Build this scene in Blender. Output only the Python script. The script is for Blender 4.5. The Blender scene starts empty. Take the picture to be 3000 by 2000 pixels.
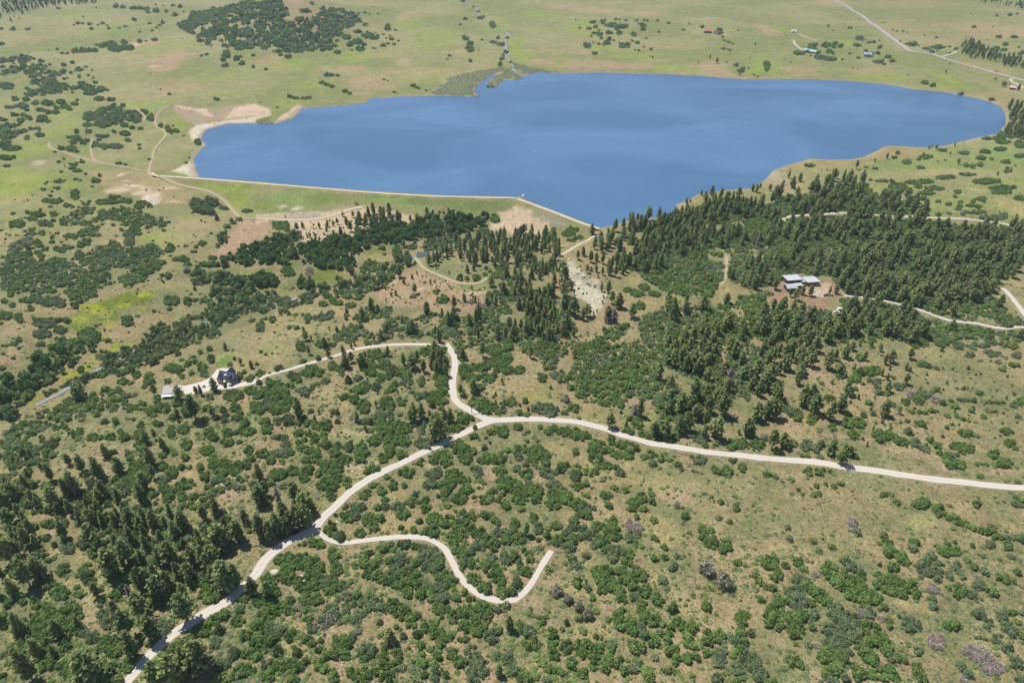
import bpy, bmesh, math, random
import numpy as np
from mathutils import Vector, Matrix, Euler

# ------------------------------------------------------------------ camera, sky, sun, exposure
SC = bpy.context.scene
COL = SC.collection
F, PITCH, CAM_Z = 2083.0, math.radians(33.5), 340.0      # focal length in photo pixels, tilt down, height above lake
cam_d = bpy.data.cameras.new('camera'); cam = bpy.data.objects.new('camera', cam_d); COL.objects.link(cam)
cam.location = (0, 0, CAM_Z); cam.rotation_euler = (math.radians(90) - PITCH, 0, 0)
cam_d.sensor_width = 36.0; cam_d.lens = 36.0 * F / 3000.0; cam_d.clip_start = 1.0; cam_d.clip_end = 20000.0
SC.camera = cam

SUN_EL = math.radians(63.0); SUN_AZ = math.atan2(0.62, -0.80)        # direction towards the sun on the ground plane
world = bpy.data.worlds.new('World'); SC.world = world; world.use_nodes = True
wn = world.node_tree.nodes; wl = world.node_tree.links
sky = wn.new('ShaderNodeTexSky'); sky.sky_type = 'NISHITA'; sky.sun_disc = False
sky.sun_elevation = SUN_EL; sky.sun_rotation = math.pi / 2 - SUN_AZ
sky.altitude = 2200; sky.air_density = 1.0; sky.dust_density = 0.6
bg = wn['Background']; bg.inputs[1].default_value = 0.095
wl.new(sky.outputs[0], bg.inputs[0])
sun_d = bpy.data.lights.new('sun', 'SUN'); sun_d.energy = 4.3; sun_d.angle = math.radians(0.5); sun_d.color = (1.0, 0.955, 0.89)
sun = bpy.data.objects.new('sun', sun_d); COL.objects.link(sun)
to_sun = Vector((math.cos(SUN_AZ) * math.cos(SUN_EL), math.sin(SUN_AZ) * math.cos(SUN_EL), math.sin(SUN_EL)))
sun.rotation_euler = to_sun.to_track_quat('Z', 'Y').to_euler(); sun.location = (0, 0, 800)
SC.view_settings.view_transform = 'Standard'; SC.view_settings.look = 'None'
SC.view_settings.exposure = 0.2; SC.view_settings.gamma = 1.0
SC.cycles.max_bounces = 6; SC.cycles.diffuse_bounces = 3; SC.cycles.volume_bounces = 0; SC.cycles.transparent_max_bounces = 8

rng = np.random.default_rng(7); random.seed(7)

# ------------------------------------------------------------------ noise and projection helpers
_tab = np.random.default_rng(3).random((256, 256))
def vnoise(x, y, scale, seed=0):
    x = np.asarray(x, float) / scale + seed * 17.31; y = np.asarray(y, float) / scale + seed * 7.77
    xi = np.floor(x).astype(int); yi = np.floor(y).astype(int); fx = x - xi; fy = y - yi
    fx = fx * fx * (3 - 2 * fx); fy = fy * fy * (3 - 2 * fy)
    a = _tab[xi & 255, yi & 255]; b = _tab[(xi + 1) & 255, yi & 255]; c = _tab[xi & 255, (yi + 1) & 255]; d = _tab[(xi + 1) & 255, (yi + 1) & 255]
    return (a * (1 - fx) + b * fx) * (1 - fy) + (c * (1 - fx) + d * fx) * fy
def fbm(x, y, scale, seed=0, oc=4):
    v = 0; a = 0.5; t = 0
    for i in range(oc):
        v = v + a * vnoise(x, y, scale / 2 ** i, seed + i); t += a; a *= 0.5
    return v / t
CP, SP = math.cos(PITCH), math.sin(PITCH)
def plane(px, py, z=0.0):
    px = np.asarray(px, float); py = np.asarray(py, float)
    u = px - 1500; v = py - 1000
    t = (CAM_Z - z) / (F * SP + v * CP)
    return u * t, (F * CP - v * SP) * t
def s_of(py): return CP * (F * math.tan(PITCH) + (np.asarray(py, float) - 1000)) / CAM_Z     # photo pixels per metre
def dep_of(py): return PITCH + np.arctan((np.asarray(py, float) - 1000) / F)
def project(x, y, z):
    dz = z - CAM_Z
    f = y * CP - dz * SP; d = -y * SP - dz * CP
    return 1500 + F * x / f, 1000 + F * d / f
K = 3.136
def tp(c, r, x, y): return 750 * c + x / K, 500 * r + y / K          # survey sheet (c, r) to photo pixel
def seg_dist(x, y, P):
    x = np.asarray(x, float); y = np.asarray(y, float); best = np.full(x.shape, 1e9)
    for (ax, ay), (bx, by) in zip(P[:-1], P[1:]):
        dx, dy = bx - ax, by - ay; L = dx * dx + dy * dy + 1e-9
        t = np.clip(((x - ax) * dx + (y - ay) * dy) / L, 0, 1)
        best = np.minimum(best, np.hypot(x - ax - t * dx, y - ay - t * dy))
    return best
def inside(x, y, P):
    x = np.asarray(x, float); y = np.asarray(y, float); c = np.zeros(x.shape, bool); n = len(P)
    for i in range(n):
        ax, ay = P[i]; bx, by = P[(i + 1) % n]
        if ay == by: continue
        c ^= ((ay > y) != (by > y)) & (x < (bx - ax) * (y - ay) / (by - ay) + ax)
    return c
def sdist(x, y, P):                                                    # positive outside
    d = seg_dist(x, y, list(P) + [P[0]]); return np.where(inside(x, y, P), -d, d)
def nums(s): return [tuple(float(v) for v in e.split()) for e in s.replace('\n', ',').split(',') if e.strip()]
def chain(spec):                                                       # 'c r: x y, x y | c r: ...' -> photo pixels
    out = []
    for part in spec.split('|'):
        h, b = part.split(':'); c, r = (int(v) for v in h.split())
        out += [tp(c, r, *e[:2]) for e in nums(b)]
    return out

# ------------------------------------------------------------------ lie of the land
LAKE_PX = chain('0 0:2100 1140,1900 1190,1855 1240,1850 1290,1900 1335,1850 1370,1800 1430,1775 1480,1800 1530|0 1:1800 0,1830 45,1900 68,2352 100'
 '|1 1:500 143,1000 183,1600 218,2300 238|2 1:30 238,60 228,105 235,135 262,350 345,600 445,690 488,780 518,820 528,920 500,1070 460,1300 440,1480 400,1525 350,1505 312,1600 280,1700 220,1850 195,1980 178,2200 162,2320 90'
 '|3 0:50 1568,150 1530,250 1500,400 1455,550 1470,780 1465,880 1440,1000 1385,1080 1340,1250 1345,1430 1355,1550 1350,1620 1340,1780 1300,1950 1260,2100 1230,2180 1150,2185 1070,2150 990,2050 940,1850 890,1600 845,1350 820,1100 780,800 750,400 730,0 728'
 '|2 0:2250 735,1950 720,1800 705,1500 688,1200 682,850 668,460 675,240 665,90 705,80 733,0 737'
 '|1 0:2260 735,2265 765,2180 812,2112 808,2110 785,2140 750,2200 685,2260 648,2180 680,2090 738,2010 820,2045 892,1700 880,1450 885,1050 905,1010 945,700 980,430 995,390 1040,330 1090,170 1140,0 1140')
LAKE = list(zip(*plane(*zip(*LAKE_PX), 0.0)))
DAM_PX = chain('0 1:1470 50,1900 82,2352 118|1 1:500 160,1000 200,1600 236,2352 254|2 1:40 262,100 280,350 372,600 470,720 512')
DAM = list(zip(*plane(*zip(*DAM_PX), 3.0)))
CREEK_PX = [(1420, 660), (1330, 710), (1238, 748), (1190, 765), (1100, 800), (1000, 850), (880, 880), (800, 890), (690, 910), (640, 930), (560, 960), (450, 1010), (360, 1050), (310, 1070), (250, 1105), (175, 1155), (105, 1186), (40, 1225), (-40, 1275)]
CREEK = list(zip(*plane(*zip(*CREEK_PX), -12.0)))
TOE = list(zip(*plane(*zip(*[(680, 610), (850, 640), (1050, 650), (1250, 665), (1480, 690), (1620, 690)]), -9.0)))
HILL = plane(835, 75, 0.0)
HILL2 = plane(2900, -60, 0.0)
def ground_z(x, y):
    x = np.asarray(x, float); y = np.asarray(y, float)
    dist = np.hypot(x, y)
    z = 2.6 + 5.0 * (fbm(x, y, 320, 1, 3) - 0.5) * np.clip(dist / 900, 0.5, 1.6) + 2.4 * (vnoise(x, y, 55, 9) - 0.5) + 0.9 * (vnoise(x, y, 19, 12) - 0.5)
    dc = seg_dist(x, y, CREEK); dt = seg_dist(x, y, TOE)
    z = z - 12 * np.exp(-(dc / 75) ** 2) - 9 * np.exp(-(dt / 42) ** 2)
    r2 = ((x - HILL[0]) / 175) ** 2 + ((y - HILL[1]) / 230) ** 2
    z = z + 72 * np.exp(-r2) * (0.9 + 0.2 * fbm(x, y, 90, 4, 3))
    z = z + 25 * np.exp(-(((x - HILL2[0]) / 500) ** 2 + ((y - HILL2[1]) / 500) ** 2))
    sd = sdist(x, y, LAKE)
    z = np.where(sd < 0, np.maximum(-3.5, sd * 0.3) - 0.15, np.minimum(z, 0.25 + np.maximum(sd, 0) * 0.22))
    dd = seg_dist(x, y, DAM)
    crest = 3.0 - np.maximum(0, dd - 3.2) / 2.1
    return np.where(sd < -6, z, np.maximum(z, np.where(crest > -14, crest, -99)))
GX0, GY0, GS = -3400.0, 0.0, 6.0
_gx = np.arange(GX0, 3400, GS); _gy = np.arange(GY0, 5200, GS)
RAST = ground_z(*np.meshgrid(_gx, _gy, indexing='ij'))
def zr(x, y):
    fx = np.clip((np.asarray(x) - GX0) / GS, 0, len(_gx) - 2.001); fy = np.clip((np.asarray(y) - GY0) / GS, 0, len(_gy) - 2.001)
    i = fx.astype(int); j = fy.astype(int); a = fx - i; b = fy - j
    return (RAST[i, j] * (1 - a) + RAST[i + 1, j] * a) * (1 - b) + (RAST[i, j + 1] * (1 - a) + RAST[i + 1, j + 1] * a) * b
def land(px, py):                                                      # where the sight line through a photo pixel meets the terrain
    px = np.atleast_1d(np.asarray(px, float)); py = np.atleast_1d(np.asarray(py, float)); n = len(px)
    zs = np.linspace(85, -16, 60); hit = np.zeros(n, bool); ox = np.zeros(n); oy = np.zeros(n)
    plx, ply = plane(px, py, 86.0)
    for z in zs:
        x, y = plane(px, py, z); under = (z <= zr(x, y)) & ~hit
        ox[under] = x[under]; oy[under] = y[under]; hit |= under
    x, y = plane(px, py, 0.0); ox[~hit] = x[~hit]; oy[~hit] = y[~hit]
    for _ in range(3):
        x2, y2 = plane(px, py, zr(ox, oy)); k = np.hypot(x2 - ox, y2 - oy) < 40
        ox[k] = (0.5 * ox + 0.5 * x2)[k]; oy[k] = (0.5 * oy + 0.5 * y2)[k]
    return ox, oy
def land1(px, py):
    x, y = land([px], [py]); return float(x[0]), float(y[0])
# ------------------------------------------------------------------ vegetation survey (sheet, kind, centre and half-sizes)
VEG = {}
VEG[(0, 0)] = dict(
o='''1065 57 25,1135 70 25 10,535 75 20 12,1235 80 35 15,1290 78 30 14,1345 85 25,1360 115 20 10,1435 100 28 18,1530 105 22 10,1500 52 10 5,1610 135 25 18,1590 52 20 9,1690 110 10,1770 125 25 15,1430 42 12 8,1660 65 25 7,765 152 10 6,115 268 28 18,15 265 20 10,720 212 20 12,680 228 12 8,760 215 15 8,825 222 22 14,842 262 18 15,945 213 18 15,985 235 12 8,900 230 15 8,1000 262 18 8,1240 187 30 10,1375 215 25 8,1500 215 25 11,1465 235 18 9,1437 255 12 10,1400 280 15 10,1285 295 15 8,890 410 18 12,940 420 35 22,1010 410 60 25,1150 395 40 20,1070 450 70 32,1180 440 60 28,1285 382 25 16,1345 375 15 9,1420 365 25 15,530 450 15 13,445 460 8,570 490 18 8,620 488 20 12,690 475 40 20,760 465 30 22,810 465 40 20,870 460 28 20,20 408 25 12,
145 912 32 22,240 915 28 22,440 950 60 28,560 940 40 22,600 980 55 22,520 990 25 20,710 918 20 15,690 955 35 15,645 1000 30 20,245 1010 30 15,380 1010 40 20,440 1030 30 22,510 1035 35 18,140 1055 40 18,30 1100 45 20,190 1110 35 25,390 1090 50 30,440 1110 30 20,370 1245 45 20,250 1270 28 18,110 1365 100 25,60 1450 90 25,70 1525 40 12,30 1330 60 25,735 700 18 20,655 665 18 16,790 612 18 12,670 577 25 12,860 713 12 9,815 692 15 11,880 758 40 14,845 645 10 8,1560 865 20 12,1610 862 6,1475 820 10 8,1385 683 8 5,815 820 60 22,930 820 50 22,990 830 18 10,830 860 60 18,910 910 50 20,1020 915 40 18,1050 955 18 14,1130 975 35 14,1150 1150 40 22,1215 1170 28 18,1295 1182 35 12,1330 1030 35 25,1380 1080 35 30,700 1210 22 18,1050 1210 25 14,1150 1230 50 25,910 1282 25 16,630 1265 25 12,700 1270 50 30,670 1310 35 20,770 1310 30 22,800 1290 25 18,1280 1330 35 10,1285 1365 18 10,505 1392 25 14,700 1390 60 14,1470 1155 30 22,1545 1180 30 22,1560 1205 30 18,1620 1205 30 18,1575 1225 15,1590 1155 12,1690 1245 12,1370 1462 18 12,1740 1450 12,1710 1490 20 15,540 1485 20,590 1450 12 20,755 1490 30 15,600 1520 8 15,1090 1500 45 12,1150 1515 20 8,2080 500 35 35,2170 540 25 20,2220 580 30 20,2050 550 25 18,1850 510 18 12,1900 500 20 10,2330 505 20 14,2210 520 20 10,2330 610 20 14,1660 225 30 15,1400 1100 25 15''',
g='''255 270 40 12,1100 255 15 10,1150 245 20 8,530 680 30 18,720 640 40 22,590 600 25 16,755 770 40 18,320 950 40 20,200 975 60 25,90 985 50 15,70 790 65 35,2070 605 40 15,480 790 60 25,1180 1292 50 14,940 1250 65 18,815 1212 38 18,870 1330 50 28,1070 1345 70 26,1250 1090 50 40''',
b='960 1345 50 26,960 1372 18 10,800 1150 35 22,565 1365 30 22,650 1365 50 28,1820 1310 36 28,1995 915 45 12,685 1510 50 18,660 1545 40 15', 
p='105 200 45,180 180 25,210 130 60,370 45 45,890 85 25,730 715 38,255 660 30,135 165 25')
VEG[(1, 0)] = dict(
o='''440 100 45 18,400 180 40 20,570 128 15 10,500 105 12 10,660 440 45 22,710 420 30 16,745 480 35 18,610 455 30 16,860 410 35 20,930 385 50 25,990 410 25 14,960 450 45 22,880 460 15 8,830 340 40 25,770 315 40 20,930 290 40 14,1030 330 60 22,1080 350 50 18,1020 290 18 12,1120 325 15 9,1100 300 10,1165 420 30 10,1210 405 20 6,1270 410 20 9,1075 440 12,1100 445 10,1240 362 30 10,1310 378 15 6,1230 325 12 8,1195 350 10,1210 235 32 10,1280 280 15 6,1170 315 12 7,1120 128 10 8,1045 128 10 8,1000 118 18 9,1080 62 6,940 130 20 7,225 505 25 13,295 525 30 18,180 475 15 10,650 690 22 16,690 690 28 15,752 692 20 15,1470 800 15 14,1440 790 25 10,1565 830 12,1600 825 8,1490 815 20 6,1175 732 15 6,1210 742 12 6,90 640 20 8,195 985 12 10,45 937 10 7,1910 330 20 14,1930 360 30 18,1960 400 30 18,1970 440 35 20,1930 445 18 10,1970 465 35 16,1775 512 18 10,1760 540 12,1972 558 22 14,2075 365 12 10,1805 530 6,1878 225 14 10,1925 175 28 8,1978 192 8''',
g='225 185 35 15,1210 270 28 16,1270 850 20 8,2045 460 10,1900 10 30 8,1998 60 14,2045 105 16,2065 165 35 18,2170 235 25 30,2220 350 30 10,2190 390 40 16,2250 410 40 18,2310 340 18 20,2300 480 25 18,2270 500 20 12,2340 570 15 12,2260 540 30 16,2240 595 25 10',
b='600 762 30 8,650 780 40 10,700 797 35 8,820 842 30 8,860 858 25 7,310 888 35 11,370 900 45 15,440 905 50 11,490 898 25 6')
VEG[(2, 0)] = dict(
o='''585 183 9,620 257 12 10,745 205 45 12,822 190 16,832 210 25 9,858 180 12 7,705 265 30 12,765 250 25 13,800 275 15,745 300 18 15,800 310 38 20,820 350 25 12,727 330 12,748 390 10,795 400 18 12,840 408 20 12,875 390 30 22,895 350 20 25,890 300 30 18,905 235 60 18,1000 245 70 20,960 270 30 10,985 303 30 18,950 175 15,985 180 10,1045 187 14 10,1145 187 20 12,1210 185 15 12,1240 190 15 12,1160 215 10,1200 240 30 16,1200 272 28 14,1120 322 28 14,1100 372 18 12,1150 390 25 14,1015 425 32 22,1060 410 30 16,1070 432 15,980 390 10,935 370 12,1130 460 10,1165 462 14,1208 430 12,1290 525 12,1265 515 8,1230 352 14 6,1348 292 15,1335 190 15 11,1437 212 20 10,1625 218 10 8,1570 275 18 9,1745 250 28 13,1775 290 15 18,1865 292 15,1905 275 25 14,1925 300 20 12,1935 338 16 12,1942 370 12,1968 380 10,1990 385 16,2023 397 14,1940 447 20 11,1985 452 14 10,2003 460 12,2232 402 14,2180 530 8,2078 280 12,2010 292 8,1970 570 12 8,2095 655 25 14,2090 685 10,2222 685 12 8,2255 698 12 8''',
g='1275 450 20,690 420 35 25,760 490 25 15,2110 640 30 22,2060 600 30 12,2170 625 12',
b='2340 610 25 50', p='1815 545 45,1880 585 60,1713 580 32')
VEG[(3, 0)] = dict(
o='''552 235 15 12,750 257 40 7,595 280 8,838 352 38 22,925 385 20 14,970 382 20 14,1022 370 10,895 365 8,820 415 35 16,410 378 16 8,378 408 14,420 410 30 20,400 440 40 20,450 480 35 16,285 490 55 19,540 420 50 20,610 405 30 18,605 435 18,660 425 30 15,625 385 15,560 478 35 18,600 495 15,680 545 14,750 490 18 12,828 528 18,895 465 20,950 490 20 18,1025 440 22 11,1010 490 25 14,1095 525 30 15,1135 560 22,1065 590 16,1180 565 8,975 240 12,1000 262 16 9,1068 210 10 6,1038 208 8 5,1145 275 12 7,1182 288 12 7,1238 285 13 9,1278 296 10 7,1436 322 10 8,1543 345 16 6,1215 377 9 7,1265 400 14,1320 410 45 18,1385 420 10,1430 440 16,1555 435 60 18,1615 432 15,1505 475 25 18,1555 465 10,1665 485 12,1665 432 16 6,1725 445 20 20,2115 340 45 10,2262 343 50 10,2080 450 45 18,2170 460 35 14,2180 410 30 14,2320 490 30 15,2300 430 12 10,2097 142 14,1863 125 7,2285 125 12,2225 138 25 8,1972 655 24 12,1975 630 8 10,1668 588 8,1833 630 8,2100 660 10 6,1440 760 38 20,1510 785 30 12,1770 860 45 9,2045 910 35 14,2090 920 8,1285 685 8,205 572 11,147 540 8,738 62 6,1888 255 20 5,2065 245 8,390 508 10,
2110 1275 80 18,2010 1275 40 15,2160 1305 70 22,2310 1330 50 34,2130 1370 60 20,1985 1395 50 22,1950 1450 45 22,2310 1430 50 22,2185 1490 50 16,2050 1455 18,1875 1530 25,1815 1520 22,1450 1440 60 25,1380 1460 20,1190 1405 25 12,1160 1450 40 12,385 1522 50 16,2210 1560 30,1600 1380 40 15,2270 1520 15,1625 1470 12,1560 1480 10''',
g='470 525 50 24,560 540 70 22,1010 570 50 18,1465 450 25 14,1945 1510 30,1800 1405 45 22,1400 1540 60 12,1270 1490 50 25,980 1550 40 12,900 1540 20 8',
p='1628 675 40,2083 745 42,2150 800 60,2175 805 50,2215 790 30,2295 835 70,2235 960 60,2275 950 40,1090 1460 60,977 1490 45,810 1555 90,1500 1365 40,1540 1380 55,1475 1370 40,1710 1350 45,1630 1395 40,1420 1440 50,1745 1510 60,1793 1320 25,1670 1425 35,2048 1480 40,200 1568 25,490 1568 25,540 1568 25,780 640 20,823 640 18,540 600 16,2170 790 45')
VEG[(0, 1)] = dict(
o='''125 390 22 18,15 545 18,265 382 24 15,235 432 16 12,495 400 32 26,375 352 16 16,350 400 70 28,300 440 50 28,465 500 30 20,490 455 22 20,165 480 75 30,110 508 28 20,190 505 35 25,405 170 30 16,480 190 14 12,460 230 28 13,535 160 26 15,495 155 14,415 118 14,435 102 14,540 100 45 18,593 88 16,470 95 8,700 80 30 14,740 88 16,563 10 20 12,715 5 45 15,690 200 35 30,695 240 40 24,692 255 20,440 275 55 22,500 285 50 25,545 275 35 20,465 330 20 12,615 320 40 22,675 330 20,885 95 42 22,820 280 18,790 305 60 14,1000 285 110 26,1040 245 40 20,1160 275 55 30,1090 242 25 10,1115 320 14 10,925 295 45 22,1280 330 50 26,1375 325 30 20,1310 300 70 20,1550 472 20 15,1500 505 30 18,1045 495 20 18,1118 545 24 13,1070 600 16 8,950 360 20 12,830 500 35 12,1368 565 12,1275 580 30 22,1240 540 50 40,800 640 40 22,640 600 65 22,685 610 25 28,610 632 15,745 680 32 30,805 670 28 20,480 610 28 18,565 657 16 8,525 720 28 20,570 735 40 20,295 545 40 14,315 525 20,230 550 18,235 592 18 12,390 570 35 25,525 575 35 12,60 580 14 9,90 592 16 9,165 592 12,140 600 8,345 660 40 30,300 710 20 14,420 720 45 18,370 690 40 20,350 750 40 15,380 780 40 24,290 845 38 24,730 765 45 22,695 1240 38 34,460 1100 65 30,1370 930 40 26,1430 880 55 42,1480 850 30,1320 890 40 42,1490 955 22 20,1548 960 30 36,330 1180 60 38,285 1265 32 25,95 1140 30 20,40 1195 38 26,115 1238 35 22,250 1190 70 30,50 1330 70 45,10 1400 20,320 1360 30,500 1370 60 30,560 1460 60 40,610 1370 40 30,560 1550 90 25,820 1500 110 55,870 1540 60 40,1000 1555 40 20,1575 1190 75 48,1555 1262 26,1720 1200 35 50,1790 1180 28,1755 1130 16,1170 1360 50 40,1180 1400 50 30,1265 1330 22,885 1415 18,925 1410 14,1860 670 30 28,1810 690 18,1565 710 40 42,1640 690 14,1705 690 30 14,1780 740 40 16,1800 700 30 16,1565 780 18,1960 800 35 25,1900 860 70 28''',
g='850 148 18 8,400 480 60 32,1510 550 30 12,1190 590 55 40,1190 650 55 45,475 655 38 12,620 705 65 20,295 580 40 18,470 1200 140 50,560 1230 50 35,420 1400 120 45,390 1500 90 45,2270 370 60 22,2070 340 60 26,2000 690 25 18',
b='1660 810 80 32,1720 860 40 24,170 1550 35 25,180 1350 42 50', c='1835 330 80 65,1890 370 60 40,1940 380 40 35,1950 290 60 50,2050 630 45 55,2095 510 30 25,2150 475 40 25,2200 450 30 20',
k='1715 910 36 32', j='262 700 20 32,940 495 14,1998 430 20 35,1770 385 12,1850 460 12,1885 475 10,1940 577 14,1405 645 12,1525 660 10,1415 1290 18,960 1460 12,1505 155 8,1465 180 8,1345 180 10,920 40 14 20,790 28 14,1600 238 7,1780 590 8,1720 690 10,2225 465 8,300 225 8,1100 460 8,780 170 6,1190 130 6,1590 920 8,1240 1430 8,1465 1300 8,1430 1170 6,1790 1080 14 22')
VEG[(1, 1)] = dict(
o='230 500 80 48,1685 375 14,1725 378 16 14,2195 440 45 40,1290 740 45 55,1180 760 22,1460 650 20 25,1150 710 30,290 930 70 45,60 935 30,340 1070 20,305 1435 28 26,378 1437 28 28,620 1225 50 30,760 1210 50 32,480 1345 35 40,360 1320 25 22,425 1310 18 30,730 1385 16,870 1240 50 32,150 1370 35 35,2200 960 40 30,1715 1180 60 42,2113 890 22 20,2150 920 25,2025 985 42 36,1550 1025 18 15,2100 950 25 22,1935 985 25 28,940 1350 50 35',
t='70 1010 80 65,150 1010 60 65,20 1010 40 50,410 1035 42 60,490 1050 45 48', c='1330 690 40 20',
g='1430 700 50 28,40 1430 40 55,345 1425 16,620 1350 95 40,690 1310 30 25,1445 1155 50 22,870 1420 30 25',
b='200 590 45 26,280 545 30,2080 560 60 40,1660 1115 36 28', d='495 930 35 48,1975 1205 30 25,2065 1245 40 40,920 300 28 14',
j='305 1310 18 22,475 1385 22 24,340 1245 20,500 1205 25 22,1875 980 28 34,600 1300 12,950 1285 12,210 1335 8,170 1485 12,2270 1165 10,830 1355 20 25',
p='''380 555 90,430 530 70,405 480 50,272 435 35,595 465 80,583 530 65,490 470 30,660 520 80,710 510 60,750 495 70,800 420 50,650 555 60,720 630 95,785 620 120,870 560 110,835 500 90,955 490 140,920 600 70,970 580 70,545 615 50,497 615 55,420 625 60,515 655 40,585 650 50,930 525 50,1570 400 80,1625 410 65,1320 980 150,1655 895 60,1775 950 40,1845 930 20,1478 955 45,1435 995 55,1360 1040 60,1605 1045 60,1645 1030 35,1460 1130 110,1285 1145 60,1245 1155 50,1325 1180 35,1197 1200 45,1260 1220 30,1290 1200 30,1190 1090 50,1915 1200 90,1820 1270 140,2015 1210 75,2120 1240 90,2160 1060 110,1985 1090 50,1955 1085 20,2180 1330 40,2160 1170 70,2200 1240 110,2270 1140 130,2300 980 120,2250 900 80,1570 1320 130,1940 940 90,2000 920 80,745 1480 60,675 1465 45,810 1450 45,460 1560 100,440 1480 60,510 1560 60,560 1520 50,840 1330 90,820 1350 50''')
VEG[(2, 1)] = dict(
o='1060 1100 40 28,1150 1130 70 35,1210 1070 50 40,1310 1130 60 30,1250 1350 60 40,1180 1240 50 40,560 640 50 22,620 610 50 22,520 580 60 35,800 1568 60',
g='1360 1020 35 35,1860 1060 35 35', b='350 880 60 45,560 540 60 28', d='2250 640 18 60,930 1340 40 60',
p='''1835 235 105,1600 320 75,1635 300 45,1250 460 150,1345 450 130,1022 525 100,945 560 130,735 590 120,705 690 130,1920 250 105,1740 230 65,1775 240 60,2075 250 110,2100 210 60,2210 190 80,2245 200 90,2280 160 50,1475 500 160,1420 490 110,1380 490 100,1150 470 90,1105 500 100,1190 470 60,1160 550 120,1245 590 110,790 580 35,880 560 45,310 570 85,370 600 95,130 540 60,550 780 100,495 815 85,430 780 110,605 820 100,655 780 100,720 840 120,775 830 90,690 940 90,730 920 45,775 930 80,832 960 90,820 1110 100,885 1120 130,915 1220 130,980 1260 160,570 1140 50,550 1090 60,460 1000 200,480 1160 180,500 1000 120,530 1090 100,560 1330 200,600 1290 90,650 1370 130,690 1340 130,470 930 90,750 1330 50,780 1300 40,880 1370 140,830 1220 40,1430 1210 130,1100 1350 150,1965 1230 120,2110 1450 120,1745 1500 150,1660 1568 170,1850 1500 160,1540 1225 45,1600 1215 90,480 1290 200,500 1450 190''')
VEG[(3, 1)] = dict(
o='2185 10 35 14,1440 100 90 24,1300 105 50 18,1460 205 80 22,1380 150 40 18,1190 150 90 38,1150 190 90 30,2000 100 130 28,2130 160 110 26,2140 200 100 20,1740 195 35 22,2255 148 28 18,2310 255 55 24,1960 260 55 22,1880 278 24,1985 290 15,1760 325 40 18,1935 330 30 18,1560 400 30 20,1420 255 35 20,940 80 18,870 90 8,1970 1460 70 40,1060 430 40 20,950 340 60 30,1180 400 60 20',
g='1840 35 80 16,1350 110 90 24,1520 160 90 22,1570 170 50 16,1060 95 90 16,1870 320 60 20,1760 285 35 12,1745 352 38 16,1660 310 35 14,1560 285 40 14,1670 395 40 14,1785 400 30 14,1900 380 110 22,2050 430 120 28,2150 420 50 35,1620 60 90 25,1715 240 25 9',
b='120 960 120 40,60 990 60 40', j='2195 1430 50 40,2120 1470 30', d='1820 1050 50 75',
p='''185 70 80,225 160 120,290 100 90,265 230 90,15 185 70,140 130 50,70 240 110,1060 280 100,1110 300 90,1350 300 110,1450 360 90,440 190 60,2105 40 40,2120 1250 130,1790 1180 90,1860 1420 130,1980 1120 110,1690 1330 150,1410 1530 190,1280 1540 180,1170 1390 130,1680 1460 100,2300 1540 100,250 1190 130,310 1140 110,380 1150 110,60 1090 110,200 1160 90,620 1130 110,560 1140 90,770 1290 150''')
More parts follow.
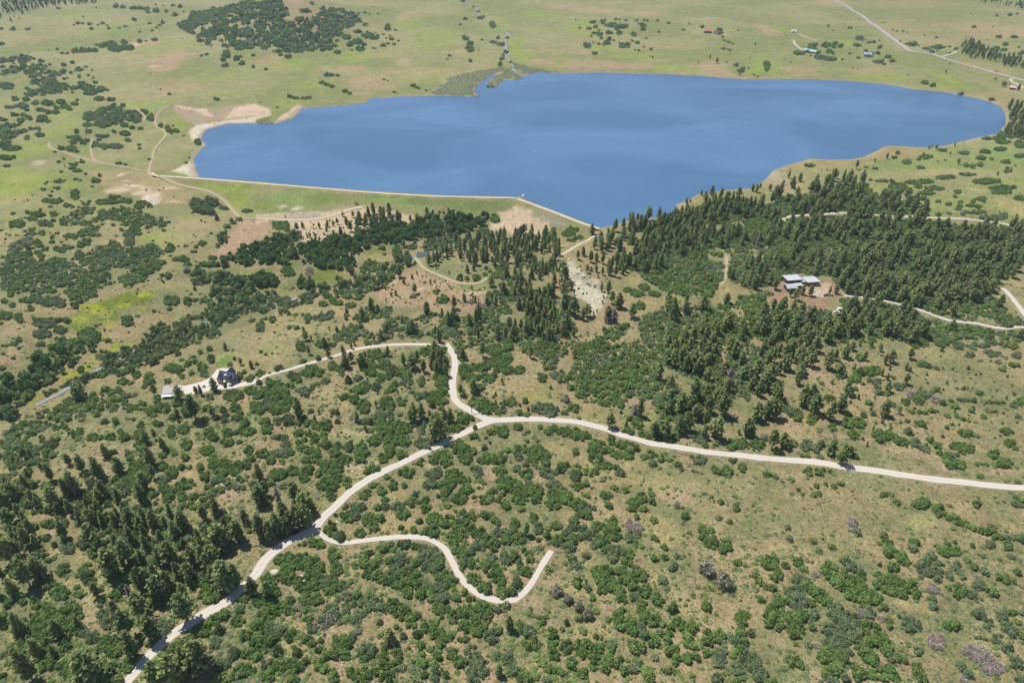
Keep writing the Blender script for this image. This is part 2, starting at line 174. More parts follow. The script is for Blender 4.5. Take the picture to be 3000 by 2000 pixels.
VEG[(0, 2)] = dict(
t='', c='90 670 110 70,180 570 45 35,1720 640 60 50',
o='''30 35 20 15,60 35 20 15,130 25 30 16,175 55 16 20,30 110 20,125 155 22 12,20 240 30 25,820 230 18,1150 560 50 32,1220 620 100 42,1420 675 30,1310 570 60 28,1440 545 50 32,1540 365 50 30,1370 310 35 40,1265 310 45 38,1210 380 30,1130 370 50 32,1380 370 80 38,1330 410 40 28,1625 260 60 48,1555 240 40 38,1675 320 38 30,1765 285 28 28,1720 210 35 30,1670 170 25,1865 250 45 45,1885 300 40 32,1840 205 30 22,1925 65 30 35,1845 95 28 30,1780 140 25,1770 195 35 18,1700 30 40 20,1820 15 30 15,2205 320 32 36,2300 345 40 38,2245 280 28 26,2140 500 100 52,2190 500 55 46,1900 610 40 32,1640 560 60 42,2160 610 50 42,2190 690 60 48,2240 740 50 48,2260 820 100 46,2080 830 60 55,2100 920 60 48,2200 920 30,2290 1000 40 48,2300 450 50 46,2320 590 40 40,1575 830 48 60,1680 805 60 48,1760 780 20,1715 940 50 58,1700 1055 38 46,1550 985 38 34,1500 1040 35 38,1605 1035 28,1455 750 60 34,1290 770 40 28,1110 810 30 42,1145 880 60 48,1030 880 55 38,850 880 75 34,920 880 40 26,695 860 60 28,740 820 40 42,640 830 50 32,720 895 30 20,390 900 40 34,510 900 50 24,600 790 45 28,520 800 50 28,160 850 40 28,220 760 50 28,150 780 50 28,280 950 40 30,960 730 40 32,1060 730 40 32,1030 600 55 38,750 720 30,890 670 40 32,555 600 35 26,420 640 35 26,430 1340 60 46,1100 1270 75 60,1150 1330 50 38,1190 1060 40 46,1290 860 60 52,1290 960 60 46,1040 1010 60 28,1500 1140 45 46,1575 1190 60 62,1670 1140 35 46,1740 1155 30 22,1850 1150 40 38,1900 1000 75 48,1950 1080 50 40,2010 1130 90 74,2050 1190 60 55,2020 1270 65 38,1880 1230 60 38,2180 1130 60 46,2260 1130 60 46,2140 1180 50 55,2310 1060 40 38,1920 830 45 38,1960 880 50 42,1810 845 20,1870 890 20,1650 1350 55 68,1720 1310 80 48,1520 1350 70 55,1540 1430 60 55,1680 1440 60 34,970 1290 28,1350 1250 60 50,1330 1080 60 55''',
g='370 20 70 26,375 680 50 32,1040 630 35 28,1240 490 30 25,1550 50 90 46,1930 510 60 34,370 780 45 22,320 760 60 36,120 850 50 30,100 910 60 32,200 920 50 28,2110 205 30 28,1500 1270 60 46,860 1290 60 42,1160 500 45 35',
b='1390 630 70 48,1500 610 80 54,1890 720 60 34,780 1220 45 28,550 1285 45 25,1280 1180 95 85,1240 1260 80 60',
j='1435 180 28 36,1645 110 35 32,1940 165 36 38,740 260 34 32,2055 625 28 34,2075 700 45 42,1990 700 28 28,1645 730 16 22,470 950 70 50,1900 1275 22 24,2155 155 14 20,2140 80 12,1490 1360 25 24,2200 310 30,1590 700 35 28,1230 715 20,560 600 30,130 1050 25',
p='''715 540 170,760 480 120,740 540 180,2075 80 80,2215 215 75,2312 245 80,1975 455 140,2080 445 80,2185 435 90,1850 490 90,1805 470 70,1430 500 120,1655 540 150,1800 720 270,1640 690 90,1960 690 110,240 1080 130,290 1070 90,130 1105 60,480 1270 170,760 1190 170,640 1130 110,920 1250 210,1110 1210 170,700 1400 230,630 1420 180,520 1530 220,610 1530 90,390 1180 80,260 1240 80,1510 1000 130,1400 1140 190,980 1060 140,1350 930 120,1430 900 110,1310 1480 200,1420 1260 150,1340 1360 180,140 1440 170,60 1520 160,300 1460 110''')
VEG[(1, 2)] = dict(
o='''45 300 38 38,70 275 20,125 290 18,300 250 28 30,435 180 32 30,410 50 60 46,600 30 60 36,700 30 40 28,1050 80 45 34,1110 120 90 48,780 260 50 38,790 305 28,510 240 50 38,570 290 50 46,480 290 60 46,370 350 50 46,190 385 45 58,120 365 40 30,510 430 40 24,560 390 30,1040 230 70 64,1060 290 60 38,1180 210 60 55,1215 310 40 46,1140 340 38 46,1350 290 60 46,1380 310 60 42,1000 400 60 46,960 450 80 36,870 440 20 32,920 420 30,1250 435 35 32,1280 395 35 28,1200 460 25,1430 460 30,1395 420 18,1700 330 70 55,1670 380 40 30,1720 420 60 46,1700 480 75 46,1690 540 55 46,1600 500 60 56,1745 550 30,1700 600 25 34,1560 90 60 52,1640 130 50 38,810 505 55 38,900 525 45 52,990 600 60 65,1200 570 70 62,1235 610 40 30,1340 550 50 46,1150 760 70 55,1320 670 30 24,1280 770 80 55,1370 800 70 55,1180 810 80 62,1250 860 80 55,1110 900 75 55,1220 940 60 62,1220 1020 50 52,1350 910 95 56,1340 1035 50 42,1170 1080 45 46,970 1040 70 78,980 960 55 40,1820 800 100 46,1900 740 60 46,1900 680 60 52,1960 690 60 38,2040 690 30,75 730 70 36,100 800 65 46,200 730 38 42,440 700 40 26,550 780 60 28,645 770 60 50,620 850 40 32,630 890 28,60 600 50 38,230 470 70 62,200 620 70 54,260 600 60 46,310 540 50 50,50 420 20,370 450 18,100 450 40 32,20 500 50 34,40 640 40 30,510 840 40 24,160 880 25,450 930 80 46,540 890 40 38,500 1000 80 38,420 990 40 30,570 1040 40 34,640 950 75 42,740 960 55 38,720 1030 70 42,460 1080 90 38,550 1080 50 36,130 1090 60 34,240 1100 35 28,60 1040 60 52,300 1010 60 38,620 1120 60 46,720 1130 75 55,620 1210 60 55,740 1200 70 60,700 1270 80 46,610 1320 50 52,740 1320 30 36,845 1300 45 46,690 1400 60 66,470 1180 90 38,440 1260 45 42,350 1190 60 46,200 1230 80 56,140 1290 50 46,230 1200 60 38,1080 1180 80 55,1205 1240 35 32,1490 1090 50 46,1380 1200 75 56,1620 1090 60 55,1710 1040 90 52,1860 950 75 55,1910 1010 100 62,1750 1110 60 46,1930 1080 60 54,2000 860 65 40,2060 790 60 36,2170 810 60 54,2260 820 55 66,2105 730 30,2105 960 20 34,2000 1150 35 54,2110 1080 75 55,2220 1070 70 54,2230 1180 70 54,2310 1000 35 30,1820 1230 85 70,1930 1280 70 50,1930 1360 60 46,1740 1320 90 62,1740 1420 80 54,1880 1440 80 62,1760 1500 40 30,1450 1480 80 48,1540 1470 50 46,1560 1540 60 40,1265 1320 55 50,1360 1310 30 42,1150 1370 50 46,1070 1325 38 28,985 1390 72 62,1180 1450 40 34,1120 1520 40 40,790 1510 60 46,2060 1270 30 28,2090 1300 30,2200 1400 90 72,2280 1300 80 80,1895 270 38 55,1990 230 80 46,2080 230 80 46,1960 330 70 55,2110 330 85 54,2060 570 100 54,2010 560 60 44,2110 620 90 46,2250 640 50 50,2180 600 50 38,2300 260 60 46,2300 160 60 54,2320 40 50 46,2330 560 60 48,1810 50 30,2200 100 60 50,2240 240 60 50,2050 420 50 40,1520 370 38 46''',
g='400 290 30,640 365 48 32,1390 370 60 46,440 460 55 50,1620 200 30 40,1500 500 60 46,1145 690 70 54,1240 680 50 32,1500 760 60 54,1065 815 28,1540 930 90 55,1520 830 50 28,710 640 32 38,130 560 60 52,270 950 55 38,240 1020 110 52,1640 1210 85 60,1600 1310 65 64,2095 960 35 44,2110 860 18 40,1330 1520 70 46,1185 1510 45 44,930 1520 75 46,2140 1460 40 30,940 330 35 36,1470 1390 45 36,250 1330 40 30,2045 1200 40 60',
b='1030 10 60 24,700 230 45 46,430 740 100 46,390 840 50 38,260 880 70 38,820 1080 55 42,120 1470 35 30,2200 190 80 46,2150 70 100 38,2300 1500 60 42,2090 1450 60 46,1000 740 40 30',
d='945 330 25 30,1460 1385 40 34,560 1440 30 16,860 1490 30 18', 
j='215 255 40 38,575 155 28 28,45 95 18,90 120 16,150 110 12,10 210 20,40 390 32 32,340 320 45 40,850 345 28 46,1260 270 45 48,1110 420 40 42,300 715 62 54,505 640 25,750 650 22 28,750 735 25 24,695 690 14,1050 740 35 32,980 740 30 25,850 960 45 50,2150 930 16 18,2000 1430 20,2045 1345 16,1300 465 14,1340 435 12,1410 425 16,1120 480 12,525 525 8,612 535 8,810 440 8,860 875 12,975 910 12,785 835 12,820 880 10,1620 580 28 36,2200 480 12 22,2200 545 12,2185 310 30 26,30 380 30,2260 350 14 28,670 830 12',
p='''355 290 60,305 290 130,490 120 100,670 145 90,640 60 110,765 190 180,830 240 150,880 190 110,800 100 80,880 70 70,950 95 70,905 35 60,1215 130 100,1295 130 150,975 240 150,1000 160 80,1360 220 130,1440 250 150,1540 280 130,1480 170 100,1530 60 150,1610 210 80,400 700 210,1105 605 70,930 740 110,1450 730 190,1525 710 170,1420 740 120,1600 700 80,1660 890 270,1730 750 150,1790 750 150,1010 825 70,545 735 70,580 660 50,40 1270 170,50 1500 200,360 1470 200,450 1568 200,520 1568 150,370 1568 120,240 1568 110,1900 160 120,1880 490 110,1910 510 70,2000 470 150,2080 140 150,2260 390 60,430 1500 160,90 1420 150''')
VEG[(2, 2)] = dict(
o='''270 330 50 46,60 260 55 42,25 560 25 26,70 650 35 36,130 670 30 26,480 650 35 32,560 610 48 44,620 490 38 36,1140 740 50 46,1080 690 30 46,1060 820 60 36,1190 850 40 34,1250 870 40 28,960 810 28 24,1300 890 35 26,1430 900 50 28,1500 880 50 28,1770 950 40 28,1870 930 30 30,2020 970 50 38,2010 910 35 28,1880 170 50 34,50 780 42 42,258 780 28 28,365 790 55 28,340 830 40 38,400 800 25 34,480 835 70 46,580 850 70 58,670 870 60 55,145 830 25 18,110 850 22,135 900 22 34,230 905 26 22,120 960 25 26,45 1000 50 54,170 1000 70 54,250 980 50 38,290 1050 55 62,190 1060 60 55,210 1120 40 38,130 1220 60 54,270 1160 30 26,450 1160 50 54,575 1210 55 52,580 1000 35 40,600 1035 20,740 1010 60 42,860 1000 70 38,720 1070 45 38,800 1080 60 38,980 1040 70 42,1080 1040 50 48,780 940 80 40,930 910 80 46,1000 950 50 42,1090 920 50 38,1140 970 35 44,880 1140 50 32,950 1150 30 34,680 1290 35 46,595 1330 45 46,930 1340 40 30,1040 1360 35 32,860 1410 70 50,890 1500 35 42,1275 1400 35 28,1280 1460 35 44,1190 1430 50 46,1130 1470 60 46,1110 1530 60 42,1220 1530 30 38,1065 1480 25,1310 975 55 28,1390 990 30 24,1410 1025 20,1275 1040 50 36,1205 1055 35 28,1370 1090 35 28,1350 1040 40 18,1440 1085 30 26,1490 1055 18,1355 1160 20,1520 1120 38 44,1550 1170 22 26,1885 1065 28 22,1935 1075 25 18,1980 1075 20,2035 1085 45 42,2120 1085 28 26,1860 1180 45 34,1960 1195 70 46,2105 1160 45 42,1915 1470 30 34,40 1310 50 46,80 1380 110 62,210 1370 90 62,70 1450 80 54,230 1440 70 46,440 1420 120 80,380 1480 90 72,600 1500 100 55,2060 1530 50 36,1330 870 60 32,1180 780 45 35''',
g='410 310 60 42,300 620 130 55,340 660 70 42,1340 560 70 54,1730 880 75 62,2320 880 50 36,60 1060 40 46,130 1110 40 36,310 1110 40 46,40 1160 45 36,330 1220 80 54,1000 1210 45 40,830 1270 30,1290 1110 40 36,1720 1085 75 44,2330 1200 30 44,380 1310 80 44,680 1530 80 46,1510 1510 35 30,150 1290 60 40',
b='120 535 34 40,500 1120 30 36,600 1140 40 22,700 1220 40 26,760 1190 60 36,800 1140 90 36,880 1250 40 20,690 1420 40 24,1265 1355 20,80 1540 40 32,2100 930 60 58,2240 960 90 56,1180 1540 30,1000 540 60 20,680 1180 30 25', d='1130 640 42 54,1520 1480 28 20', 
k='495 525 38 42', j='580 1240 50 48,440 1160 40 50,1185 1320 12,1650 1060 20,1660 1190 16,730 1350 15,1565 1530 16,355 420 12 20,1000 645 16 20,70 580 12 20,150 620 12 22,770 1440 14,1540 1210 8',
p='''170 150 140,570 150 100,1340 350 190,1480 230 180,1560 200 160,1440 480 200,1670 530 220,1600 270 160,1175 690 190,1560 620 140,1440 670 150,1600 820 200,1680 720 150,1930 680 230,1880 890 220,1780 780 160,2240 720 190,2330 700 180,2180 870 170,2140 860 180,2080 850 60,1300 880 160,1400 880 180,900 790 150,2260 500 150,1790 480 90,1790 350 130,1050 780 60,1530 840 190,1760 890 130,1850 870 180,1350 860 150''')
VEG[(3, 2)] = dict(
o='''842 150 42 36,1405 205 38 38,1460 225 40 24,1540 240 30 26,2145 255 32 30,2230 210 32 34,2290 220 30 24,1590 20 60 35,950 270 75 54,790 350 60 42,830 290 50 46,930 350 40 24,860 380 20 24,660 320 50 34,490 380 30 24,1095 475 35 26,800 430 22 24,920 555 32 34,1135 580 35 28,1270 555 42 38,1385 540 60 44,1520 450 35 26,1600 555 32 38,1675 535 22 26,1945 475 42 28,2310 555 50 34,1865 625 40 32,1715 600 35 26,1730 680 28 28,1640 680 32 26,1520 640 50 22,1400 755 50 36,1275 725 25 26,590 780 50 42,730 750 75 50,840 750 60 54,720 660 35 28,400 720 50 54,800 1050 38 38,1010 850 55 46,1040 900 50 38,1100 860 50 50,1180 900 55 46,1240 920 45 46,1480 890 35 42,1550 940 35 54,1570 1020 30 32,1720 960 60 42,1640 1050 45 54,1690 1120 70 50,1780 1140 45 46,1805 840 65 46,2190 830 60 42,2210 935 50 38,2260 975 45 30,2065 1040 60 44,2165 1115 75 48,2080 1140 30 18,2005 1130 24 18,1930 1120 40 18,1940 1230 34 30,2345 1220 10 36,2300 1430 60 46,150 590 50 38,220 930 50 42,370 1195 50 46,470 1180 55 50,565 1185 22 26,600 1220 18,15 1215 25 32,275 1360 22 24,310 1395 25 26,440 1320 30 32,415 1405 35 32,465 1390 28 32,532 1305 20 26,600 1325 30 32,665 1300 28 32,1060 1400 55 32,1130 1400 30 24,1180 1470 38 38,1410 1490 90 58,1550 1540 60 36,1915 1500 42 38,135 1125 22 20''',
g='1850 125 52 34,2070 110 80 38,2110 190 30 24,2170 145 28 20,2280 130 42 30,1750 40 80 34,1890 45 60 34,1980 40 50 32,1000 385 45 46,1200 415 55 42,1420 490 80 44,2100 20 60 20,1790 535 55 18,1985 560 30 14,2250 590 35 26,2285 680 35 30,2050 640 60 22,870 650 35 54,960 640 30 46,200 640 80 46,465 810 30 28,1340 930 60 46,1440 980 50 42,1700 1040 40 18,1905 860 30 28,350 950 50 62,430 980 50 40,480 1060 35 28,70 1235 25 36,2280 1500 50 26,1150 320 20 30',
b='1380 20 100 44,2180 30 60 32,2250 40 50 36,555 520 55 38,2100 560 80 12,1975 690 32 24,1790 715 30 12,1410 650 50 18,1310 655 30 16,270 690 42 46,785 855 55 46,1815 990 70 52,90 1010 50 34,335 1055 40 26,215 1280 30 10,2290 1295 30 16,1840 730 20',
d='1300 490 35 32,1520 535 40 34,280 1020 38 28,125 1270 25 32,1300 720 18', 
j='790 245 18 18,1010 470 30 25,1790 430 16 20,1885 540 24 26,1280 825 34 36,1640 790 18 20,1680 765 14,485 940 28 34,365 1260 12,1835 240 14 20,1605 245 12,2060 510 10,2160 660 14,1465 380 12,1215 745 16',
p='''540 250 200,610 170 110,700 150 150,650 300 120,770 80 90,840 40 50,945 50 70,1028 90 80,1120 190 130,1070 210 110,1300 160 110,1175 160 40,880 170 90,1265 260 80,1300 270 50,1640 390 40,1590 85 60,1090 350 70,1040 310 70,840 300 80,700 270 50,585 390 50,1260 390 110,1090 460 100,1045 490 50,770 480 70,825 530 50,720 490 140,660 640 190,560 720 200,310 590 230,420 660 200,70 520 180,90 560 150,30 710 200,80 700 170,975 530 40,1060 680 160,1045 750 60,1195 660 80,1560 460 50,1395 440 40,2185 530 40,960 820 60,905 960 50,30 990 200,130 970 150,570 1040 150,670 1120 200,740 1050 100,380 560 190,1115 790 50''')
VEG[(0, 3)] = dict(
o='''590 100 50 50,460 110 60 46,320 130 38 42,180 110 55 42,550 40 60 38,240 200 70 54,370 380 80 54,580 540 62 60,430 660 110 54,330 830 50 58,420 850 42 38,560 740 85 62,130 700 35 32,190 800 60 50,80 850 50 46,20 760 35 54,70 970 90 60,30 1040 50 46,140 560 42 46,450 930 120 80,380 1040 130 90,640 880 90 72,720 920 80 62,600 1030 110 80,680 1070 80 72,250 1140 100 72,430 1150 110 80,590 1230 70 68,230 1230 80 55,450 1300 90 72,430 1400 90 62,540 960 45 38,850 640 80 46,920 700 40 36,710 680 28 30,745 760 32 34,690 775 14,800 530 75 72,710 580 30 28,1010 560 75 55,1110 620 110 54,1070 770 50 55,1440 840 80 62,1340 980 40 42,1000 1200 130 72,1100 1220 120 72,1400 1230 90 54,1050 1290 90 46,1190 1360 60 46,940 1250 70 54,1030 1420 60 46,1120 1430 70 46,1200 1430 60 46,620 1420 90 72,640 1500 90 54,180 1440 40 36,1000 1520 90 46,1120 1530 90 46,1930 760 110 80,1880 660 50 42,2040 930 70 62,1960 980 90 62,1860 1090 110 55,1760 1100 70 62,1400 1430 70 54,1580 1400 90 72,2230 780 70 54,2300 720 60 62,2190 1000 70 62,2330 1040 50 46,2270 1300 80 54,2330 1180 40 54,2150 1480 110 72,2260 1450 90 62,2050 1530 80 38,1330 1480 70 40,2220 890 60 50,760 1480 60 50,720 1380 60 50''',
g='200 1030 80 62,770 1110 50 46,860 1150 60 62,960 950 80 72,920 830 50 46,980 1030 60 44,1510 1050 80 72,30 1300 45 36,2120 320 80 62,2050 1400 80 62,1980 1200 60 54,1840 1230 55 46,1170 260 60 40,760 290 60 50,640 330 70 50,760 250 60 40',
b='500 420 30 26,440 450 40 30,60 540 30 28,795 745 16,1140 180 110 46,110 1215 20,30 1500 35 38,1700 1200 90 50,1640 1240 110 54,1560 1290 80 46,1500 1330 50 36,2260 1130 80 54,160 1090 60 50,850 380 50 45', 
j='430 230 45 40,505 300 28 28,295 948 18 22,790 230 50 40,1140 700 40 46,795 600 50 55,2020 1080 45 50,2150 1290 55 60,1930 560 50 60',
p='''110 460 240,170 400 170,340 310 120,280 680 310,380 600 200,930 350 130,860 290 200,750 100 130,260 300 170,100 110 160,600 290 90,1060 580 300,1180 470 230,1330 710 220,1390 700 180,1470 790 220,1720 1000 280,1700 800 150,1310 950 220,1100 1000 190,1190 1140 240,1420 1160 220,1240 1330 240,850 1540 330,300 1540 300,560 1150 170,2100 700 300,2180 690 230,1960 620 140,1750 620 170,1640 600 150,2290 900 200,1850 1440 260,1450 1568 200,1620 1568 260,1720 1430 190,2330 760 170,1560 720 180,240 540 170,920 330 160,1480 470 150,1580 470 220,1960 480 190,1780 480 180,1880 500 200,2040 330 240,2200 270 210''')
VEG[(1, 3)] = dict(
o='''860 50 60 55,760 20 45 28,1030 60 60 72,1080 130 50 46,960 190 50 46,1140 45 42 50,1350 20 70 46,1500 80 35 36,1365 180 28 26,1450 160 60 36,1520 190 30 26,1640 60 80 62,1720 90 50 55,1620 170 70 62,1850 120 90 46,1840 220 100 55,2060 200 90 62,2100 250 60 46,2180 290 55 72,2300 250 60 46,1800 310 70 54,1880 370 80 54,1880 510 60 46,2000 470 90 62,2110 520 50 46,2200 500 60 46,1990 610 90 68,2200 580 90 62,2250 650 60 44,2110 700 70 54,2250 740 70 54,2330 720 40 46,1270 345 30 26,1180 340 50 36,1125 325 25 22,1230 295 40 36,825 320 25 20,905 480 32 26,1130 440 38 28,1210 440 35 38,1480 300 70 44,1690 470 60 40,1470 460 50 54,1050 490 90 54,1000 440 50 38,1020 570 70 46,1150 600 100 62,1420 560 90 62,1290 640 120 62,1430 650 90 54,1390 740 50 54,1500 760 60 46,1560 720 80 54,1610 790 38 36,1750 600 110 66,1800 640 60 46,1840 780 45 46,1820 710 30 28,1670 890 60 54,1740 920 90 62,1930 720 50 38,160 420 70 58,280 410 80 54,320 490 100 72,430 450 100 72,530 500 110 80,280 570 80 62,330 620 110 54,510 590 70 54,510 270 60 54,600 270 65 62,420 290 70 38,700 330 60 46,710 400 60 54,720 470 60 46,740 530 50 54,690 690 90 62,790 640 40 60,770 700 40 32,860 640 40 34,450 690 110 54,540 690 60 40,150 620 80 54,180 720 70 46,80 590 70 46,120 930 110 62,310 820 70 46,290 900 70 54,560 800 60 54,1250 860 90 66,1420 1010 90 54,1300 930 50 36,1580 1040 80 70,1480 1110 50 54,1510 1220 45 46,1530 1300 28 32,1640 1110 60 54,1700 1130 100 72,1690 1200 60 46,1605 1250 36 34,1670 1320 42 46,1445 1360 28 38,1810 980 80 46,1900 920 90 62,2000 920 100 62,2100 880 100 54,1960 1040 90 72,2080 990 80 72,2040 1100 60 44,2230 1070 36 46,1980 780 80 46,2070 840 90 46,60 1040 110 62,100 1160 130 72,60 1240 90 62,10 1330 50 44,320 1120 60 46,300 1170 30 36,350 1230 25 36,385 1290 38 38,490 1180 60 46,460 1360 40 46,590 1260 60 36,640 1310 45 46,760 1200 90 80,840 1190 70 60,760 1290 90 66,830 1320 40 36,980 1310 60 62,590 1400 75 54,640 1430 50 46,220 1410 90 54,330 1390 60 46,390 1420 50 54,320 1475 35 34,110 1500 100 54,360 1540 60 36,720 1530 70 54,490 1490 18,1300 1330 60 68,1550 1400 50 42,1550 1480 35 46,1630 1390 50 46,1860 1370 60 62,1745 1480 38 54,2330 1490 30 26,1510 1380 40 35''',
g='900 30 50 50,1580 330 95 62,1680 400 80 62,1580 420 90 72,1600 510 110 54,1320 440 90 62,1300 540 110 72,1690 680 80 54,1720 770 90 62,650 620 100 72,2250 180 90 54,1980 350 50 46,2060 300 70 54,2150 420 60 54,2290 410 55 72,1900 430 60 46,1290 1040 30 44,1350 1130 40 46,1190 1090 30 46,2160 1120 75 80,2250 880 120 52,180 1100 90 80,1020 1270 90 72,100 1400 90 54,1340 1430 45 38,1450 1460 50 46,1480 1520 50 38,1650 1450 50 54,1640 1520 70 46,1990 1270 75 64,2010 1370 110 72,2030 1470 100 62,2000 1540 90 46,2210 1310 42 42,2300 1360 60 54,520 1080 60 40,820 680 40 30',
b='660 160 50 36,690 210 60 32,1330 130 30 36,1210 188 22,1035 370 40 42,60 820 90 54,170 850 100 62,470 790 90 54,1380 940 120 70,1650 1010 40 28,1180 1235 32 46,2130 940 40 54,1890 1160 60 26,200 1280 50 56,600 1170 30 34,710 1450 30 24,900 1470 90 54,1040 1470 130 72,960 1540 130 46,1170 1360 65 54,1220 1440 90 72,1190 1520 90 54,1790 1300 80 54',
d='2340 1240 20 46,640 600 30 25', j='770 225 48 46,1360 285 70 62,1135 1010 28 26,200 1270 46 52,1070 288 22,1130 160 14,120 760 60 60,60 760 50 50,700 130 45 45,380 1290 40 40,1050 190 14',
p='920 265 170,685 130 70,60 230 230,140 260 200,260 340 190,430 250 150,400 140 220,480 130 220,1240 1190 130,2230 1500 110,2330 1080 140,120 790 160,200 200 200,330 170 200')
VEG[(2, 3)] = dict(
o='''60 230 80 70,20 110 50 54,190 60 50 44,320 210 40 46,410 120 55 54,430 260 70 62,330 150 30 24,110 330 30 44,160 410 50 54,130 540 60 50,80 490 50 48,10 720 40 52,10 400 50 50,560 250 50 44,570 60 70 42,640 20 60 46,700 30 50 40,600 645 50 48,780 140 50 50,830 120 35 36,925 95 45 52,910 170 80 62,950 210 60 54,820 260 65 62,850 320 60 54,1195 320 26,1140 310 20,1080 380 60 50,1060 460 60 54,1000 540 60 46,1190 580 60 54,1060 610 90 72,1100 680 60 36,790 560 60 80,840 620 100 72,820 700 60 54,860 540 70 62,930 680 60 54,980 720 60 54,1010 780 60 46,1220 725 60 62,1335 800 60 64,1190 850 50 50,1470 880 48 55,1145 30 30 42,1590 30 38 42,1620 178 26 22,1770 220 70 44,1825 285 72 66,1955 315 60 66,1290 215 28 36,1400 315 38 38,1305 415 38 44,1400 410 36 38,2325 460 50 60,2280 780 35 50,990 910 60 50,970 970 60 54,1010 1030 70 62,1090 1000 60 46,1110 1080 60 62,1210 840 50 34,1200 900 60 54,1230 960 70 54,1290 1000 70 54,1340 970 35 36,1300 1180 60 54,1390 1030 40 30,1450 1090 60 54,1430 1180 50 46,1440 1270 50 54,1520 990 45 54,1560 1050 60 46,1610 1140 50 46,1600 1210 30 36,1670 1230 45 42,1500 1270 70 54,1500 1360 60 54,1605 1340 60 54,1110 1230 65 62,1185 1230 50 54,1780 1290 50 42,370 1110 60 54,390 1310 75 54,380 1230 70 54,540 1390 60 54,620 1240 65 72,700 1220 60 46,680 1300 90 54,780 1260 70 54,760 1360 70 54,870 1350 60 54,900 1260 60 54,850 1430 50 54,740 1430 40 30,980 1370 60 54,1020 1440 50 62,660 1480 60 62,270 1385 50 36,370 1440 70 40,450 1480 45 36,120 1530 110 54,1260 1520 60 54,1210 1460 50 36,2080 1170 80 44,1740 760 16''',
g='240 145 50 56,520 190 50 46,640 190 55 72,700 210 60 54,560 130 50 46,680 380 35 54,690 690 40 42,960 360 90 72,930 420 60 46,1120 780 50 42,1130 520 70 46,1370 620 50 46,1420 700 30 26,1490 490 50 46,1510 385 30 46,1898 50 30 32,1998 80 28 34,1110 220 80 62,720 850 25 24,1190 1070 60 46,1220 1120 60 44,1360 1100 40 46,150 1090 80 62,20 1420 50 80,320 1545 40 26,1150 1410 50 36,1110 1450 60 40,910 1200 50 46,1890 1290 80 62,1910 1370 70 62,2130 1300 70 72,2070 1440 60 54,2200 1380 80 80,2280 1480 80 72,1310 1340 40 18,1870 1530 70 46,770 290 50 50,2140 1200 60 40,1660 760 30 20',
b='258 322 34 30,335 535 42 28,610 970 35 44,740 780 40 38,770 910 38 28,880 990 35 18,1325 250 30 32,1300 70 42 38,1745 150 60 42,1830 165 35 28,2070 460 60 36,2140 490 28,2230 570 40 44,2270 630 45 44,2320 670 40 40,1775 870 50 40,1640 1060 65 60,1690 1320 45 54,1790 1150 52 80,1890 1140 55 72,2100 950 100 46,2110 1040 55 50,2030 1310 40 36,1910 750 18,180 1200 90 72,80 1030 50 42,270 990 50 50,460 1070 28 30,660 1095 36 34,770 1135 30 34,815 1150 30 28,840 1050 24 18,170 885 26 18,160 935 30 26,220 1510 38 32,1430 1450 60 36,1650 1500 30 22,2320 900 30 74,260 710 20,1540 800 20',
d='1060 110 60 62,1140 150 70 62', k='1790 530 82 82,1940 640 82 84,410 730 58 56,512 800 48 56,610 870 58 60,690 940 58 64', 
j='200 235 20,240 258 24,50 650 54 62,500 1010 26 36,490 1240 65 62,590 650 30,680 640 16 36,320 950 12,860 1190 14',
p='130 210 130')
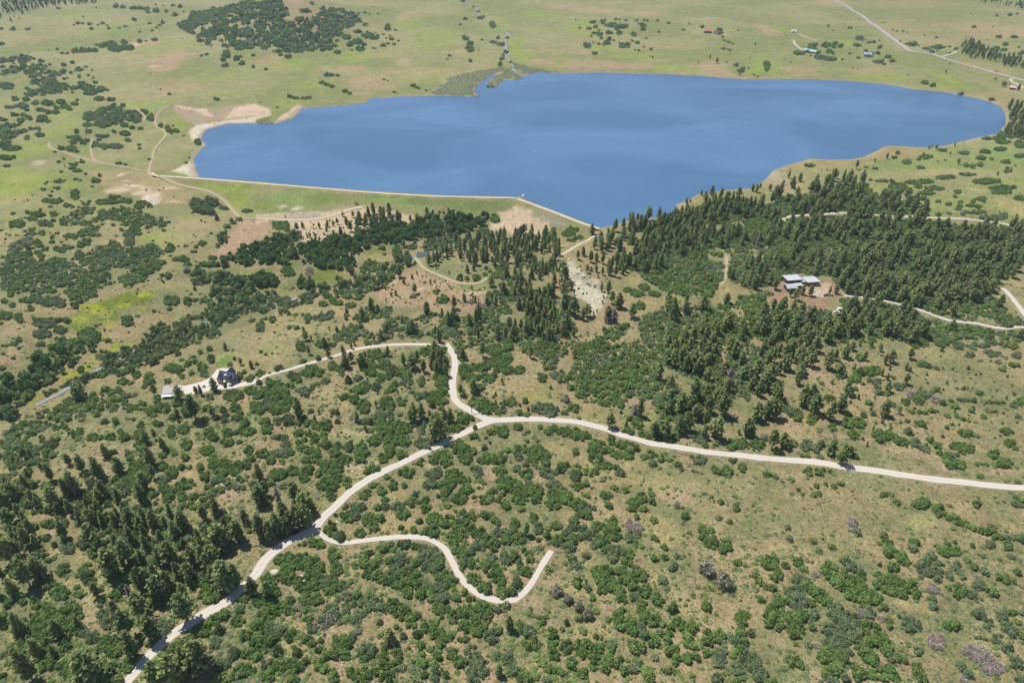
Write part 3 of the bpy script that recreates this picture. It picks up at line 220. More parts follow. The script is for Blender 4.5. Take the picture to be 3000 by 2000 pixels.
VEG[(3, 3)] = dict(
o='''1590 20 50 30,1660 50 55 36,1740 80 60 42,1790 105 45 32,1850 130 40 32,1870 140 35 36,1980 170 70 34,1700 150 25 22,2040 160 50 42,2130 230 80 32,2310 240 50 36,2200 310 60 46,2280 540 42 44,1070 230 45 44,1110 290 60 46,1120 360 60 54,1140 500 52 52,1180 400 30 26,1340 270 50 34,1230 380 40 34,1250 450 60 54,1590 340 35 54,1640 310 50 46,1720 360 55 50,1870 300 28 30,1710 270 22 26,1080 620 60 54,1120 700 90 72,1230 750 60 46,1310 650 60 46,1350 740 50 54,1000 670 45 46,40 470 60 62,270 460 50 46,220 410 30 26,550 460 30 36,600 500 45 42,520 530 60 46,600 600 80 62,650 650 70 62,700 570 60 46,760 620 60 46,850 600 50 62,860 680 60 46,830 760 120 72,950 790 100 72,880 850 70 46,1045 880 50 32,370 680 80 54,440 740 80 62,510 800 60 54,400 830 70 46,150 820 60 46,80 790 60 46,60 900 90 80,60 1020 90 72,220 970 80 72,250 1080 90 80,330 950 50 54,900 1050 70 54,880 1080 90 46,1000 1080 60 54,1060 1150 60 54,950 1180 90 54,1050 1230 70 54,1090 1280 60 46,920 1310 90 72,970 1360 70 54,1220 1340 60 46,800 1410 60 46,860 1480 70 46,950 1490 60 46,1010 1430 50 46,1100 1440 70 46,1150 1500 80 46,810 1500 50 54,1060 1530 50 36,540 1310 110 80,640 1340 100 80,620 1450 60 54,290 1400 50 42,10 1550 60 40,2065 730 42 50,1680 1040 65 55,1200 950 20 28,1630 380 60 30,1170 620 50 40''',
g='2210 230 45 32,2040 290 60 42,2230 410 40 30,2120 430 30 24,1970 410 28 20,1325 330 50 34,1500 400 45 46,1440 470 60 46,1380 500 70 36,1480 540 110 54,1560 600 60 46,1400 590 25 26,1560 470 60 28,1720 490 60 46,1660 580 50 46,1770 560 50 42,1980 540 40 46,1920 670 80 42,1870 750 60 42,1930 800 50 32,1500 810 50 46,820 180 40 42,180 130 45 34,200 230 32 46,415 250 30 44,720 440 60 36,750 500 60 44,470 360 35 22,280 620 80 54,230 730 100 62,270 830 90 72,420 950 60 54,620 870 80 54,650 950 120 72,740 1000 110 72,540 1060 80 54,640 1100 130 80,740 1120 110 80,600 1200 120 80,720 1240 90 72,930 930 60 54,1300 1030 95 76,1380 1270 75 46,1930 930 60 54,2020 1010 70 54,1950 1150 60 36,2140 960 60 54,2240 1100 60 46,2100 1160 80 54,2180 1250 60 46,2280 1390 80 54,2330 900 30 54,2310 1520 60 44,700 1520 50 54,580 1540 60 40,1140 1340 60 46,1760 1400 60 46,1820 1480 60 46,360 1210 50 42,1510 860 50 40,2190 1050 60 46',
b='2150 600 60 28,2210 640 60 30,2340 690 20,1830 450 40 22,1885 500 40 42,1990 700 40 38,1750 720 75 72,1655 700 35 24,1000 570 60 36,1200 700 90 72,740 700 60 54,80 570 80 54,160 490 50 36,320 520 45 38,35 690 40 42,580 310 40 36,400 460 18,540 1470 60 46,860 1220 70 36,1120 1020 52 50,1360 1440 70 64,1400 1530 60 46,2230 920 50 32,2290 1010 35 28,2330 1140 50 36,230 1370 80 54,400 1040 40 60,250 1210 30 22', 
d='430 570 45 42,775 95 45 50,1910 600 40 28,1500 700 80 44,850 930 60 46,1040 980 45 36,1550 1190 90 78,1830 1270 90 60,1930 1320 110 80,2060 1420 110 80,1990 1360 100 70,890 545 22,430 1220 40 36,1790 1540 40 30',
j='1022 478 18 22,1195 950 16 24,1300 240 8,1530 310 14,500 245 14', p='')

# thickets, groves and forests: 'kinds density c r: outline'
POLY = '''
P .9 0 0: 0 0,560 0,900 15,900 45,640 50,330 90,100 140,0 180
og .5 0 0: 100 520,250 520,470 590,620 680,640 720,560 760,700 810,900 800,1000 830,870 870,700 860,560 910,480 880,330 900,230 880,220 780,350 740,250 700,130 700,0 690,0 560
og .85 0 0: 740 1080,900 1000,1040 980,1150 1020,1210 1030,1280 1030,1320 1080,1260 1130,1160 1100,1080 1150,990 1170,900 1170,850 1110,760 1105
og .85 0 0: 0 1160,150 1150,330 1150,400 1200,330 1220,260 1200,200 1260,100 1330,0 1350
og .7 0 0: 200 1040,290 1060,310 1100,350 1130,250 1140,210 1090
og .7 0 0: 1640 230,1750 180,1760 130,1950 100,2150 60,2352 20,2352 440,2200 470,2060 440,1900 420,1810 350,1690 280
ogo .7 1 0: 0 40,240 5,300 120,200 200,330 230,480 190,620 130,530 40,700 80,880 110,1010 220,1010 240,840 260,720 300,780 390,700 390,600 460,420 490,240 480,100 470,0 430
p .06 1 0: 0 40,240 10,300 240,900 180,800 250,600 460,200 480,0 420
r 1 1 0: 1600 870,1700 790,1800 700,2050 650,2260 610,2300 640,2200 680,2090 740,2060 790,1990 820,2040 890,1850 880
r 1 1 0: 2110 800,2150 740,2260 660,2352 620,2352 720,2260 730,2230 790,2120 815
r 1 2 0: 0 575,60 590,250 640,460 670,350 680,130 690,60 640,0 625
r 1 1 0: 15 1100,90 1070,150 1090,160 1130,90 1155,20 1140
r 1 2 0: 0 650,90 710,70 728,0 732
P 1 3 0: 1740 480,1800 430,1860 410,2000 480,2130 520,2300 555,2352 590,2352 640,2200 615,2000 555,1800 525
P .8 3 0: 1900 -10,2352 20,2352 100,2200 60,2000 30,1700 5,1550 -10
P 1 3 0: 2200 1050,2260 990,2352 980,2352 1270,2130 1250,2110 1220,2160 1180,2220 1150,2240 1120
og .8 3 0: 2060 1250,2150 1190,2352 1240,2352 1290,2200 1290
gog .8 0 1: 580 480,600 420,650 370,720 330,880 330,890 380,980 390,1010 440,860 470,740 500,640 500
oog .85 0 1: 980 380,1100 350,1240 360,1340 390,1420 440,1520 440,1520 520,1330 530,1200 510,1080 450,990 420
og .95 0 1: 700 560,860 510,940 530,930 590,860 620,730 610
gk .95 0 1: 80 660,270 630,290 700,180 730,90 755
ggoog .85 0 1: 880 700,1040 650,1200 650,1330 680,1480 700,1490 770,1440 790,1500 850,1490 900,1360 900,1290 930,1120 910,1010 850,1000 930,860 920,720 880,690 760,840 750
ggoo .82 0 1: 0 800,150 750,270 740,300 800,430 840,520 800,640 800,700 850,760 940,900 900,1010 960,1040 1050,950 1070,800 1050,700 1070,580 1050,520 1060,340 1130,200 1110,60 1120,0 1080
o 1 0 1: 580 1120,700 1080,830 1050,920 1060,910 1130,850 1190,760 1240,680 1180
o 1 0 1: 1140 980,1170 910,1260 900,1320 950,1390 1000,1370 1040,1270 1040,1200 1080,1140 1060
ccgob .85 0 1: 1840 850,1960 870,2000 940,2200 980,2352 1000,2352 1300,2230 1250,2130 1260,2000 1290,1850 1200,1830 1050,1790 950
t 1 0 1: 1990 860,2150 770,2200 750,2352 710,2352 880,2200 900,2170 860,2030 890
gcco .85 0 1: 1280 1530,1450 1440,1650 1400,1880 1300,2050 1280,2200 1260,2352 1220,2352 1480,2230 1420,2200 1490,2080 1500,1950 1568,1250 1568
t 1 1 1: 390 710,640 650,730 660,870 630,1000 580,1200 510,1400 490,1620 440,1850 410,2130 430,2140 520,1980 570,1650 620,1400 640,1200 690,1050 690,1000 760,920 820,900 910,870 950,740 930,660 870,540 890,400 870
t 1 1 1: 0 690,180 650,300 610,340 690,370 780,290 850,0 880
oc .95 1 1: 280 600,350 560,400 620,370 690,300 690,200 640
o .95 1 1: 940 890,1000 840,1150 830,1210 860,1200 880,1100 910,960 940
p .9 1 1: 880 440,990 370,1100 390,1180 400,1300 420,1560 450,1560 475,1300 500,1150 540,1040 570,950 530
gcb .8 1 1: 1500 740,1560 640,1700 590,1990 600,1850 660,1750 700,1600 740
ccgob .95 1 1: 620 1100,780 1030,960 980,1130 920,1250 880,1300 800,1400 760,1450 810,1480 860,1380 900,1280 960,1200 1040,1060 1120,900 1200,780 1160,700 1200,600 1180
gcog .85 1 1: 0 1180,120 1140,420 1160,560 1100,650 1160,500 1220,280 1280,200 1350,150 1400,90 1380,0 1300
p .45 1 1: 900 1420,1000 1270,1060 1200,1140 1270,1400 1260,1560 1260,1640 1300,1900 1340,2100 1350,2200 1340,2352 1250,2352 1568,1150 1568,1000 1500
go .72 1 1: 620 1568,800 1480,900 1400,1000 1260,1140 1260,1400 1260,1900 1340,2352 1230,2352 1568
p 1 1 1: 1560 880,1620 740,1700 790,1740 720,1850 680,1980 600,2060 640,2200 600,2352 640,2352 850,2230 880,2100 840,2000 900,1900 860,1780 820,1700 860,1620 890
gob .72 1 1: 2150 900,2352 830,2352 1200,2200 1300,2100 1200,2200 1050
p .9 2 1: 1060 600,1090 490,1290 500,1500 440,1560 370,1700 320,1880 260,2050 260,2200 260,2352 330,2352 480,2100 470,2000 400,1950 520,2200 600,2352 620,2352 700,2200 690,2000 720,1900 700,1700 740,1560 760,1400 840,1430 920,1330 950,1200 960,1100 930,930 1040,880 960,900 880,800 850,690 840,700 760,800 660,900 620
go .72 2 1: 1060 600,1200 520,1560 390,1880 260,2050 260,2352 330,2352 700,1900 700,1500 760,1200 900,1000 800
p .85 2 1: 0 580,120 560,230 600,310 600,380 630,420 700,440 780,350 850,290 850,380 920,400 1020,380 1200,300 1250,500 1300,560 1230,600 1420,620 1568,0 1568
go .72 2 1: 0 700,300 850,380 1000,380 1200,600 1450,600 1568,0 1568
goboo .95 2 1: 1200 960,1330 960,1400 870,1560 770,1700 760,1850 740,1960 780,1960 1000,1880 1090,1800 1180,1700 1180,1560 1120,1430 1120,1350 1070,1250 1000
goboo .95 2 1: 850 1568,880 1440,1000 1420,1080 1430,1180 1330,1350 1250,1500 1260,1700 1230,1820 1230,2000 1180,2352 1110,2352 1568
gog .9 2 1: 1990 740,2352 720,2352 1080,2200 1080,2010 1040
p .35 2 1: 1990 740,2352 720,2352 1100,2000 1200,1990 1000
B .9 2 1: 1620 1568,1650 1430,1740 1360,1850 1400,2060 1400,2352 1280,2352 1568
B .9 3 1: 0 290,100 190,200 190,340 220,420 170,480 100,650 60,860 110,870 290,1050 240,1340 280,1460 330,1480 450,1600 500,1700 490,1850 520,2050 520,2240 500,2352 520,2352 800,2230 1000,2100 1130,2000 1180,1700 1280,1500 1330,1420 1450,1400 1568,0 1568,0 1250,270 1250,380 1330,560 1340,700 1240,700 1080,560 970,200 920,0 950
bgobc 1 3 1: 0 290,340 220,860 110,1050 240,1460 330,1480 450,1850 520,2352 520,2352 800,2000 1200,1500 1330,1400 1568,0 1568,0 1250,380 1330,700 1240,700 1080,560 970,0 950
gogo .85 3 1: 1720 1200,1900 1110,2050 1180,2200 1270,2280 1350,2352 1420,2352 1568,1430 1568,1500 1490,1600 1370,1720 1330
to .97 0 2: 280 160,400 60,520 0,880 0,890 80,780 130,720 200,640 260,570 290,560 340,450 360,380 430,290 450,250 520,200 540,0 570,0 370,60 320,260 200
gcco .8 0 2: 960 120,1100 80,1250 30,1320 0,1600 0,1700 60,1560 130,1480 180,1400 220,1300 200,1200 250,1240 330,1140 330,1000 330,850 380,800 420,560 430,400 500,450 420,600 380,760 330,820 270,880 200
gobo .92 0 2: 440 680,560 560,700 540,850 500,1000 450,1110 480,1090 560,950 560,920 640,800 640,790 700,680 720,560 720
gogb .7 0 2: 0 860,60 800,240 730,440 720,560 760,540 840,420 830,280 900,200 960,60 950,0 950
gogb .72 0 2: 0 1000,60 980,250 930,320 960,420 980,560 1010,580 1060,480 1100,400 1150,200 1180,60 1180,0 1120
p .8 0 2: 0 1320,150 1280,220 1440,280 1380,380 1460,480 1500,640 1500,700 1500,760 1430,900 1380,960 1460,1100 1430,1260 1460,1280 1340,1420 1240,1460 1340,1380 1510,1460 1568,0 1568
go .72 0 2: 0 1250,200 1200,480 1400,900 1350,1280 1300,1460 1350,1460 1568,0 1568
p .6 0 2: 1560 1568,1700 1510,1760 1400,1850 1340,1900 1450,2000 1500,2160 1490,2200 1350,2300 1250,2352 1230,2352 1568
go .72 0 2: 1560 1568,1760 1380,1900 1300,2200 1250,2352 1200,2352 1568
oop .85 1 2: 1640 0,1760 30,1800 170,1820 260,1780 340,1720 370,1660 300,1620 160,1560 60
ogob .7 1 2: 1800 10,2352 0,2352 250,2200 230,2050 180,1900 200,1850 100
p .15 1 2: 1800 0,2352 0,2352 160,1950 160
goobo .97 2 2: 0 0,1400 0,1420 200,1320 340,1320 480,1260 500,1100 500,1080 540,980 600,840 600,700 590,640 520,550 480,440 430,430 330,560 280,560 200,640 150,560 80,420 120,400 250,240 230,200 150,20 100
B .85 2 2: 1400 0,2352 0,2352 560,2280 620,2200 620,2050 560,1950 640,1750 660,1600 700,1500 640,1400 540,1440 420,1420 220
gogb .8 2 2: 1400 0,2352 0,2352 560,2000 560,1700 700,1300 820,1300 600,1450 350
B .95 3 2: 0 0,580 0,560 90,480 160,470 320,420 420,240 440,130 460,0 330
p .7 0 3: 700 0,2352 0,2352 140,2250 170,2200 310,2100 280,2050 350,2000 500,2100 670,2200 660,2060 710,1850 620,1780 640,1560 760,1480 780,1290 750,1240 710,1220 500,1050 580,950 450,960 350,900 220,830 150,700 110
go .72 0 3: 700 0,2352 0,2352 140,2100 300,2000 500,2100 650,1560 760,1240 710,1220 480,950 430,900 200
p .5 1 3: 0 0,560 0,480 150,300 250,80 330,0 380
go .8 1 3: 1740 60,1900 0,2352 0,2352 90,2230 150,2100 130,2060 60,2000 150,1900 190,1760 200
gogk .97 1 3: 340 980,400 880,560 860,620 820,760 740,860 660,1080 680,1180 760,1130 920,1100 1000,1120 1100,1000 1160,940 1180,920 1010,870 1080,700 1080,680 1060,580 1130,480 1090,470 1000,380 1040
ggo .98 2 3: 420 330,520 260,640 330,670 440,660 560,560 600,510 620,430 570,415 440
og .6 1 2: 0 380,300 380,350 560,0 650
p .35 0 3: 0 0,700 100,900 350,950 600,700 1500,100 1500,0 700
go .6 2 3: 1950 1150,2352 1100,2352 1568,1900 1568
gbo .9 2 1: 1060 560,1600 380,2350 330,2352 720,1900 720,1450 850,1250 1000,1000 900
B .3 2 1: 1950 1150,2352 1000,2352 1500,1500 1500,1200 1300,1500 1250
b .5 3 1: 0 560,500 560,560 760,300 900,0 900
'''
# tiny junipers and shrubs scattered over open slopes: 'kind count c r: outline'
SCATTER = '''
o 60 0 0: 0 150,2352 150,2352 1568,0 1568
o 50 1 0: 300 500,2200 200,2200 600,1500 850,200 950
j 70 0 1: 0 100,1900 450,1900 1150,1400 1500,0 1500
o 40 0 1: 500 300,1900 450,1900 1150,1000 1400
j 45 1 1: 380 480,900 450,900 640,420 650
j 55 1 1: 1100 1100,1500 900,2200 1100,2200 1240,1300 1240
o 50 0 2: 300 600,2352 200,2352 1400,900 1300,300 1000
j 45 1 2: 0 100,2352 100,2352 1500,0 1500
o 90 1 2: 0 400,2352 300,2352 1500,0 1500
o 60 2 2: 0 900,2352 1200,2352 1568,0 1568
j 90 3 2: 500 100,2352 100,2352 1000,1000 1000,400 700
o 90 3 2: 800 100,2352 100,2352 1568,0 1568
o 80 0 3: 0 300,1300 600,1300 1500,0 1500
o 110 1 3: 700 300,2352 0,2352 1568,0 1568
o 150 2 3: 0 0,2352 0,2352 1568,0 1568
g 170 3 3: 0 100,2352 100,2352 1568,0 1568
o 40 2 0: 100 100,2352 100,2352 600,100 620
o 60 3 0: 0 50,2352 150,2352 700,0 700
o 40 3 1: 1400 50,2352 50,2352 500,1500 430
j 16 2 1: 520 800,840 850,860 1250,600 1200
'''
# ------------------------------------------------------------------ materials
def mat_new(name):
    m = bpy.data.materials.new(name); m.use_nodes = True
    n = m.node_tree.nodes; l = m.node_tree.links; return m, n, l, n['Principled BSDF']
def flat_mat(name, col, rough=0.8, metal=0.0, noise=0.12, scale=0.8, spec=0.3):
    m, n, l, b = mat_new(name)
    tc = n.new('ShaderNodeTexCoord'); ns = n.new('ShaderNodeTexNoise'); ns.inputs['Scale'].default_value = scale; ns.inputs['Detail'].default_value = 4
    l.new(tc.outputs['Object'], ns.inputs['Vector'])
    mx = n.new('ShaderNodeMix'); mx.data_type = 'RGBA'
    mx.inputs[6].default_value = (*[c * (1 - noise) for c in col], 1); mx.inputs[7].default_value = (*[min(1, c * (1 + noise)) for c in col], 1)
    l.new(ns.outputs['Fac'], mx.inputs[0]); l.new(mx.outputs[2], b.inputs['Base Color'])
    b.inputs['Roughness'].default_value = rough; b.inputs['Metallic'].default_value = metal; b.inputs['Specular IOR Level'].default_value = spec
    return m
def ground_material():
    m, n, l, b = mat_new('dry_grassland')
    at = n.new('ShaderNodeAttribute'); at.attribute_name = 'cover'
    am = n.new('ShaderNodeAttribute'); am.attribute_name = 'rough_cover'
    tc = n.new('ShaderNodeTexCoord')
    def noise(scale, det=4, rough=0.6):
        x = n.new('ShaderNodeTexNoise'); x.inputs['Scale'].default_value = scale; x.inputs['Detail'].default_value = det; x.inputs['Roughness'].default_value = rough
        l.new(tc.outputs['Object'], x.inputs['Vector']); return x.outputs['Fac']
    def ramp(src, a, bb, lo, hi):
        r = n.new('ShaderNodeMapRange'); r.inputs[1].default_value = a; r.inputs[2].default_value = bb; r.inputs[3].default_value = lo; r.inputs[4].default_value = hi
        l.new(src, r.inputs[0]); return r.outputs[0]
    def mul(a, bb):
        r = n.new('ShaderNodeMath'); r.operation = 'MULTIPLY'; l.new(a, r.inputs[0]); l.new(bb, r.inputs[1]); return r.outputs[0]
    v = mul(ramp(noise(0.045), .25, .75, .84, 1.14), mul(ramp(noise(0.28, 6, .8), .34, .66, .66, 1.30), ramp(noise(0.85, 4, .8), .34, .66, .68, 1.32)))
    hs = n.new('ShaderNodeVectorMath'); hs.operation = 'SCALE'; l.new(at.outputs['Color'], hs.inputs[0]); l.new(v, hs.inputs[3])
    # straw and bare-earth flecks, and tufts of sage
    mx = n.new('ShaderNodeMix'); mx.data_type = 'RGBA'; l.new(hs.outputs[0], mx.inputs[6]); mx.inputs[7].default_value = (0.44, 0.345, 0.215, 1)
    vc = n.new('ShaderNodeTexVoronoi'); vc.feature = 'DISTANCE_TO_EDGE'; vc.inputs['Scale'].default_value = 0.26; wv = n.new('ShaderNodeVectorMath'); wv.operation = 'ADD'
    wn_ = n.new('ShaderNodeTexNoise'); wn_.inputs['Scale'].default_value = 0.3; wn_.inputs['Detail'].default_value = 3; l.new(tc.outputs['Object'], wn_.inputs['Vector']); w3 = n.new('ShaderNodeVectorMath'); w3.operation = 'SCALE'; w3.inputs[3].default_value = 5; l.new(wn_.outputs['Color'], w3.inputs[0])
    l.new(tc.outputs['Object'], wv.inputs[0]); l.new(w3.outputs[0], wv.inputs[1]); l.new(wv.outputs[0], vc.inputs['Vector'])
    crack = mul(ramp(vc.outputs['Distance'], .02, .09, .75, 0), ramp(noise(0.028, 3), .46, .60, 0, 1)); mxm = n.new('ShaderNodeMath'); mxm.operation = 'MAXIMUM'; l.new(crack, mxm.inputs[0]); l.new(ramp(noise(0.9, 4, .75), .54, .68, 0, .6), mxm.inputs[1])
    l.new(mul(mxm.outputs[0], am.outputs['Fac']), mx.inputs[0])
    m2 = n.new('ShaderNodeMix'); m2.data_type = 'RGBA'; l.new(mx.outputs[2], m2.inputs[6]); m2.inputs[7].default_value = (0.085, 0.105, 0.045, 1)
    vo = n.new('ShaderNodeTexVoronoi'); vo.inputs['Scale'].default_value = 0.75; l.new(tc.outputs['Object'], vo.inputs['Vector'])
    l.new(mul(mul(ramp(vo.outputs['Distance'], .22, .42, 1, 0), ramp(noise(0.13, 3), .36, .58, .12, .85)), am.outputs['Fac']), m2.inputs[0])
    l.new(m2.outputs[2], b.inputs['Base Color']); b.inputs['Roughness'].default_value = 0.95; b.inputs['Specular IOR Level'].default_value = 0.1
    bp = n.new('ShaderNodeBump'); bp.inputs['Strength'].default_value = 0.6; bp.inputs['Distance'].default_value = 0.6
    l.new(noise(0.8, 5, .7), bp.inputs['Height']); l.new(bp.outputs[0], b.inputs['Normal'])
    return m

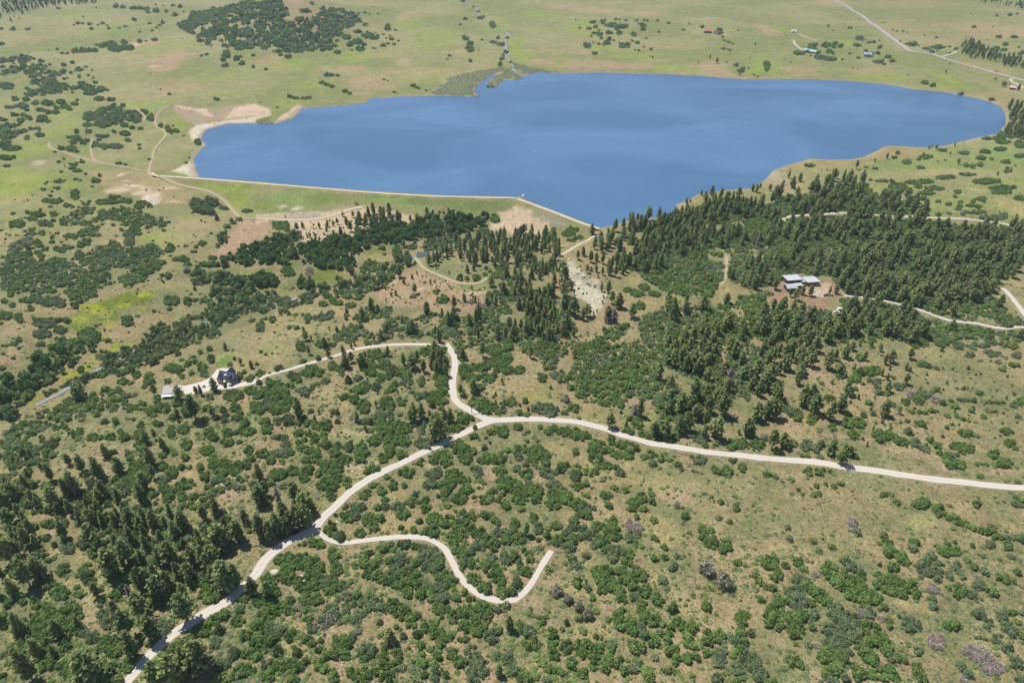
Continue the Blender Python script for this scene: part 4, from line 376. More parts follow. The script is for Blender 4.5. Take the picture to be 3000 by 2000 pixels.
CL = dict(bluff=(.37, .285, .205), green=(.205, .285, .085), bright=(.25, .315, .065), yellow=(.33, .37, .015), moss=(.15, .21, .02), tan=(.36, .285, .155), straw=(.40, .34, .165),
          pink=(.44, .295, .205), sand=(.62, .475, .35), white=(.62, .56, .47), grey=(.36, .33, .30), brown=(.24, .19, .12), dark=(.13, .15, .07), olive=(.235, .235, .115), gravel=(.60, .52, .44), lawn=(.17, .29, .05), red=(.36, .21, .155))
PAINT = '''
@tan .5 0 0: 380 360 90 25,90 390 60 15,1000 530 60 15,1650 780 300 60,1500 860 100 30,400 1530 140 60,560 60 200 30,1450 1520 200 50,170 750 30 60,2050 600 60 15
@pink .8 0 0: 1290 405 160 22,1560 530 150 45,1500 620 140 35,1240 525 80 15,1600 480 60 20,650 500 60 10
@sand .7 0 0: 1420 612 35 10,1250 412 50 10,370 1490 60 25,740 1480 40 12
@bright .8 0 0: 250 1390 200 70,560 1180 120 90,1650 1130 110 90,1330 960 250 40,90 1560 120 30,600 1020 100 80,1300 1070 60 80
@bright .4 0 0: 700 130 300 50,1000 250 250 60,1500 450 300 60,2100 700 300 60,2100 850 250 40
tan .55 0 0: 1900 200,2352 200,2352 30,1900 120
pink .75 1 0: 270 10,380 0,480 30,540 70,560 90,460 60,330 60
tan .75 1 0: 270 20,560 60,700 150,600 240,480 230,330 230,300 130
@pink .55 1 0: 150 560 120 40,900 640 120 30,1000 740 200 35,1350 560 80 30,1400 600 60 12,1100 800 250 25,1870 470 110 20,2100 590 110 12,1350 165 80 20,950 860 100 15,1420 120 40 12,1020 45 120 15,250 620 120 30
@straw .45 1 0: 1300 700 500 60,700 650 200 40,1600 660 300 30,1200 500 200 40,1400 150 120 60
@bright .7 1 0: 1650 350 220 100,1400 230 120 50,2200 230 120 60,900 520 150 60,300 950 120 50,300 600 200 60,500 780 150 40,1700 730 150 30,2250 600 60 50
@grey .55 1 0: 1850 760 170 60,1750 840 150 30
@pink .6 2 0: 650 480 160 22,250 570 160 25,700 600 330 45,1150 610 200 25,1850 620 150 60,2290 250 60 30,800 100 200 25,450 60 150 15,1950 690 120 20,1250 120 150 20
@bright .75 2 0: 800 440 150 30,1150 510 250 30,1500 620 250 25,100 520 100 50,450 580 50 30,2300 620 60 70,650 260 150 70,300 130 200 40,2200 650 100 30,30 440 80 90
@straw .4 2 0: 1500 400 300 50,1300 560 200 20,1850 300 200 40
@bright .8 3 0: 50 620 120 100,110 265 100 28,1000 710 260 35,1450 800 300 22,1680 740 50 100,700 400 150 30,1620 720 40 80
@pink .55 3 0: 300 640 200 30,900 650 200 20,20 300 80 30,600 30 120 20,2200 830 150 20,350 690 150 12,1100 270 60 15,1600 840 90 15,2150 300 300 60
@tan .5 3 0: 1500 280 500 80,1300 40 600 30,2000 900 300 50,2000 620 200 80,1900 250 300 40
@green .7 3 0: 1900 1450 400 100,1500 1530 500 50,2200 1400 200 100
tan .6 3 0: 250 1500,600 1455,900 1440,1080 1350,1400 1360,1500 1420,1300 1440,1000 1480,900 1530,300 1568,100 1568
bluff .9 0 0: 1570 960,1750 990,1950 1020,2150 960,2352 955,2352 1080,2100 1110,1900 1170,1780 1160,1700 1100,1640 1060
sand .8 0 0: 1580 970,1720 985,1900 1000,1960 1080,1880 1060,1780 1010,1700 1010
sand .85 0 0: 2160 985,2352 955,2352 1060,2200 1080,2050 1090,2120 1040
white .9 0 0: 1735 1200,1770 1290,1860 1325,1840 1365,1770 1430,1735 1490,1690 1520,1600 1568,1880 1568,1800 1490,1850 1410,1945 1350,1950 1330,1870 1280,1865 1230
white .9 0 0: 1750 1200,1800 1150,2100 1110,2352 1070,2352 1120,2100 1145,1900 1195,1850 1250,1850 1300,1780 1280
sand .85 1 0: 0 960,120 1000,150 1060,0 1110
sand .85 1 0: 145 1135,330 1000,380 965,435 990,380 1050,330 1092,175 1145
white .85 0 0: 1740 1470,1800 1420,1850 1365,1910 1335,1920 1350,1830 1410,1790 1500,1740 1530,1620 1568,1700 1568,1860 1568,1900 1530
white .85 0 1: 1570 0,1900 0,1880 60,1750 55,1640 20
tan .7 0 1: 740 0,1350 0,1500 100,1800 200,1750 300,1560 330,1380 300,1200 210,1000 190,900 110
@sand .8 0 1: 1090 180 110 30,1220 135 90 14,1080 45 30 18,1390 240 80 45,1330 200 60 20,1600 280 70 12,1200 90 60 10,1550 160 90 20,1330 160 90 12
@white .9 0 1: 1390 240 60 30,1430 280 40 25,1220 135 60 8,1080 45 28 14
@bright .85 0 1: 150 150 250 140,100 50 150 60,2200 290 140 80,2000 170 200 30,2250 140 200 30,1500 620 220 60,900 340 100 20,2300 420 60 15,1700 410 70 20,650 130 60 40,2030 960 80 30,2280 950 80 30
@straw .5 0 1: 60 300 120 40,200 60 100 40,60 600 100 60,1700 560 200 120,1650 1050 220 40,1500 100 200 40
@pink .7 0 1: 2300 520 150 60,2200 620 150 70,2080 740 80 40,640 1290 90 30,100 1460 120 40,1020 860 30 20,640 960 30 20
pink .85 0 1: 2352 450,2352 680,2200 740,2100 770,1990 790,1990 740,2120 640,2170 520,2240 450
moss .95 0 1: 620 1440,650 1350,750 1250,1000 1180,1200 1110,1430 1110,1380 1180,1200 1240,1080 1270,1090 1370,900 1400,900 1450,700 1470
@yellow .95 0 1: 820 1280 110 30,960 1310 60 40,1100 1230 60 20,1320 1160 90 25,1280 1280 60 12,700 1360 60 30,970 1420 50 30,950 1530 30 30
@bright .8 0 2: 900 130 90 40,820 250 90 40,680 310 90 25,1050 60 90 25,350 500 80 30,200 560 60 30,1200 40 80 30
yellow .9 0 2: 1040 15,940 90,880 150,780 230,640 290,545 345,560 370,660 340,780 300,860 200,960 130,1120 50
yellow .6 0 2: 560 420,300 520,220 560,290 590,330 545,450 490,580 440
lawn .95 0 2: 1965 190,2030 130,2120 105,2190 120,2165 165,2080 225,1990 225
straw .7 0 2: 1920 160,2050 95,2220 100,2300 180,2250 260,2100 260,2180 150,2100 110,1990 180,1960 230,1900 240
straw .6 0 2: 1450 420,1620 380,1850 320,1920 330,1700 400,1640 400
@straw .6 0 2: 900 820 180 60,850 930 140 30,700 850 120 60,500 660 60 40,2200 480 120 60,1750 960 70 90,2280 620 120 60
@pink .75 0 2: 1020 1110 60 90,820 1290 60 110,700 1240 50 30,2070 1400 110 60,2150 1290 60 50,200 1250 40 40,1430 960 40 60,1620 1200 60 60,1150 1010 80 40,960 600 40 40,1990 640 40 70,1760 1010 40 90,2250 550 80 40,600 1130 40 40,150 60 100 30,40 290 30 40,60 150 90 60
@grey .5 0 2: 1110 620 40 50,2050 1370 30 20
@pink .8 0 3: 620 60 50 110,30 330 60 100,490 360 70 70,940 600 50 40,640 1320 60 50,1790 800 60 60,1560 980 90 60,820 1000 60 60,1940 1300 60 80,420 1500 80 50,120 140 60 50,500 170 60 20,1420 180 50 60,980 1410 40 40
@straw .7 0 3: 120 610 120 80,640 680 120 80,60 1130 70 70,900 780 90 90,1500 950 80 60,60 1420 80 60,1180 840 60 60,2250 1100 60 60,950 560 60 60,100 1300 60 60
@grey .6 0 3: 820 800 60 16,930 640 20 20,2150 860 60 22
@green .85 1 1: 300 300 350 70,1100 260 300 30,60 360 80 40,700 280 200 30,1500 300 300 35,2050 320 300 30,400 220 350 40
@dark .4 1 1: 700 240 200 20,1500 280 120 15,2100 300 150 15
@moss .6 1 1: 700 280 140 20,60 340 60 25
sand .8 1 1: 0 400,270 385,600 375,980 335,1300 380,1500 430,1560 455,1300 480,1000 590,780 640,420 660,330 620,300 560,330 520,150 450,60 480,0 500
grey .8 1 1: 250 400,580 385,600 420,520 440,300 440
pink .8 1 1: 0 480,130 470,170 560,100 650,0 700
@white .8 1 1: 370 360 50 15,250 330 50 8
sand .9 1 1: 2352 335,2215 400,2250 480,2160 480,2140 520,2170 560,2352 560
sand .95 2 1: 0 308,40 316,190 380,175 420,330 480,400 560,300 600,0 600
grey .7 2 1: 190 385,400 440,560 500,640 530,450 510,330 480,180 420
pink .75 1 1: 1090 1110,1240 990,1330 940,1400 890,1500 880,1560 930,1700 1000,1900 1070,2120 1110,2220 1240,2000 1300,1860 1290,1500 1250,1250 1250,1140 1210
@white .7 1 1: 1520 1092 60 10,2000 1105 90 12,1280 1020 40 14,1490 790 40 10
@green .6 1 1: 1900 1060 250 30,1700 830 160 60,600 1270 250 40,2130 970 60 30
@moss .75 1 1: 620 960 180 70,1080 770 90 50,300 860 60 30,100 900 100 20,150 1100 200 50,560 1030 60 40
@straw .7 1 1: 1480 680 60 40,1100 800 120 30,200 1400 200 100,500 1450 200 100,250 1530 200 60,380 1300 200 60,60 1020 70 60
@pink .6 1 1: 1460 1400 90 25,1900 1250 90 50,750 1280 120 40,1180 1350 90 40,2250 1180 90 80
tan .8 2 1: 460 760,560 700,700 640,760 560,700 520,820 525,930 500,860 580,760 640,640 740,720 860,880 860,900 980,820 1000,640 900,600 860
white .9 2 1: 520 790,600 870,700 980,820 1010,790 1060,860 1150,830 1240,740 1340,690 1300,670 1210,560 1150,530 1000,515 880
grey .7 2 1: 560 940,640 970,760 1010,800 1040,790 1080,680 1060,600 1000
@pink .7 2 1: 430 1080 40 120,1560 310 60 30,2050 310 80 40,1700 490 80 22,1060 1330 40 60,1650 720 40 60,2000 680 30 40,1230 450 150 20,1960 900 20 80
@bright .8 2 1: 1510 1170 70 50,560 540 120 25,1890 720 30 50,1100 1010 70 25,1180 1290 40 30
@straw .7 2 1: 1130 1020 80 40,1250 1190 90 30,1100 1170 60 40,2260 950 70 40,2330 80 40 60,1780 200 200 30,2180 360 90 40,1940 1060 50 40
@grey .6 3 1: 60 70 90 60
@straw .5 3 1: 300 150 60 60,240 220 50 50
@pink .75 3 1: 950 290 160 40,1040 330 90 40,470 200 40 60,800 780 40 50,860 890 40 30,1400 1050 40 60,1100 1360 50 40,700 1530 60 60,1450 800 40 30,150 150 70 50,860 1330 50 40
@bright .55 3 1: 1700 300 300 60,2250 350 150 80,2050 870 120 70,1150 150 300 30,2300 120 90 60,1500 360 90 60,2200 1010 70 40
@straw .6 3 1: 2250 330 120 90,1950 180 90 20,1600 20 500 30,2250 1200 90 90,1450 420 60 40,2300 1300 60 60,1800 1350 90 50,1180 1530 100 40,950 1440 60 40
red .85 3 1: 0 1190,60 1040,190 970,300 1010,560 1010,680 1100,570 1180,520 1290,420 1310,380 1250,300 1190,100 1200
sand .8 3 1: 380 1060,560 1020,600 1100,540 1160,420 1160,330 1110
@straw .7 1 2: 150 120 200 90,700 540 130 100,640 460 120 50,850 840 180 60,1050 520 100 40,900 1200 120 40,1300 460 90 30,900 1300 120 90,560 1330 60 60,2250 420 100 60,1760 600 60 40,1250 1400 90 60,1980 950 70 40,1600 1180 60 40,2300 560 60 40
@green .5 1 2: 100 60 150 60,560 60 120 40,450 180 60 30,850 890 160 40,600 1500 70 50,1480 1280 80 30,1760 1460 60 40,1850 620 60 30,0 740 60 60
@pink .8 1 2: 150 1130 140 30,950 1140 160 18,1600 270 80 60,240 770 60 40,60 1250 50 80,600 960 40 60,2060 940 90 30,2130 1230 60 120,1990 1540 80 60,1720 890 50 50,1620 1370 40 40,560 640 40 50,1490 780 30 90,1640 900 40 60
sand .8 1 2: 560 1135,660 1130,820 1130,960 1120,1130 1095,1140 1125,980 1160,820 1170,560 1165
sand .7 1 2: 680 815,800 830,1080 850,1060 862,860 850,690 840
@tan .75 2 2: 200 400 230 110,120 330 100 60,420 980 120 60,1100 1250 300 100,700 900 100 30
@bright .45 2 2: 330 420 80 60,650 650 150 50,330 500 70 40,1000 620 120 30,1290 690 60 40,2100 620 60 40
@yellow .35 2 2: 220 490 60 25,150 480 60 60,1250 740 50 30
@pink .75 2 2: 1750 870 220 60,2050 680 90 50,1560 900 70 30,1750 480 60 60,1400 420 30 60,1850 340 30 50,1600 1130 70 70,1560 1440 120 60,1990 1480 70 22,230 1210 40 60,300 1400 40 50,520 60 30 60,1880 90 50 40,1300 610 70 40,1080 560 60 30,880 1060 60 30,1250 1560 60 30,1440 1380 90 60
@straw .65 2 2: 350 1010 200 60,1100 1120 150 50,1300 1250 300 80,1500 1330 250 60,1200 720 150 30,1900 1300 200 60,2150 1330 200 60,2220 1260 60 40
@olive .7 2 2: 1300 1180 250 50,2000 1260 300 60,2000 1400 250 60,2250 1130 150 30
@pink .75 3 2: 450 250 60 120,560 400 80 60,900 440 90 60,1280 520 80 40,200 760 160 50,550 850 160 30,880 900 70 40,1150 960 150 30,1450 1050 120 50,1620 1180 60 60,2100 1190 200 40,1980 260..
@straw .6 3 2: 350 820 250 40,760 120 120 60,950 210 100 50,1500 90 250 60,1300 950 200 40,1900 30..
@olive .75 3 2: 1900 300 300 150,2000 760 250 60,1150 1110 250 60,1200 1320 400 40,1800 1400 400 40,2000 900 200 60,2150 450 200 60
@tan .6 3 2: 1500 750 200 60,700 1450 500 60,1250 800 200 80,200 1420 100 60,1000 1550 200 60
@bright .4 3 2: 120 1520 60 30,500 1540 60 20,1330 1090 30 15,1600 230 60 20
@pink .8 1 3: 1580 860 90 70,1200 980 90 50,2190 980 70 60,1150 1190 160 60,1450 1170 40 80,1880 1220 100 80,1650 1270 40 90,700 1150 60 60,900 1180 40 120,2200 1430 70 120,760 1420 90 70,1300 1520 60 40,650 440 40 110,800 500 60 70,210 590 40 60,210 780 40 40,360 1020 60 30,2290 560 50 90,2220 300 40 100,1980 230 40 60,2070 150..
@straw .75 1 3: 1150 30 60 60,1380 80 90 30,1230 140 120 40,900 560 90 60,1260 760 100 50,1280 430..
@green .55 1 3: 820 130 90 40,760 70 60 30,1040 200 60 30,1240 1020 40 30
@pink .75 2 3: 100 860 160 60,380 620 90 50,330 1000 90 50,850 890 70 50,1050 1230 60 60,1100 1340 40 40,1530 1190 50 40,2060 1250 50 60,1650 270 40 120,280 290 60 60,600 1160 60 50,1770 1090 40 60,1200 460 60 60,900 1550 200 30
@red .5 2 3: 1750 670 60 40
@straw .85 2 3: 480 680 160 60,800 760 90 60,1300 560 120 80,1400 200 150 80,640 1050 160 60,1350 1280 60 60,1150 1330 120 40,760 470 80 60,1480 750 100 60,1650 850 100 90,1750 1500..,700 1080 120 60,1000 860 90 60,1250 120 120 60
@olive .8 2 3: 2150 150 200 120,2050 700 90 60,2300 1200 90 200,2250 100 200 80,400 960 80 50
@olive .85 3 3: 200 60 250 50,1900 120..,1100 120 300 30,1900 950 60 60,1900 1000 150 90,2200 850 180 80,1600 950 120 60,100 1250 120 60,1400 1120 90 30
@tan .8 3 3: 900 320 160 120,500 200 200 60,600 330 60 60,1350 850 180 60,1430 260 90 50,1000 1000 60 60,1150 1100 60 90,760 1350 60 60,1200 1500..,1600 1350 100 60,2100 480 120 40,2260 110 90 30,1650 140 60 20,2000 1250 300 60
@straw .7 3 3: 1300 830 130 40,1450 80 200 60,150 330 90 40,1700 60 40 30,1500 900 90 40,2200 100 100 40
'''
PAINTS = []
for line in PAINT.strip().splitlines():
    head, body = line.split(':'); nm, st, c, r = head.split(); c = int(c); r = int(r)
    body = ','.join(e for e in body.split(',') if '..' not in e and e.strip())
    if nm[0] == '@':
        for x, y, rx, ry in nums(body):
            px, py = tp(c, r, x, y); wx, wy = land1(px, py); s = float(s_of(py)); d = float(dep_of(py))
            PAINTS.append((CL[nm[1:]], float(st), None, (wx, wy, rx / K / s, ry / K / s / math.sin(d))))
    else:
        pts = [tp(c, r, *e) for e in nums(body)]; X, Y = land([p[0] for p in pts], [p[1] for p in pts])
        PAINTS.append((CL[nm], float(st), list(zip(X, Y)), None))

# ------------------------------------------------------------------ roads and paths (centre lines, width in metres)
ROADS = [
 ('main_road', 'gravel', 5.9, '3 2:2500 1358,2352 1350,1900 1308,1400 1250,1000 1190,700 1152,350 1105,0 1078|2 2:2100 1050,1800 1018,1500 972,1250 928,1050 873,850 800,720 768,600 742,450 728,300 720,100 716|1 2:2352 720,2200 728,2130 745,2080 762,1990 800,1800 895,1600 992,1400 1090,1200 1180,1050 1260,900 1360,780 1468,690 1555|1 3:640 30,600 75,560 130,500 185,420 205,340 245,225 318,130 390,60 470,0 570|0 3:2300 620,2250 680,2150 765,2050 840,1950 895,1850 950,1740 1020,1650 1080,1560 1140,1480 1215,1400 1290,1310 1380,1260 1450,1180 1540,1100 1640'),
 ('gravel_road', 'gravel', 5.6, '1 2:1745 20,1790 80,1822 150,1828 230,1815 320,1808 400,1812 500,1850 565,1950 630,2060 685,2120 715,2200 722'),
 ('driveway', 'gravel', 3.6, '0 2:2180 415,2352 375|1 2:100 318,300 262,480 205,700 145,850 95,1000 60,1200 38,1400 28,1620 32,1740 30'),
 ('dirt_track', 'gravel', 3.6, '1 3:560 165,600 200,660 245,760 283,900 275,1100 247,1300 228,1450 228,1600 255,1720 325,1790 430,1860 565,1950 680,2080 775,2220 812,2352 808|2 3:40 790,100 745,150 690,200 620,280 480,365 355'),
 ('dam_road', 'sand', 4.6, '0 1:1400 20,1430 45,1500 52,1900 80,2352 116|1 1:500 158,1000 198,1600 234,2352 252|2 1:40 260,100 278,350 370,600 468,720 510,800 535'),
 ('dirt_road', 'track', 4.4, '0 1:1370 -10,1372 20,1400 50,1600 115,1800 165,1950 208,2070 285,2150 380,2220 432,2352 442'),
 ('sandy_road', 'sand', 4.2, '1 1:0 440,150 450,300 456,500 452,640 430,760 395,870 355,980 338'),
 ('grass_track', 'track', 3.4, '0 0:1370 1568,1400 1450,1430 1360,1490 1290,1525 1240,1500 1200,1445 1170,1425 1110,1450 1050,1520 990,1600 955,1720 930,1900 912'),
 ('grass_track', 'faint', 3.2, '0 0:1900 912,2352 880|1 0:0 875,300 845,430 805,520 740,600 700,780 640,930 550,1040 440,1130 370,1290 285'),
 ('grass_track', 'track', 3.2, '0 0:445 1310,465 1360,600 1405,750 1455,900 1490,1100 1530,1290 1568|0 1:1360 5'),
 ('grass_track', 'track', 2.4, '0 0:855 1270,835 1340,845 1420,870 1490'),
 ('grass_track', 'track', 3.0, '0 0:1165 972,1260 1005,1320 1060,1332 1095,1305 1125'),
 ('grass_track', 'faint', 3.0, '0 0:1425 265,1440 320,1465 375,1400 398,1250 440,1120 510,1190 590,1120 650,1380 680,1400 720,1340 770,1500 830,1520 860,1430 900,1180 945'),
 ('county_road', 'asphalt', 9.0, '3 0:540 -45,600 0,750 82,950 222,1100 325,1250 432,1320 475,1500 500,1600 535,1900 620,2150 690,2352 745,2500 790'),
 ('farm_lane', 'sand', 5.0, '3 0:1580 527,1650 510,1740 475'),
 ('farm_lane', 'sand', 5.0, '3 0:1940 460,2030 455'),
 ('farm_lane', 'sand', 5.5, '3 0:2270 725,2225 735,2240 755,2290 780,2352 815'),
 ('farm_lane', 'sand', 4.5, '3 0:255 310,350 345,450 380'),
 ('farm_lane', 'sand', 4.5, '3 0:235 370,250 410,320 465'),
 ('farm_lane', 'faint', 4.5, '3 0:760 488,780 475,860 470,960 468,1050 460,1300 470'),
 ('farm_lane', 'faint', 4.0, '3 0:450 380,700 385,880 420,1300 465'),
 ('farm_lane', 'faint', 4.0, '2 0:1350 195,1740 245,2000 285,2352 330'),
 ('dirt_road', 'track', 3.6, '1 1:1465 800,1510 860,1560 910,1700 970,1850 1030,1990 1043,2070 1022,2125 985'),
 ('dirt_road', 'sand', 3.4, '2 1:760 600,690 645,600 690,520 740,440 785'),
 ('white_road', 'gravel', 3.8, '3 1:1300 420,1500 436,1650 440,1850 452,2050 475,2230 502'),
 ('white_road', 'gravel', 4.2, '3 1:135 455,200 425,290 415,420 408,530 400,620 395,740 392,1000 410,1190 422,1300 425'),
 ('white_road', 'gravel', 5.0, '3 1:2150 1080,2200 1120,2270 1210,2352 1310,2450 1420'),
 ('white_road', 'gravel', 3.4, '3 1:700 1150,850 1165,1080 1200,1250 1240,1390 1280,1590 1355,1700 1382,1900 1402,2050 1437,2200 1452,2280 1437,2450 1450'),
 ('dirt_road', 'track', 3.0, '2 1:1925 1050,1960 980,1975 880,1970 790'),
 ('foot_trail', 'faint', 1.4, '2 2:1655 1180,1660 1350,1665 1568|2 3:1665 0,1690 300,1700 900,1740 1200,1790 1568'),
 ('foot_trail', 'faint', 1.2, '2 3:1840 0,1900 300,1990 900,1960 1200,2000 1400,1970 1568'),
 ('foot_trail', 'faint', 1.4, '1 2:60 1080,150 1130,400 1150,640 1130,820 1150,1000 1140,1180 1090,1330 1105'),
]
def smooth_line(pts, step=3.0):
    P = np.array(pts, float); P = np.vstack([2 * P[0] - P[1], P, 2 * P[-1] - P[-2]]); out = []
    for i in range(1, len(P) - 2):
        n = max(2, int(np.hypot(*(P[i + 1] - P[i])) / step)); t = np.linspace(0, 1, n, endpoint=False)[:, None]
        out.append(0.5 * (2 * P[i] + (P[i + 1] - P[i - 1]) * t + (2 * P[i - 1] - 5 * P[i] + 4 * P[i + 1] - P[i + 2]) * t ** 2 + (3 * P[i] - P[i - 1] - 3 * P[i + 1] + P[i + 2]) * t ** 3))
    return np.vstack(out + [P[-2:-1]])
ROADW = []
for nm, surf, w, spec in ROADS:
    pts = chain(spec); X, Y = land([p[0] for p in pts], [p[1] for p in pts])
    if nm == 'dam_road':
        X, Y = plane([p[0] for p in pts], [p[1] for p in pts], 3.0)
    ROADW.append((nm, surf, w, smooth_line(list(zip(X, Y)))))

# ------------------------------------------------------------------ the ground sheet
def mesh_obj(name, co, faces, mats=(), parent=None, smooth=False):
    me = bpy.data.meshes.new(name); co = np.asarray(co, np.float32)
    if isinstance(faces, np.ndarray):
        nf, k = faces.shape
        me.vertices.add(len(co)); me.vertices.foreach_set('co', co.ravel()); me.loops.add(nf * k); me.loops.foreach_set('vertex_index', faces.astype(np.int32).ravel())
        me.polygons.add(nf); me.polygons.foreach_set('loop_start', np.arange(0, nf * k, k, dtype=np.int32)); me.polygons.foreach_set('loop_total', np.full(nf, k, np.int32))
        me.update(calc_edges=True)
    else:
        me.from_pydata([tuple(map(float, v)) for v in co], [], faces); me.update()
    if smooth: me.polygons.foreach_set('use_smooth', np.ones(len(me.polygons), bool))
    for m in (mats if isinstance(mats, (list, tuple)) else [mats]): me.materials.append(m)
    o = bpy.data.objects.new(name, me); COL.objects.link(o)
    if parent: o.parent = parent
    return o
def structure(o): o['kind'] = 'structure'; return o
rows_py = np.concatenate([np.arange(2350, 2060, -12), np.arange(2060, -60, -3.6), np.arange(-60, -300, -8)])
rowY = plane(np.full(len(rows_py), 1500.0), rows_py, 0.0)[1]
rowY = np.concatenate([[-500, -250, -80, 0, 40, 80], rowY, [rowY[-1] * 1.4, rowY[-1] * 2, rowY[-1] * 3]]); rowY = np.unique(rowY)
uu = np.concatenate([np.linspace(-1.8, -0.92, 14)[:-1], np.linspace(-0.92, 0.92, 860), np.linspace(0.92, 1.8, 14)[1:]])
halfw = np.maximum(rowY, 0) + 420 * np.exp(-np.maximum(rowY, 0) / 600.0)
# width of a row grows with distance like a map sheet spread in front of the hill
halfw = (np.maximum(rowY, 0) * 0.83 + 180)
Xg = uu[None, :] * halfw[:, None] / 0.92 * 1.08; Yg = np.repeat(rowY[:, None], len(uu), 1)
Zg = ground_z(Xg.ravel(), Yg.ravel()); gx = Xg.ravel(); gy = Yg.ravel()
nr, nc = Xg.shape
idx = np.arange(nr * nc).reshape(nr, nc)
quads = np.stack([idx[:-1, :-1], idx[:-1, 1:], idx[1:, 1:], idx[1:, :-1]], -1).reshape(-1, 4)
# ground cover colours from where things really grow
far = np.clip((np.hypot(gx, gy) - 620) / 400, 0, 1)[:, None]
n1 = fbm(gx, gy, 150, 21, 4)[:, None]; n2 = fbm(gx, gy, 38, 31, 4)[:, None]; n3 = fbm(gx, gy, 9, 41, 3)[:, None]
near_c = np.array(CL['olive']) * (1 - np.clip((n2 - .36) * 4.0, 0, 1)) + np.array(CL['tan']) * np.clip((n2 - .36) * 4.0, 0, 1)
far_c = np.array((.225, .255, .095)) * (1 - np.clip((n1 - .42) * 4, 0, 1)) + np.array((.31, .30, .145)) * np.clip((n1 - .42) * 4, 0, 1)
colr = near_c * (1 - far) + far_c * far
colr = colr * (0.88 + 0.2 * n3)
wx = gx + (fbm(gx, gy, 22, 51, 3) - .5) * 16; wy = gy + (fbm(gx, gy, 22, 61, 3) - .5) * 16
fx_ = gx + (fbm(gx, gy, 7, 52, 2) - .5) * 6; fy_ = gy + (fbm(gx, gy, 7, 62, 2) - .5) * 6
for c, st, poly, ell in PAINTS:
    if poly is None:
        ex, ey, rx, ry = ell; m = (np.abs(gx - ex) < 2.2 * rx + 12) & (np.abs(gy - ey) < 2.2 * ry + 12)
        if not m.any(): continue
        d = np.hypot((wx[m] - ex) / rx, (wy[m] - ey) / ry); a = np.clip((1.35 - d) / 0.7, 0, 1) * np.clip(0.35 + (fbm(gx[m], gy[m], min(rx, ry) * .8 + 3, 71, 3)) * 1.3, 0, 1)
    else:
        q = np.array(poly); m = (gx > q[:, 0].min() - 15) & (gx < q[:, 0].max() + 15) & (gy > q[:, 1].min() - 15) & (gy < q[:, 1].max() + 15)
        if not m.any(): continue
        sd = sdist(fx_[m], fy_[m], poly); a = np.clip(0.5 - sd / 3.5, 0, 1) * (0.8 + 0.2 * np.clip(n3[m, 0] * 2, 0, 1))
    a = (a * st)[:, None]; colr[m] = colr[m] * (1 - a) + np.array(c) * a
sdl = np.full(len(gx), 1e3); m = (gx > -600) & (gx < 1100) & (gy > 500) & (gy < 1700); sdl[m] = sdist(gx[m], gy[m], LAKE)
shore = np.clip(1.2 - np.maximum(sdl, 0) / (5 + 9 * fbm(gx, gy, 60, 81, 2)), 0, 1)[:, None] * .85
nearby = (seg_dist(gx[m], gy[m], DAM)); sc = np.ones(len(gx)); sc[m] = np.clip((nearby - 6) / 8, 0.15, 1)
shore = shore * sc[:, None]
sh_c = np.array((.27, .22, .145)) * n2 + np.array((.43, .34, .235)) * (1 - n2)
colr = colr * (1 - shore) + sh_c * shore
for nm, surf, w, L in ROADW:                                            # worn verges beside the roads
    if surf in ('gravel', 'sand', 'asphalt', 'track', 'faint'):
        L2 = L[::4] if len(L) > 8 else L; m = (gx > L[:, 0].min() - 12) & (gx < L[:, 0].max() + 12) & (gy > L[:, 1].min() - 12) & (gy < L[:, 1].max() + 12)
        ii = np.nonzero(m)[0]
        if len(ii) == 0: continue
        d = np.full(len(ii), 1e9)
        for k in range(0, len(L2) - 1, 24):
            seg = L2[k:k + 25]; mm = (gx[ii] > seg[:, 0].min() - 12) & (gx[ii] < seg[:, 0].max() + 12) & (gy[ii] > seg[:, 1].min() - 12) & (gy[ii] < seg[:, 1].max() + 12)
            if mm.any(): d[mm] = np.minimum(d[mm], seg_dist(gx[ii][mm], gy[ii][mm], [tuple(p) for p in seg]))
        a = (np.clip(1 - (d - w * .5) / (1.6 + 2.5 * n2[ii, 0]), 0, 1) * (.6 if surf != 'faint' else .35))[:, None]
        if surf == 'faint': a = (np.clip(1.3 - d / (w * .6), 0, 1) * .5)[:, None]
        colr[ii] = colr[ii] * (1 - a) + np.array((.42, .34, .21)) * a
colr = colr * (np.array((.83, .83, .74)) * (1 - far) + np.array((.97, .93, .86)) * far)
g = structure(mesh_obj('ground', np.stack([gx, gy, Zg], 1), quads, ground_material(), smooth=True))
ca = g.data.color_attributes.new('cover', 'FLOAT_COLOR', 'POINT'); ca.data.foreach_set('color', np.concatenate([colr, np.ones((len(gx), 1))], 1).astype(np.float32).ravel())
rc = g.data.attributes.new('rough_cover', 'FLOAT', 'POINT')
lum = colr.mean(1); rc.data.foreach_set('value', (np.clip(1.0 - np.abs(lum - .24) * 3.2, 0.05, 1) * np.clip(1.15 - far[:, 0] * .75, 0, 1)).astype(np.float32))

